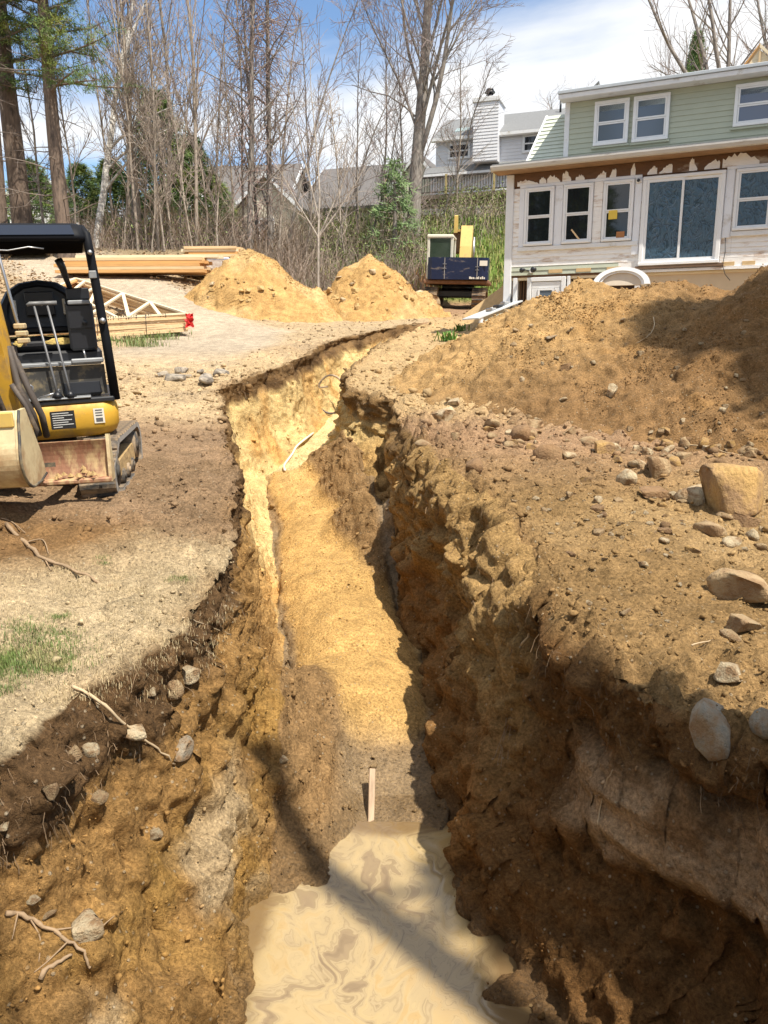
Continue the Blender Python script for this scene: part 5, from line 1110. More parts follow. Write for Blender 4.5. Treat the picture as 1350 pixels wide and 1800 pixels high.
o = ft.build('torn_foam', M_foam, seat); o['kind'] = 'stuff'
bkp = [(-.36, 1.36), (.30, 1.36), (.33, 1.50), (.31, 1.62), (.24, 1.74), (.13, 1.81), (-.03, 1.835), (-.19, 1.81), (-.30, 1.74), (-.37, 1.62), (-.39, 1.50)]
sb_ = MB(); Mt = Matrix.Translation((0, .72, 0)) @ Matrix.Rotation(R(-8), 4, 'X') @ Matrix.Translation((0, -.02, .0)); Mt = Matrix.Translation((0, .80, 1.36)) @ Matrix.Rotation(R(-7), 4, 'X') @ Matrix.Translation((0, 0, -1.36))
sh_ = lambda k: [((x+.03)*k-.03, (z-1.58)*k+1.58) for x, z in bkp]
for (a, y0, bb, y1) in ((1, .06, 1, .0), (1, .0, .93, -.045), (.93, -.045, .80, -.055), (.80, -.055, .74, -.035), (.74, -.035, .60, -.03)):
    A, B_ = sh_(a), sh_(bb); n = len(A); vs = [Mt @ V3((x, y0, z)) for x, z in A]+[Mt @ V3((x, y1, z)) for x, z in B_]
    sb_.add(vs, [(i, (i+1) % n, n+(i+1) % n, n+i) for i in range(n)], 0, True)
sb_.add([Mt @ V3((x, -.03, z)) for x, z in sh_(.60)], [tuple(range(len(bkp)))], 0, False)
sb_.add([Mt @ V3((x, .06, z)) for x, z in sh_(1)], [tuple(range(len(bkp)))[::-1]], 0, False)
bk = sb_.build('backrest', M_seat, seat)
for x in (-.235, .17): MB().bbox((x-.012, .715, 1.52), (x+.012, .735, 1.66), .006).build('slot_tag', M_decal, bk)
for k in range(2): MB().bbox((-.15, .722, 1.52+.11*k), (.09, .738, 1.615+.11*k), .02).build('cushion_rib', M_seat, bk)
# travel levers with T grips
for k, x in enumerate((-.13, -.03)):
    lv = MB(); lv.tube([(x+.06, .03, .85), (x+.05, .05, 1.0), (x-.02, .10, 1.60)], [.012, .010, .009], 8); lv = lv.build('travel_lever', mat('dull_rod', (.16, .16, .165), .45, metal=.4), ME)
    g = MB(); g.tube([(x-.075, .10, 1.605), (x-.05, .10, 1.618), (x+.055, .10, 1.618)], [.012, .017, .017], 8); g.build('grip', mat('worn_grip', (.16, .16, .16), .5), lv)
    bt_ = MB(); bt_.tube([(x+.06, .03, .85), (x+.06, .03, .90)], [.05, .02], 10); bt_.build('boot', M_seat, lv)
# right console with joystick
cs = MB(); cs.bbox((.36, .22, 1.22), (.58, .72, 1.62), .02); cs.bbox((.37, .20, 1.40), (.57, .24, 1.60), .01); cs = cs.build('console', M_seat, ME)
MB().bbox((.385, .17, 1.60), (.565, .46, 1.635), .008).build('console_top', M_deckm, cs); MB().bbox((.38, .40, 1.64), (.57, .70, 1.74), .01).build('console_riser', M_seat, cs)
js = MB(); js.tube([(.42, .42, 1.74), (.40, .40, 1.82), (.385, .37, 1.90), (.36, .34, 1.97)], [.02, .024, .030, .034], 10); js.build('joystick', M_seat, cs)
MB().tube([(.50, .195, 1.45), (.50, .18, 1.45)], .022, 12).build('key_switch', M_black, cs)
MB().bbox((.34, .05, 1.12), (.60, .09, 1.16), .01).build('armrest_bar', M_deckm, ME)
MB().tube([(.46, .08, 1.16), (.45, .10, 1.23)], .008, 6).build('lock_lever', M_chrome, ME)
# canopy: front post, rear posts, roof
cp = MB(); cp.tube([(.655, .06, .80), (.64, .05, 1.3), (.60, .04, 2.02), (.59, .05, 2.14), (.56, .12, 2.20)], [.040, .038, .036, .036, .03], 10); cp = cp.build('canopy_post', M_canopy, ME)
br = MB(); br.tube([(.63, .02, 1.46), (.63, -.02, 1.46)], .026, 8); br.tube([(.60, -.0, 2.0), (.60, -.03, 2.0)], .02, 8); br.bbox((.57, .0, 1.80), (.63, .03, 1.86), .005); br.build('bracket', M_metal, cp)
MB().tube([(-.655, .06, .80), (-.60, .04, 2.1)], .045, 10).build('canopy_post', M_black, ME)
rf = MB(); hw_ = .62
lev = [(2.09, .575, .00), (2.10, .59, -.03), (2.135, .59, -.03), (2.22, .57, .05), (2.235, .54, .10)]
rings = [[(x, y, z) for x, y in rrect(h, o_, 1.30-o_, .09)] for z, h, o_ in lev]; n = len(rings[0]); vs = [p for r2 in rings for p in r2]
rf.add(vs, [(i*n+j, i*n+(j+1) % n, (i+1)*n+(j+1) % n, (i+1)*n+j) for i in range(4) for j in range(n)], 0, True); rf.add(vs, [tuple(range(n))[::-1], tuple(4*n+j for j in range(n))], 0)
roof = rf.build('canopy_roof', M_canopy, ME)
MB().box((-.56, .02, 2.078), (.56, 1.24, 2.089)).build('canopy_shade_sheet', mat('shade_sheet_black', (.010, .010, .011), 1.0, spec=0), roof)  # added matte sheet that keeps bounced light off the canopy underside
vz = MB(); vz.add([(-.54, -.037, 2.138), (.50, -.037, 2.138), (.48, .040, 2.217), (-.54, .040, 2.217)], [(0, 1, 2, 3)]); vz.add([(-.54, -.022, 2.138), (.50, -.022, 2.138), (.48, .055, 2.217), (-.54, .055, 2.217)], [(3, 2, 1, 0)])
vz = vz.build('visor_panel', M_visor, roof)
wr_ = MB(); wr_.tube([(-.5, -.05, 2.02), (-.35, -.06, 1.99), (-.2, -.06, 2.03), (0, -.06, 2.02), (.15, -.06, 2.045), (.26, -.05, 2.03)], .006, 5); wr_.build('loose_wire', M_metal, roof)
# swing bracket, boom, arm, hoses, bucket
sw = MB(); sw.bbox((-.22, -.32, .48), (.02, .05, .72), .03); sw.tube([(-.10, -.25, .46), (-.10, -.25, .86)], .11, 16); sw.build('swing_bracket', M_grime, ME)
bm = MB(); Mb = Matrix.Identity(4)
bm.prism([(-.34, .66), (-.12, .62), (-.16, 1.2), (-.30, 1.9), (-.52, 2.6), (-.78, 2.6), (-.56, 1.9), (-.42, 1.25)], -.26, -.06, 0, M=Matrix.Shear('XZ', 4, (0, 0)) if False else None)
me_ = bm; 
me_.v = [(x-(z-.66)*.04, y, z) for x, y, z in me_.v]
bm.build('boom', M_yel, ME).location.x = .23
bc = MB(); bc.tube([(-.27, -.50, .70), (-.44, -.56, 1.38)], .062, 14); bc.tube([(-.44, -.56, 1.38), (-.60, -.62, 2.1)], .032, 10); bc.build('boom_cylinder', M_grime, ME).location.x = .15
for k, (pts, r) in enumerate((([(-.13, -.45, .72), (-.17, -.50, .98), (-.24, -.52, 1.22), (-.28, -.52, 1.40)], .022), ([(.02, -.25, .60), (.03, -.36, .78), (-.04, -.38, 1.0), (-.08, -.30, 1.20), (-.10, -.28, 1.30)], .026), ([(.07, -.22, .58), (.09, -.34, .76), (.02, -.36, 1.0), (-.05, -.28, 1.18), (-.07, -.26, 1.30)], .026), ([(-.02, -.33, .52), (.05, -.40, .66), (.0, -.42, .86), (-.08, -.40, 1.02)], .020), ([(-.20, -.55, .70), (-.26, -.60, .95), (-.32, -.62, 1.15)], .018))):
    MB().tube(pts, r, 8).build('hose', M_hose, ME).location.x = .20
MB().tube([(-.10, -.27, 1.30), (-.13, -.29, 1.5), (-.20, -.38, 2.3)], .013, 8).build('steel_line', M_chrome, ME).location.x = .33
for k in range(3): MB().bbox((-.14-.005*k, -.34, 1.32+.055*k), (-.06-.005*k, -.26, 1.36+.055*k), .008).build('line_fitting', M_cream, ME).location.x = .33
for pts in ([(.12, -.30, .55), (.12, -.32, .70), (.05, -.32, .72)], [(.11, -.20, .86), (.13, -.22, .98), (.08, -.22, 1.02)]): MB().tube(pts, .008, 6).build('hose_guard', M_chrome, ME).location.x = .08
# bucket: wide smooth shell, mouth turned to the machine
bp = [(-1.13, .66), (-1.17, .60)]+[(-1.02-.235*math.cos(a), .33+.225*math.sin(a)) for a in np.linspace(.55, -1.45, 13)]+[(-.86, .105), (-.70, .13)]
bi = [(y+.02 if k < 12 else y, z+(.018 if k > 8 else 0)) for k, (y, z) in enumerate(bp)]
bu = MB(); bu.prism(bp+bi[::-1], -.62, .40, 0, sm=False); bucket = bu.build('bucket', M_cream, ME); bucket.location = (.02, 0, .24)
for x in (-.645, .402): MB().prism(bp+[(-.75, .30), (-.98, .66)], x, x+.025, 0).build('side_plate', M_cream, bucket)
for x in (-.645, .427):
    rb = MB(); rb.tube([(x, y, z) for y, z in bp], .011, 6); rb.build('rim_bar', M_grime, bucket)
MB().bbox((-.62, -.73, .105), (.40, -.62, .128), .004).build('cutting_edge', M_metal, bucket)
MB().bbox((-.62, -1.20, .555), (.40, -1.168, .66), .008).build('wear_strip', M_yel2, bucket)
MB().prism([(-.70, .14), (-.86, .118), (-.95, .25), (-.82, .40), (-.74, .30)], -.60, .385, 0).build('bucket_soil', M_dirtst, bucket)
for x in (-.24, -.06): MB().prism([(-1.10, .60), (-.92, .62), (-.86, .86), (-.98, .88)], x, x+.03, 0).build('hitch_ear', M_grime, bucket)
MB().prism([(-1.0, .74), (-.86, .74), (-.52, 1.5), (-.60, 2.3), (-.76, 2.3), (-.72, 1.5)], -.205, -.065, 0).build('arm', M_yel, ME).location = (.0, 0, .2)
ac = MB(); ac.v = []; ac.tube([(-.33, -.90, .80), (-.40, -.78, 1.42)], .075, 14); ac.tube([(-.40, -.78, 1.42), (-.46, -.74, 1.75)], .035, 10); ac.build('arm_cylinder', M_grime, ME).location = (.16, 0, .15)

# the upper body is slewed a little to the left of the tracks; the boom swings on its own post
UP = {'body_skirt', 'floor_plate', 'deck_lip', 'kick_panel', 'deck_ledge', 'instruction_plate', 'seat_box', 'pedal', 'pedal_rod', 'seat', 'travel_lever', 'console', 'armrest_bar', 'lock_lever', 'canopy_post', 'canopy_roof', 'loose_wire'}
Mu = Matrix.Translation((0, .6, 0)) @ Matrix.Rotation(R(12), 4, 'Z') @ Matrix.Translation((0, -.6, 0))
for o in ME.children:
    k = o.name.split('.')[0]
    if k in UP: o.matrix_local = Mu @ Matrix.Translation(({'seat': .17, 'travel_lever': .27, 'console': -.01}.get(k, 0), 0, 0)) @ o.matrix_local
    elif k in ('boom', 'boom_cylinder', 'hose', 'steel_line', 'line_fitting', 'arm', 'arm_cylinder', 'bucket', 'swing_bracket'): o.location.x += -.10 if k in ('bucket', 'swing_bracket') else (-.05 if k == 'boom' else -.01)
# ---- the blue and yellow excavator at the far end
BE = empty('large_excavator', 'navy and yellow tracked excavator with white cab parked beyond the stony sand pile', 'excavator', (2.88, 31.2, 1.57), (R(3), R(1.5), R(-9))); BE.scale = (1, 1, .91)
M_navy = mat('navy_paint', (.009, .016, .05), .35, var=.12, vscale=3, dirt=(.20, .16, .12), dscale=3, damt=.14, stretch=(.6, 1, 2))
M_cab = mat('cab_white', (.62, .58, .46), .5, var=.05, dirt=(.35, .28, .18), dscale=2, damt=.2); M_sh = mat('track_shoe', (.13, .075, .04), .7, var=.3, vscale=6, dirt=(.34, .23, .11), dscale=4, damt=.4)
PL_ = track_loop(.3, [(-1.25, .38, .37, 270, 150), (-1.1, .40, .38, 150, 90), (1.35, .40, .38, 90, -20), (1.3, .38, .37, -20, -90)], 0)[::-1]
for xa, xb in ((-1.18, -.68), (.62, 1.12)): make_track(BE, xa, xb, PL_, None, 44, .06, M_sh, .05).data.materials[0] = M_sh
un = MB(); un.bbox((-.70, -.9, .42), (.64, .9, .72), .05); un.tube([(0, 0, .70), (0, 0, .98)], .62, 24); un.build('undercarriage', M_black, BE)
MB().bbox((-1.22, -1.45, .95), (1.25, 1.4, 1.12), .04).build('deck', mat('rusty_deck', (.20, .10, .05), .7, var=.3), BE)
cw = MB(); cw.prism([(-1.05, -1.50), (-.9, -1.62), (.95, -1.62), (1.18, -1.50), (1.2, -.5), (-1.08, -.5)], 1.125, 1.98, 2); cw = cw.build('counterweight', M_navy, BE)
for x in (-.42, .78): MB().box((x-.012, -1.632, 1.14), (x+.012, -1.615, 1.96)).build('panel_seam', mat('seam', (.30, .28, .26), .6), cw)
for (x, z) in ((-.42, 1.72), (-.42, 1.55), (.78, 1.62), (.78, 1.50)): MB().box((x-.07, -1.645, z-.012), (x+.07, -1.632, z+.012)).build('latch', M_metal, cw)
MB().box((.86, -1.63, 1.66), (1.14, -1.612, 1.86)).build('sticker', M_decal, cw)
# blurred white lettering low on the right: strokes only, as far as the photo shows it
for k, (w, h) in enumerate(((.06, .09), (.05, .07), (.045, .07), (.03, .05), (.055, .07), (.03, .10), (.05, .07), (.05, .10), (.045, .07))):
    MB().box((.50+.066*k, -1.638, 1.15), (.50+.066*k+w, -1.622, 1.15+h)).build('lettering', M_decal, cw)
MB().bbox((-1.05, -.48, 1.125), (1.15, 1.3, 1.75), .04).build('engine_housing', M_navy, BE)
cb = MB(); Xa, Xb, Ya, Yb, Za, Zb = -1.20, -.20, -.62, .75, 1.16, 2.92; pw_ = .11
for x in (Xa, Xb-pw_):
    for y in (Ya, Yb-pw_): cb.bbox((x, y, Za), (x+pw_, y+pw_, Zb-.1), .02)
cb.bbox((Xa-.01, Ya-.03, Zb-.13), (Xb+.01, Yb+.03, Zb+.02), .04); cb.bbox((Xa+.11, Ya+.002, 1.80), (Xb-.11, Ya+.10, 2.04), .01); cb.bbox((Xa+.002, Ya+.11, 1.16), (Xa+.10, Yb-.11, 1.9), .01); cb.bbox((Xb-.10, Ya+.11, 1.16), (Xb-.002, Yb-.11, 2.0), .01)
cab = cb.build('cab', M_cab, BE)
M_cabg = glass_mat('cab_glass', (.03, .045, .03), 0, .05)
for lo, hi in (((Xa+.112, Ya+.03, 2.045), (Xb-.112, Ya+.045, Zb-.135)), ((Xa+.03, Ya+.112, 1.905), (Xa+.045, Yb-.112, Zb-.135)), ((Xb-.045, Ya+.112, 2.005), (Xb-.03, Yb-.112, Zb-.135)), ((Xa+.112, Yb-.045, 1.9), (Xb-.112, Yb-.03, Zb-.135))): MB().box(lo, hi).build('window_pane', M_cabg, cab)
MB().bbox((-.88, -.1, 1.9), (-.45, .1, 2.5), .06).build('operator_seat', M_seat, cab)
bm = MB(); bm.prism([(.5, 1.2), (1.0, 1.2), (1.5, 2.5), (1.9, 3.35), (1.45, 3.5), (1.0, 2.6)], -.06, .40, 0); bm.build('boom', M_yel2, BE)
MB().bbox((-.42, 1.72, 2.35), (-.07, 2.2, 3.25), .05).build('stick', mat('brown_stick', (.26, .14, .06), .6, var=.2), BE)
MB().prism([(1.5, 3.2), (1.75, 3.25), (1.85, 3.6), (1.65, 3.95), (1.5, 3.9)], -.36, -.22, 0).build('boom_link', M_yel2, BE)
tp = MB(); tp.add([(-.34, 1.6, 3.25), (-.18, 1.6, 3.35), (.30, 1.6, 3.35), (.18, 1.6, 3.25), (-.34, 1.8, 3.25), (-.18, 1.8, 3.35), (.30, 1.8, 3.35), (.18, 1.8, 3.25)], [(0, 3, 2, 1), (4, 5, 6, 7), (0, 1, 5, 4), (1, 2, 6, 5), (2, 3, 7, 6), (3, 0, 4, 7)]); tp.build('linkage_bar', M_yel2, BE)
for x, z0, z1 in ((-.0, 2.6, 3.05), (.47, 1.9, 3.0)): MB().tube([(x, 1.0 if x < 0 else 1.2, z0), (x, 1.3, z1)], .05, 10).build('cylinder', M_metal, BE)
for k in range(4): MB().tube([(.05+.09*k, .92, 1.3), (.06+.08*k, 1.05, 2.3), (.08+.07*k, 1.35, 3.2)], .02, 6).build('hose', M_hose, BE)
MB().tube([(-.5, 1.6, 2.7), (-.56, 1.5, 3.1), (-.40, 1.6, 3.5)], .025, 6).build('hose', M_hose, BE)

# ---- dark pickup under the pines
tk_ = empty('pickup_truck', 'dark pickup with silver bumper backed up under the pines, seen beneath the canopy', 'truck', ground_at(40, 31)+V3((0, 0, .12)), (0, 0, R(6)))
M_car = mat('dark_car_paint', (.02, .023, .028), .25, coat=.5); M_tail = mat('red_taillight', (.35, .06, .03), .2)
MB().prism([(-.0, .45), (5.2, .45), (5.3, .9), (3.7, 1.0), (3.2, 1.65), (1.9, 1.68), (1.75, 1.02), (-.02, 1.02)], -.9, .9, 0).build('body', M_car, tk_)
MB().bbox((-.80, -.03, .55), (.80, .0, 1.0), .02).build('tailgate', M_car, tk_)
bp_ = MB(); bp_.bbox((-.95, -.28, .38), (.95, -.04, .56), .04); bp_ = bp_.build('bumper', mat('dull_chrome', (.40, .40, .40), .3, metal=.7, var=.2), tk_)
MB().box((-.16, -.285, .41), (.16, -.281, .53)).build('licence_plate', M_decal, bp_)
for x in (-.9, .78): MB().bbox((x, -.035, .60), (x+.12, .02, .95), .01).build('taillight', M_tail, tk_)
for x in (-.9, .68):
    for y in (1.0, 4.2): w = MB(); w.tube([(x, y, .38), (x+.22, y, .38)], .38, 18); w.build('wheel', M_rub, tk_)
# ------------------------------------------------------------------ building materials lying about
def bar(p, q, w, h, up=V3((0, 0, 1))):
    """a board from p to q, width w across and height h"""
    p, q = V3(p), V3(q); d = (q-p).normalized(); s = d.cross(up).normalized()*w/2; u = s.cross(d).normalized()*h
    b = MB(); b.add([p-s, p+s, q+s, q-s, p-s+u, p+s+u, q+s+u, q-s+u], [(0, 1, 2, 3)[::-1], (4, 5, 6, 7), (0, 1, 5, 4), (1, 2, 6, 5), (2, 3, 7, 6), (3, 0, 4, 7)][::1]); return b
gv = lambda x, y, dz=0: V3((x, y, float(gz(x, y))+dz))
TR = empty('roof_truss_stack', 'flat stack of triangular roof trusses with a red rag on its near corner', 'truss stack', gv(-4.95, 19.8), (0, 0, 0))
o0 = V3(TR.location); A_, B_, C_ = gv(-4.95, 19.8), gv(-8.7, 16.6), gv(-9.4, 24.4)
NLAY = 9
for k in range(NLAY):
    z = .10+.052*k; j = lambda s_: V3((rnd.uniform(-s_, s_), rnd.uniform(-s_, s_), 0)); dz = V3((0, 0, z))
    a, b, c = A_+j(.04)+dz-o0, B_+j(.06)+dz-o0, C_+j(.06)+dz-o0
    m_ = M_pine if k < NLAY-1 else M_pinepale
    t = bar(b, a, .10, .046).build('truss', m_, TR)
    t2 = bar(a, c, .09, .046).build('top_chord', m_, t); t3 = bar(c, b, .09, .046).build('top_chord', mat('orange_lumber') if k < NLAY-1 else m_, t)
    if k == NLAY-1:
        for f, g in ((.14, .28), (.30, .28), (.30, .52), (.52, .52), (.52, .76), (.74, .76), (.74, .9)):
            bar(a.lerp(b, f), a.lerp(c, g), .085, .045).build('web', M_pinepale, t)
        for f, g in ((.2, .8), (.5, .55), (.8, .25)): bar(b.lerp(a, f*.8), c.lerp(b, g), .085, .045).build('web', M_pinepale, t)
        # black stencilled marks on the near face (illegible in the photo: strokes only)
        d = (a-b).normalized(); nrm = V3((d.y, -d.x, 0)); nrm = nrm if nrm.y < 0 else -nrm
        rr = random.Random(3); ink = MB()
        for row in (0, 1):
            for i in range(26):
                if i in (3, 4, 5, 9, 10, 11) or rr.random() < .12: continue
                p = a.lerp(b, .30)-d*0+(-d)*(.0)+(-d)*(-.9+.062*i)+nrm*.0525+V3((0, 0, .027-.10*row*.5-.004))
                w, h = rr.uniform(.012, .03), rr.uniform(.012, .034)
                ink.add([p, p+d*w, p+d*w+V3((0, 0, h)), p+V3((0, 0, h))], [(0, 1, 2, 3)]); ink.add([p+nrm*.002, p+d*w+nrm*.002, p+d*w+nrm*.002+V3((0, 0, h)), p+nrm*.002+V3((0, 0, h))], [(3, 2, 1, 0)])
        o = ink.build('stencil_marks', M_decalb, t)
for f in (.22, .46, .66):
    p = A_.lerp(B_, f)-o0; d = (A_-B_).normalized(); nrm = V3((d.y, -d.x, 0)); nrm = nrm if nrm.y < 0 else -nrm; p = p+nrm*.062
    MB().tube([p+V3((0, 0, .08)), p+V3((0, 0, .57))], .008, 5).build('strap', M_black, TR)
rg = MB(); rr = random.Random(6); q = A_-o0+V3((.02, -.12, .52)); n = 7
gr_ = [[q+V3((.035*i+rr.uniform(-.03, .03), -.05+rr.uniform(-.05, .05)-.01*i, -.055*k_+rr.uniform(-.03, .03))) for i in range(n)] for k_ in range(n)]
rg.add([p for r2 in gr_ for p in r2], [(i*n+j_, i*n+j_+1, (i+1)*n+j_+1, (i+1)*n+j_) for i in range(n-1) for j_ in range(n-1)], 0, False)
tag(rg.build('red_rag', mat('red_plastic', (.65, .03, .03), .5)), 'crumpled red plastic rag hanging on the corner of the truss stack', 'rag').location = o0
wp = MB(); Mw = Matrix.Translation(gv(-9.1, 20.2, .66)) @ Matrix.Rotation(R(38), 4, 'Z') @ Matrix.Rotation(R(-7), 4, 'Y')
wp.bbox((-1.0, -.6, 0), (1.0, .6, .05), .012, M=Mw)
tag(wp.build('foam_sheet', mat('white_sheet', (.85, .85, .84), .5, var=.02)), 'white sheet lying on the left end of the roof truss stack', 'foam sheet')
# two lumber piles
def lumber(name, label, x, y, rot, rows, L, w=.14, h=.09, slope=0):
    e = empty(name, label, 'lumber', gv(x, y), (0, R(-slope), R(rot)))
    for r_i, (cnt, m_, off) in enumerate(rows):
        for c in range(cnt):
            b = MB(); l0, l1 = -L/2+off+rnd.uniform(-.12, .12), L/2+off+rnd.uniform(-.15, .15); y0 = (c-cnt/2)*(w+.006)+rnd.uniform(-.01, .01)
            b.box((l0, y0, .08+r_i*(h+.006)), (l1, y0+w, .08+r_i*(h+.006)+h)); b.build('board', m_, e)
    return e
lumber('lumber_pile', 'long low pile of orange and white topped boards left of the wrapped stack', -8.6, 27.6, -3, [(7, M_pineor, 0), (7, M_pine, .1), (7, M_pineor, -.1), (6, M_pineor, .15), (6, M_pine, .0), (3, M_pinepale, .6)], 4.9, .14, .095, 0)
lp = lumber('lumber_pile', 'short stack of tan boards lying on top of the plastic wrapped bundle', -6.1, 28.9, -2, [(6, M_pine, 0), (5, M_pineor, .05), (5, M_pinepale, -.05), (6, M_pine, 0)], 1.9, .14, .085); lp.location.z += .62
wb = empty('wrapped_bundle', 'bundle wrapped in dusty clear plastic beneath the short board stack', 'bundle', gv(-6.25, 28.7), (0, 0, R(-2)))
MB().bbox((-.85, -.55, .05), (.85, .5, .66), .05).build('wrap', mat('dusty_plastic', (.50, .42, .36), .35, var=.15, vscale=4, dirt=(.66, .62, .56), dscale=2.5, damt=.4, bump=.3, bscale=4), wb)
MB().bbox((-.86, -.56, .56), (.86, .51, .64), .02).build('blue_band', mat('blue_white_band', (.55, .58, .66), .5, dirt=(.05, .10, .35), dscale=4, damt=.25), wb)
cn = MB(); cn.prism([(-.14, .0), (.14, 0), (.08, .20), (-.02, .22)], -.18, .18, 0)
# broken asphalt slabs
def rock_mesh(seed, nplanes=9, sub=2, rough=.06, flat=1.0, m=None, cut=(.38, .66)):
    """an angular stone: a sphere cut by random planes, then roughened"""
    bm_ = bmesh.new(); bmesh.ops.create_icosphere(bm_, subdivisions=sub, radius=1); r_ = np.random.default_rng(seed)
    V = np.array([v.co[:] for v in bm_.verts]); F = np.array([[v.index for v in f.verts] for f in bm_.faces]); bm_.free()
    for q_ in range(nplanes):
        n_ = r_.normal(0, 1, 3)
        if cut[0] < .4 and q_ < 6: n_ = np.eye(3)[q_//2]*(1 if q_ % 2 else -1)+r_.normal(0, .24, 3)
        n_ /= np.linalg.norm(n_); d = r_.uniform(*((.42, .62) if cut[0] < .4 and q_ < 6 else (.55, .8) if cut[0] < .4 else cut)); s_ = V @ n_; k = s_ > d; V[k] -= np.outer(s_[k]-d, n_)
    V *= np.array([1, r_.uniform(.7, 1), r_.uniform(.6, .9)*flat]); V += V*(rough*fbm(V[:, 0], V[:, 1], V[:, 2], .55, 3, seed))[:, None]*2
    me = np_mesh('rock', V, F, [m], None, smooth=False); return me
def stone_mat(name, c, dirt, damt=.45): return mat(name, c, .9, var=.3, vscale=2.6, dirt=(.27, .165, .08) if name != 'broken_asphalt' else dirt, dscale=1.3, damt=min(.8, damt+.22), bump=.5, bscale=9)
S_tan = stone_mat('tan_stone', (.46, .33, .18), (.24, .14, .06), .5); S_pale = stone_mat('pale_stone', (.58, .47, .30), (.34, .22, .11), .42); S_grey = stone_mat('grey_stone', (.36, .31, .23), (.22, .15, .08), .5); S_och = stone_mat('ochre_stone', (.50, .31, .11), (.30, .16, .05)); S_asph = stone_mat('broken_asphalt', (.20, .17, .14), (.42, .36, .28), .5); S_brown = stone_mat('muddy_brown_stone', (.26, .15, .07), (.15, .085, .04))
RK = {}
def rk(kind, m):
    key = (kind, m.name)
    if key not in RK: RK[key] = rock_mesh({'a': 1, 'b': 2, 'c': 3, 'd': 4, 'e': 5, 'r': 6, 's': 7, 'f': 8}[kind]*13, {'r': 7, 's': 9}.get(kind, 10), 3 if kind in 'abcde' else 2, .035, {'f': .35}.get(kind, 1.0), m, (.42, .74) if kind in 'rs' else (.36, .64))
    return RK[key]
def put_rock(px, py, wpx, kind, m, label, cat='rock', group=None, sx=1, sz=1, sink=.25, rz=None, name='rock', objs=None):
    """a stone wpx photo pixels wide, resting on the surface seen at (px, py)"""
    p, nrm = surf(px, py, objs); dist = p.y*math.cos(CP)-p.z*math.sin(CP); r = wpx/1350*dist/2*1.42
    o = link(name, rk(kind, m)); hz_ = max(v.co.z for v in o.data.vertices)*sz; o.location = p+V3((0, 0, r*hz_*(1-2*min(.45, sink+.12)))); o.scale = (r, r*sx, r*sz)
    o.rotation_euler = (rnd.uniform(-.3, .3), rnd.uniform(-.3, .3), rnd.uniform(0, 6.28) if rz is None else R(rz)); tag(o, label, cat, group); return o
for (px, py, w, lab) in ((285, 662, 26, 'small dark asphalt chunk at the left end of the broken slabs'), (308, 670, 40, 'pale topped asphalt slab second from the left end'), (318, 655, 34, 'thin dark asphalt slab lying behind the pale topped one'), (352, 656, 22, 'short reddish asphalt chunk in the middle of the slabs'), (362, 672, 44, 'tilted asphalt slab with broken dark edge nearest the trench lip'), (388, 660, 36, 'flat pale slab at the right end of the broken asphalt'), (330, 663, 16, 'crumb of asphalt between the two slab groups')):
    put_rock(px, py, w, 'f', S_asph, lab, 'asphalt slab', 'broken asphalt slabs left of the trench', .75, 1.25, .1, name='asphalt_slab')
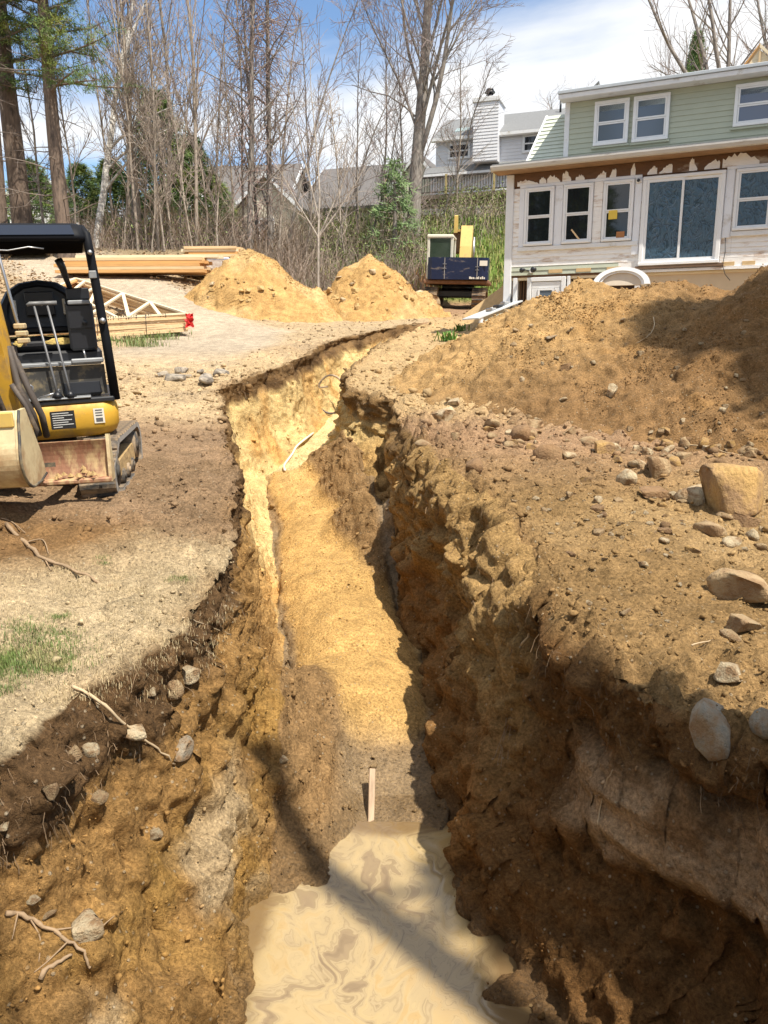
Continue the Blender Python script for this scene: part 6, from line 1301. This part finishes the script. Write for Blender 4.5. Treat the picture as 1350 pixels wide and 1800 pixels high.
# stones one can point to
BIG = [(1282, 868, 106, 'a', S_och, 'largest ochre boulder, square cut, standing at the foot of the spoil heap', 1.0, 1.25, .02), (1306, 1022, 96, 'b', S_tan, 'big tan boulder at the right edge casting a black shadow', .9, .95, .2), (1304, 1088, 58, 'c', S_tan, 'broken tan rock just below the big boulder at the right edge', 1, .9, .2), (1256, 1262, 104, 'r', S_grey, 'large rounded grey boulder half over the shaded trench edge', .75, .8, .3), (1352, 1262, 50, 's', S_grey, 'grey boulder cut by the right edge above the shaded bank', 1, 1.3, .3), (1283, 1178, 46, 'd', S_pale, 'pale blocky rock between the grey boulder and the broken tan rock', 1, 1, .2), (1288, 1112, 38, 's', S_tan, 'small flat tan rock touching the broken tan rock', .7, .6, .2),
       (1222, 866, 58, 's', S_pale, 'pale rounded rock leaning against the left side of the largest boulder', 1, 1.3, .3), (1158, 822, 46, 'e', S_tan, 'upright pale brown rock in the stone row left of the largest boulder', 1, 1.2, .2), (1150, 858, 56, 'c', S_brown, 'brown flat topped rock in front of the upright pale brown one', .9, .8, .3), (1098, 838, 36, 'r', S_pale, 'smooth pale stone left of the brown flat topped rock', .9, .9, .25), (1122, 810, 30, 's', S_pale, 'small round pale stone behind the smooth pale one', 1, .8, .25), (1248, 918, 66, 'f', S_tan, 'tan slab shaped rock in front of the largest boulder', .6, 1.2, .2), (1310, 905, 50, 'c', S_brown, 'brown rock right of the tan slab shaped one', 1, .8, .3),
       (1062, 786, 44, 'd', S_och, 'ochre rock with steep side midway along the stone row', 1, 1, .2), (1040, 770, 40, 's', S_tan, 'tan stone in the stone row left of the steep ochre one', .8, .7, .25), (970, 792, 50, 'r', S_brown, 'rounded brown clod rock near the left end of the stone row', .9, .9, .3), (912, 758, 36, 'r', S_brown, 'round brown stone at the very left end of the stone row', 1, 1, .25), (942, 742, 34, 'd', S_tan, 'tan stone beside the round brown one at the left end', .9, .8, .25), (1000, 797, 26, 's', S_pale, 'pale pebbly stone right of the rounded brown clod', .9, .9, .25), (1075, 690, 22, 'e', S_pale, 'narrow pale stone standing alone on the heap slope', .8, 1.4, .2), (968, 588, 24, 'f', S_grey, 'dark grey flat stone high on the heap slope', .8, .8, .2), (995, 640, 24, 'c', S_brown, 'dark brown stone in a pocket of the heap slope', 1, .9, .3), (784, 722, 48, 'a', S_pale, 'pale blocky rock lying on the flat ground right of the trench lip', .8, .8, .25), (800, 703, 26, 'c', S_pale, 'small pale rock resting behind the blocky one near the lip', .8, .8, .2), (800, 763, 20, 'd', S_tan, 'tan stone between the trench lip and the stone row', 1, .9, .25), (745, 775, 26, 's', S_tan, 'tan rounded stone right on the trench lip', .8, .7, .25), (830, 812, 36, 'r', S_brown, 'brown clod at the crumbling trench lip', 1, .8, .35),
       (1130, 985, 30, 'f', S_pale, 'pale elongated stone alone on the flat ground', .7, 1, .25), (1165, 945, 24, 's', S_pale, 'pale stone up beyond the elongated one', .8, .7, .25), (1195, 1023, 22, 'f', S_pale, 'thin pale sliver of stone on the flat ground', .5, .8, .2), (1100, 1070, 26, 'f', S_tan, 'thin tan stone near the shaded shoulder', .5, .8, .2), (1285, 945, 34, 's', S_pale, 'pale stone right above the big boulder at the right edge', .8, .8, .25)]
for (px, py, w, k, m_, lab, sx, sz, sk) in BIG: put_rock(px, py+w*.25, w, k, m_, lab, sx=sx, sz=sz, sink=sk, rz=rnd.uniform(0, 360))
# stones sticking out of the left wall
for (px, py, w, k, m_, lab) in ((232, 1285, 62, 'f', S_pale, 'pale jagged rock jutting from the left trench wall above the long root'), (322, 1318, 52, 'b', S_grey, 'dark topped grey rock jutting from the left wall at the end of the long root'), (303, 1210, 38, 'r', S_tan, 'tan rounded rock in the left wall under the turf edge'), (335, 1185, 34, 'd', S_pale, 'pale rock in the left wall right under the turf edge'), (268, 1218, 18, 's', S_pale, 'small white pebble in the left wall'), (128, 1325, 36, 'c', S_tan, 'tan rock low in the dark soil at the left edge'), (160, 1322, 28, 'e', S_pale, 'narrow pale rock next to the tan one in the dark soil'), (150, 1632, 56, 'a', S_pale, 'pale flat faced rock on the lower left slope among fine roots'), (8, 1452, 22, 's', S_pale, 'pale stone cut by the left edge'), (272, 1468, 24, 'd', S_pale, 'small squared pale rock in the lower left slope'), (176, 1405, 28, 'e', S_tan, 'thin tan rock in the middle of the left slope'), (90, 1390, 30, 'e', S_tan, 'tan wedge rock at the left under the dark soil'), (497, 1335, 20, 's', S_pale, 'small white stone on the brown slide beside the sand'), (58, 1580, 22, 's', S_pale, 'pale rounded stone near the left edge of the lower slope'), (85, 1608, 20, 's', S_tan, 'tan rounded stone beside the fine roots')):
    put_rock(px, py, w*1.1, k, m_, lab, 'rock', None, .85, .9, .42)
bl_ = link('boulder', rk('b', S_pale)); q = ground_at(752, 29.5); bl_.location = q+V3((0, 0, .5)); bl_.scale = (.62, .55, .6); tag(bl_, 'pale boulder between the stony sand pile and the excavator track', 'rock')
# the stone row at the foot of the heap, and stones of the far piles
rr = random.Random(77); G_ROW = 'stones strewn along the foot of the spoil heap'
for i in range(140):
    px = rr.uniform(850, 1350); py = 797+rr.gauss(0, 19)-.25*max(0, 1000-px)*1.0+ (rr.random() < .25)*rr.uniform(20, 170); w = rr.choice((9, 10, 11, 12, 14, 16, 19, 22, 27))
    put_rock(px, py, w, rr.choice('abcders'), rr.choice((S_tan, S_pale, S_brown, S_tan, S_och)), 'fist sized stone strewn along the foot of the spoil heap', 'stone', G_ROW, rr.uniform(.7, 1), rr.uniform(.6, .95), .30, name='stone')
for i in range(42):
    px, py = rr.uniform(880, 1340), rr.uniform(540, 760)
    put_rock(px, py, rr.choice((7, 8, 9, 11, 13)), rr.choice('abcders'), rr.choice((S_tan, S_pale, S_pale)), 'small stone lying on the slope of the spoil heap', 'stone', 'small stones on the slope of the spoil heap', .9, .8, .3, name='stone')
for i in range(52):
    px, py = rr.uniform(720, 1330), rr.uniform(870, 1110)
    if px < 960-(py-1000)*0+ (1000-py)*-.3: px = rr.uniform(1000, 1330)
    put_rock(px, py, rr.choice((7, 8, 9, 10, 12, 15)), rr.choice('cders'), rr.choice((S_tan, S_pale, S_pale, S_och)), 'small pale stone on the flat ground right of the trench', 'stone', 'small stones on the flat ground right of the trench', .8, .6, .3, name='stone')
S_chunk = mat('sandy_chunk', (.52, .35, .15), .95, var=.3, vscale=3, bump=.5, bscale=8)
for i in range(56):
    lft = i < 24; px, py = (rr.uniform(360, 520), rr.uniform(490, 535)) if lft else (rr.uniform(575, 735), rr.uniform(475, 545))
    put_rock(px, py, rr.choice((5, 6, 7, 8, 10, 12, 15)), rr.choice('abcdef'), rr.choice((S_chunk, S_chunk, S_chunk, S_pale)), 'angular chunk on the taller sand pile' if lft else 'angular chunk on the stony sand pile', 'stone', 'chunks on the taller sand pile' if lft else 'chunks on the stony sand pile', .9, .8, .25, name='stone')
# ------------------------------------------------------------------ clods and grit: nobody could count them
def scatter(name, pts, nrms, sizes, cols, seed, m, flat=.75):
    """thousands of little angular lumps in one mesh"""
    r_ = np.random.default_rng(seed); bm_ = bmesh.new(); bmesh.ops.create_icosphere(bm_, subdivisions=1, radius=1)
    V0 = np.array([v.co[:] for v in bm_.verts]); F0 = np.array([[v.index for v in f.verts] for f in bm_.faces]); bm_.free()
    bm2 = bmesh.new(); bmesh.ops.create_icosphere(bm2, subdivisions=0 or 1, radius=1); bm2.free()
    # the 12-vertex icosahedron
    ph = (1+5**.5)/2; V0 = np.array([(-1, ph, 0), (1, ph, 0), (-1, -ph, 0), (1, -ph, 0), (0, -1, ph), (0, 1, ph), (0, -1, -ph), (0, 1, -ph), (ph, 0, -1), (ph, 0, 1), (-ph, 0, -1), (-ph, 0, 1)], float)/1.9
    F0 = np.array([(0, 11, 5), (0, 5, 1), (0, 1, 7), (0, 7, 10), (0, 10, 11), (1, 5, 9), (5, 11, 4), (11, 10, 2), (10, 7, 6), (7, 1, 8), (3, 9, 4), (3, 4, 2), (3, 2, 6), (3, 6, 8), (3, 8, 9), (4, 9, 5), (2, 4, 11), (6, 2, 10), (8, 6, 7), (9, 8, 1)])
    k = len(pts); q = r_.normal(0, 1, (k, 4)); q /= np.linalg.norm(q, axis=1, keepdims=True); w, x, y, z = q.T
    Rm = np.stack([1-2*(y*y+z*z), 2*(x*y-z*w), 2*(x*z+y*w), 2*(x*y+z*w), 1-2*(x*x+z*z), 2*(y*z-x*w), 2*(x*z-y*w), 2*(y*z+x*w), 1-2*(x*x+y*y)], -1).reshape(k, 3, 3)
    Vv = V0[None]*r_.uniform(.55, 1.3, (k, 12, 1))*np.stack([np.ones(k), r_.uniform(.5, 1, k), r_.uniform(.4, .9, k)], -1)[:, None]; Vv = np.einsum('kij,kvj->kvi', Rm, Vv)*sizes[:, None, None]; Vv[..., 2] *= flat
    Vv += (pts+nrms*sizes[:, None]*.22)[:, None]
    F = (F0[None]+12*np.arange(k)[:, None, None]).reshape(-1, 3); Cc = np.repeat(cols, 12, axis=0)
    return tag(link(name, np_mesh(name, Vv.reshape(-1, 3), F, [m], Cc, smooth=False)), kind='stuff')
Pn, Nn, Cn = P_ALL, N_ALL, C_ALL
def pick(mask, n, seed, weight=None):
    r_ = np.random.default_rng(seed); i = np.flatnonzero(mask.ravel()); w = (area_w.ravel()[i] if weight is None else (area_w*weight).ravel()[i]); w = w/w.sum(); return r_.choice(i, n, p=w)
def lump_sizes(n, seed, lo, hi, a=2.2): r_ = np.random.default_rng(seed); return lo*(1-r_.random(n)*(1-(hi/lo)**(-a)))**(-1/a)
Y = P_ALL[..., 1]; X = P_ALL[..., 0]
vis = (np.abs(Pn[..., 0]) < .62*Pn[..., 1]+.5)
dist_w = 1/np.maximum(Pn[..., 1], 2)**1.6
fR = np.broadcast_to((zone == 4)[None, :], vis.shape); fL = np.broadcast_to((zone == 0)[None, :], vis.shape); wAll = np.broadcast_to(((zone == 1) | (zone == 3))[None, :], vis.shape) & (tro > .5)[:, None]; ff = np.broadcast_to((zone == 2)[None, :], vis.shape) & (tro > .5)[:, None]
def clods(name, mask, n, seed, lo, hi, cmul=1., weight=None, a=2.0):
    i = pick(mask, n, seed, dist_w if weight is None else dist_w*weight); r_ = np.random.default_rng(seed+1)
    pts = Pn.reshape(-1, 3)[i]+r_.normal(0, .012, (n, 3)); c = Cn.reshape(-1, 4)[i].copy(); c[:, :3] *= (cmul*r_.uniform(.75, 1.3, n))[:, None]; c[:, 3] *= .5
    s = lump_sizes(n, seed+2, lo, hi, a)*np.clip(Pn.reshape(-1, 3)[i, 1]/5, .75, 2.2); scatter(name, pts, Nn.reshape(-1, 3)[i], s, c, seed+3, CLOD)
clods('clods', fR & vis & (Y < 14), 11500, 201, .005, .055, .92)
clods('clods', fL & vis & (Y < 14), 6500, 211, .004, .038, .95, .25+rough_g)
clods('clods', wAll & vis & (Y < 16), 6000, 221, .005, .034, 1.0)
clods('clods', ff & vis & (Y < 14) & (sandm < .3) & (P_ALL[..., 2] > WATER_Z), 2600, 231, .005, .036, 1.0)
clods('clods', (fR | fL) & vis & (Y > 8.5) & (Y < 28) & (X < 3) & (drv < .35), 4200, 251, .008, .045, .95, np.where(Y > 8.5, 1, 0)*(Y**.9), 2.2)
clods('grit', ff & vis & (sandm > .5), 700, 241, .004, .012, 1.0)
def heap_clods(name, HPp, HNn, HCc, n, seed, lo, hi, a=1.9, flat=.75):
    r_ = np.random.default_rng(seed); wq_ = np.clip(fbm(HPp[:, 0], HPp[:, 1], HPp[:, 2], .7, 3, seed)+.18, .02, 1)**1.5; i = r_.choice(len(HPp), n, p=wq_/wq_.sum()); s = lump_sizes(n, seed, lo, hi, a); c = HCc[i].copy(); c[:, :3] *= r_.uniform(.9, 1.4, n)[:, None]
    scatter(name, HPp[i]+r_.normal(0, .01, (n, 3)), HNn[i], s, c, seed, CLOD, flat)
heap_clods('clods', HP, HN, HC, 15000, 301, .012, .11, 2.2); heap_clods('rubble', P1P, P1N, P1C, 3600, 311, .015, .15, 1.7, .6); heap_clods('rubble', P2P, P2N, P2C, 4200, 321, .015, .18, 1.6, .6)
# leaf litter on the left bank and along the verge
r_ = np.random.default_rng(9); k = 7000; lx = r_.uniform(-17, -5.2, k); ly = r_.uniform(19.5, 33, k); lz = np.array(gz(lx, ly))+r_.uniform(.02, .14, k)+.10*fbm(lx, ly, lx*0, 3.5, 4, 21)
a = r_.normal(0, 1, (k, 3))*[1, 1, .35]; a /= np.linalg.norm(a, axis=1, keepdims=True); b = np.cross(a, r_.normal(0, .4, (k, 3))+[0, 0, 1]); s = r_.uniform(.03, .075, k)[:, None]; c = np.stack([lx, ly, lz], -1)
keepm = np.abs(lx-ip(ly, DRIVE)) > 1.7
Vq = np.stack([c-a*s, c+b*s*.7, c+a*s, c-b*s*.7], 1)[keepm].reshape(-1, 3)
tag(link('leaf_litter', np_mesh('leaf_litter', Vq, np.arange(len(Vq)).reshape(-1, 4), [mat('dead_leaves', (.34, .23, .13), .8, var=.45, vscale=1.5)], smooth=False)), kind='stuff')
# grass: tufts by the near left turf, along the bank, by the trusses, by the house
def grass(name, centres, n, hmin, hmax, m, seed, spread=.12, w=.0035):
    r_ = np.random.default_rng(seed); cs_ = np.array(centres)[r_.integers(0, len(centres), n)]; p = cs_[:, :3]+r_.normal(0, 1, (n, 3))*[spread, spread, 0]*cs_[:, 3:4]
    h = r_.uniform(hmin, hmax, n)*cs_[:, 3]**.3; az = r_.uniform(0, 6.28, n); ln = r_.uniform(.1, .75, n); d = np.stack([np.cos(az), np.sin(az), az*0], -1); sdv = np.stack([-np.sin(az), np.cos(az), az*0], -1)*(w*cs_[:, 3:4]**.5)
    t1 = p+d*(ln*h*.25)[:, None]+np.array([0, 0, 1])*(h*.6)[:, None]; t2 = p+d*(ln*h*.9)[:, None]+np.array([0, 0, 1])*(h*(1-.3*ln))[:, None]
    V = np.stack([p-sdv, p+sdv, t1+sdv*.8, t1-sdv*.8, t2], 1).reshape(-1, 3); k = np.arange(n)*5
    F = np.concatenate([np.stack([k, k+1, k+2], -1), np.stack([k, k+2, k+3], -1), np.stack([k+3, k+2, k+4], -1)])
    return tag(link(name, np_mesh(name, V, F, [m], smooth=False)), kind='stuff')
M_gr = mat('grass_blade', (.12, .17, .04), .6, var=.35, vscale=3, dirt=(.36, .31, .14), dscale=4, damt=.3); M_grd = mat('dry_grass_blade', (.46, .36, .20), .7, var=.3, vscale=4)
cl = []
for (px, py, s, n) in ((60, 1150, 1.6, 16), (30, 1165, 1.4, 10), (90, 1120, 1.1, 7), (120, 1085, .5, 3), (45, 1105, .9, 5), (320, 1018, .5, 3), (180, 990, .5, 2), (110, 1165, .6, 4), (10, 1215, .6, 3), (115, 1178, .5, 2)):
    for _ in range(n):
        q = surf(px+rnd.gauss(0, 22*s), py+rnd.gauss(0, 9*s))[0]; cl.append((*q, s*.55))
grass('grass', cl, 6500, .010, .042, M_gr, 3, .11, .0018)
cl = []
for _ in range(240):
    q = surf(rnd.uniform(0, 420), rnd.uniform(960, 1230))[0]; cl.append((*q, .5)) if q.x < -.9 and q.z > -1.75 and q.y < 4.8 else None
grass('dry_grass', cl, 6000, .012, .045, M_grd, 4, .12, .0016)
cl = [(*surf(x, y)[0], 1.5) for x, y in ((240, 603), (250, 610), (270, 592), (290, 590), (300, 588), (225, 600), (235, 608), (282, 598))]
grass('grass', cl, 900, .06, .2, M_gr, 5, .16, .006)
cl = []
for _ in range(700):
    px = rnd.uniform(560, 905); Yv = rnd.uniform(33.5, 43); q = ground_at(px, Yv); cl.append((q.x, q.y, q.z+.15, 3.))
grass('grass', cl, 14000, .10, .34, mat('bank_grass', (.13, .20, .03), .65, var=.35, vscale=.6, dirt=(.33, .27, .10), dscale=.5, damt=.4), 6, .35, .012)
# broad leaved green clump by the house corner
for px, py, s in ((786, 600, 1), (808, 582, .8)):
    q = surf(px, py)[0]; lm = MB(); r2 = random.Random(px)
    for _ in range(46):
        a_ = r2.random()*6.28; L = r2.uniform(.14, .34)*s; d = V3((math.cos(a_), math.sin(a_), 0)); sd_ = V3((-d.y, d.x, 0))*.014; o_ = V3((r2.gauss(0, .14), r2.gauss(0, .08), 0))*s
        lm.add([o_-sd_, o_+sd_, o_+d*L*.35+sd_*1.2+V3((0, 0, L*.7)), o_+d*L*.35-sd_*1.2+V3((0, 0, L*.7)), o_+d*L*.95+V3((0, 0, L*.75))], [(0, 1, 2, 3), (3, 2, 4)])
    o = lm.build('lily_clump', mat('lily_leaf', (.12, .26, .04), .5, var=.2)); o.location = q; tag(o, 'bright green leafy clump %s' % ('on the ground left of the bulkhead, nearer the trench' if s == 1 else 'closest to the bulkhead corner'), 'plant')
# ------------------------------------------------------------------ roots, sticks, pipes
M_root = mat('root', (.30, .205, .12), .8, var=.25, vscale=6, bump=.2, bscale=20); M_rootp = mat('pale_root', (.44, .33, .20), .8, var=.2, vscale=6)
def path(pix, lift=.012):
    out_ = []
    for (px, py, *dz) in pix:
        q, n_ = surf(px, py); out_.append(q+n_*lift+(V3((0, 0, dz[0])) if dz else V3()))
    return out_
def smooth_path(pts, k=4):
    out_ = []
    for i in range(len(pts)-1):
        p0, p1_, p2_, p3 = pts[max(i-1, 0)], pts[i], pts[i+1], pts[min(i+2, len(pts)-1)]
        for j_ in range(k): t_ = j_/k; out_.append(.5*((2*p1_)+(p2_-p0)*t_+(2*p0-5*p1_+4*p2_-p3)*t_**2+(3*p1_-p0-3*p2_+p3)*t_**3))
    return out_+[pts[-1]]
def root(pix, r, label, m=None, side=()):
    r *= .78; b = MB(); pts = smooth_path(path(pix, r*.7)); pts = [q_+V3((rnd.gauss(0, r*.5), rnd.gauss(0, r*.5), rnd.gauss(0, r*.3))) for q_ in pts]; n = len(pts); b.tube(pts, [r*(1-.55*i/n)*(1+.15*math.sin(i*2.3)) for i in range(n)], 6)
    o = b.build('root', m or M_root); tag(o, label, 'root')
    for s_ in side:
        c = MB(); p_ = smooth_path(path(s_, r*.5)); c.tube(p_, [r*.4*(1-.6*i/len(p_)) for i in range(len(p_))], 5); c.build('rootlet', m or M_root, o)
    return o
root([(10, 925), (45, 955), (80, 985), (120, 1000), (160, 1018), (192, 1032)], .020, 'forked brown root lying across the dug soil below the mini excavator', None, ([(45, 955), (75, 950), (85, 975)], [(80, 985), (90, 1005)], [(0, 912), (20, 918), (45, 938)]))
root([(128, 1215, .02), (165, 1238, .03), (205, 1278, .05), (250, 1315, .05), (285, 1335, .04), (306, 1350, .02)], .011, 'long pale root running down the left wall to the grey rock', M_rootp, ([(130, 1216), (150, 1225), (175, 1240)],))
root([(322, 1092, .02), (350, 1100, .02), (385, 1112, .02), (405, 1116)], .007, 'short straight pale root over the turf edge of the left wall', M_rootp)
root([(295, 1108, .01), (330, 1128, .02), (365, 1150, .02), (395, 1168)], .005, 'thin curved root below the short straight one', M_rootp)
root([(10, 1605), (50, 1608), (90, 1635), (120, 1655), (150, 1680), (158, 1700)], .013, 'knotted root with fine rootlets on the lower left slope', M_root, ([(50, 1608), (70, 1650), (68, 1690)], [(90, 1635), (140, 1630), (180, 1615), (215, 1602)], [(120, 1655), (85, 1690), (60, 1710)], [(30, 1606), (20, 1650)], [(150, 1680), (170, 1640), (200, 1610)]))
root([(75, 1715), (100, 1690), (120, 1683)], .014, 'short broken root stub on the lower left slope', M_root)
root([(918, 1142, .03), (935, 1115, .04), (955, 1085, .02)], .009, 'pale curved root poking out of the right shoulder', M_rootp)
root([(1052, 1450, 0), (1056, 1420, .01), (1066, 1380, .01), (1078, 1352)], .006, 'pale hanging root in front of the huge brown boulder', M_rootp)
for k, (x0, x1) in enumerate(((895, 868), (898, 874), (890, 880), (900, 890))): root([(x0, 1262), ((x0+x1)//2, 1300, .0), (x1, 1335+8*k)], .003, 'fine roots hanging off the shaded right wall', M_root)['group'] = 'fine roots hanging on the right wall'
root([(1208, 782), (1245, 786), (1280, 797), (1305, 800)], .010, 'pale bent stick above the largest ochre boulder', M_rootp)
root([(1148, 558), (1150, 575), (1140, 590), (1118, 604)], .010, 'pale curved root on the upper heap slope', M_rootp)
root([(1215, 1135), (1245, 1128), (1272, 1120)], .006, 'thin pale root beside the small flat tan rock', M_rootp)
root([(1010, 1362), (1010, 1400), (1014, 1432)], .003, 'hair thin root in the shaded right wall', M_root)
# fringe of hair roots hanging from the torn topsoil of both lips
r_ = np.random.default_rng(31); depA = np.where(P_ALL[..., 0] < mid[:, None], zlL[:, None], zlR[:, None])-P_ALL[..., 2]
i = pick(wAll & vis & (Y < 15) & (depA < .34) & (depA > -.05), 1400, 61, dist_w); k = len(i); P0 = P_ALL.reshape(-1, 3)[i]+N_ALL.reshape(-1, 3)[i]*.008
L_ = r_.uniform(.03, .13, k)*r_.uniform(.4, 1, k); sg = [P0]; dd_ = N_ALL.reshape(-1, 3)[i]*.45+r_.normal(0, .4, (k, 3))
for j_ in range(3): dd_ = dd_*.8+np.array([0, 0, -.45])+r_.normal(0, .28, (k, 3)); sg.append(sg[-1]+dd_/np.linalg.norm(dd_, axis=1, keepdims=True)*L_[:, None]/3)
wv_ = np.array([1, .3, 0])*(r_.uniform(.0006, .0016, k)*np.clip(P0[:, 1]/4, 1, 2.5))[:, None]
Vf = np.stack([x for s_ in sg for x in (s_-wv_, s_+wv_)], 1).reshape(-1, 3); f0 = np.array([[0, 1, 3, 2], [2, 3, 5, 4], [4, 5, 7, 6]]); Ff = (f0[None]+8*np.arange(k)[:, None, None]).reshape(-1, 4)
tag(link('root_fringe', np_mesh('root_fringe', Vf, Ff, [mat('hair_root', (.17, .11, .06), .9, var=.4, vscale=3)], smooth=False)), kind='stuff')
# wooden stake in the mud
q = surf(655, 1400)[0]; st = MB(); st.bbox((-.022, -.012, -.2), (.022, .012, .34), .004); o = st.build('wooden_stake', mat('old_stake', (.42, .30, .20), .8, var=.3, vscale=6, stretch=(6, 6, 1))); o.location = surf(652, 1440)[0]; o.rotation_euler = (R(-38), R(8), R(8)); tag(o, 'grey wooden stake leaning out of the wet mud at the end of the sand', 'stake')
# white conduit on the trench floor, black pipe coil
b = MB(); pts = smooth_path(path([(502, 830), (499, 820), (512, 800), (520, 785), (535, 772), (550, 762)], .03)); b.tube(pts, .020, 8); tag(b.build('white_conduit', mat('dusty_white_pipe', (.66, .60, .50), .5)), 'bent white conduit emerging from the sand on the trench floor', 'pipe')
cq = surf(572, 722)[0]; cb_ = MB(); nseg = 46
cb_.tube([cq+V3((math.cos(6.283*i/22)*.30+.12, .1*math.sin(6.283*i/22)+.004*i, .34+math.sin(6.283*i/22)*.40)) for i in range(nseg)], .020, 8); cb_.tube([cq+V3((-.34, .05, .06)), cq+V3((-.28, .1, .32)), cq+V3((-.12, .15, .48)), cq+V3((.05, .15, .50))], .02, 8)
tag(cb_.build('pipe_coil', mat('black_pipe', (.06, .045, .035), .4, dirt=(.40, .30, .2), dscale=3, damt=.5)), 'loose coil of dark pipe standing in the trench at the bend', 'pipe')
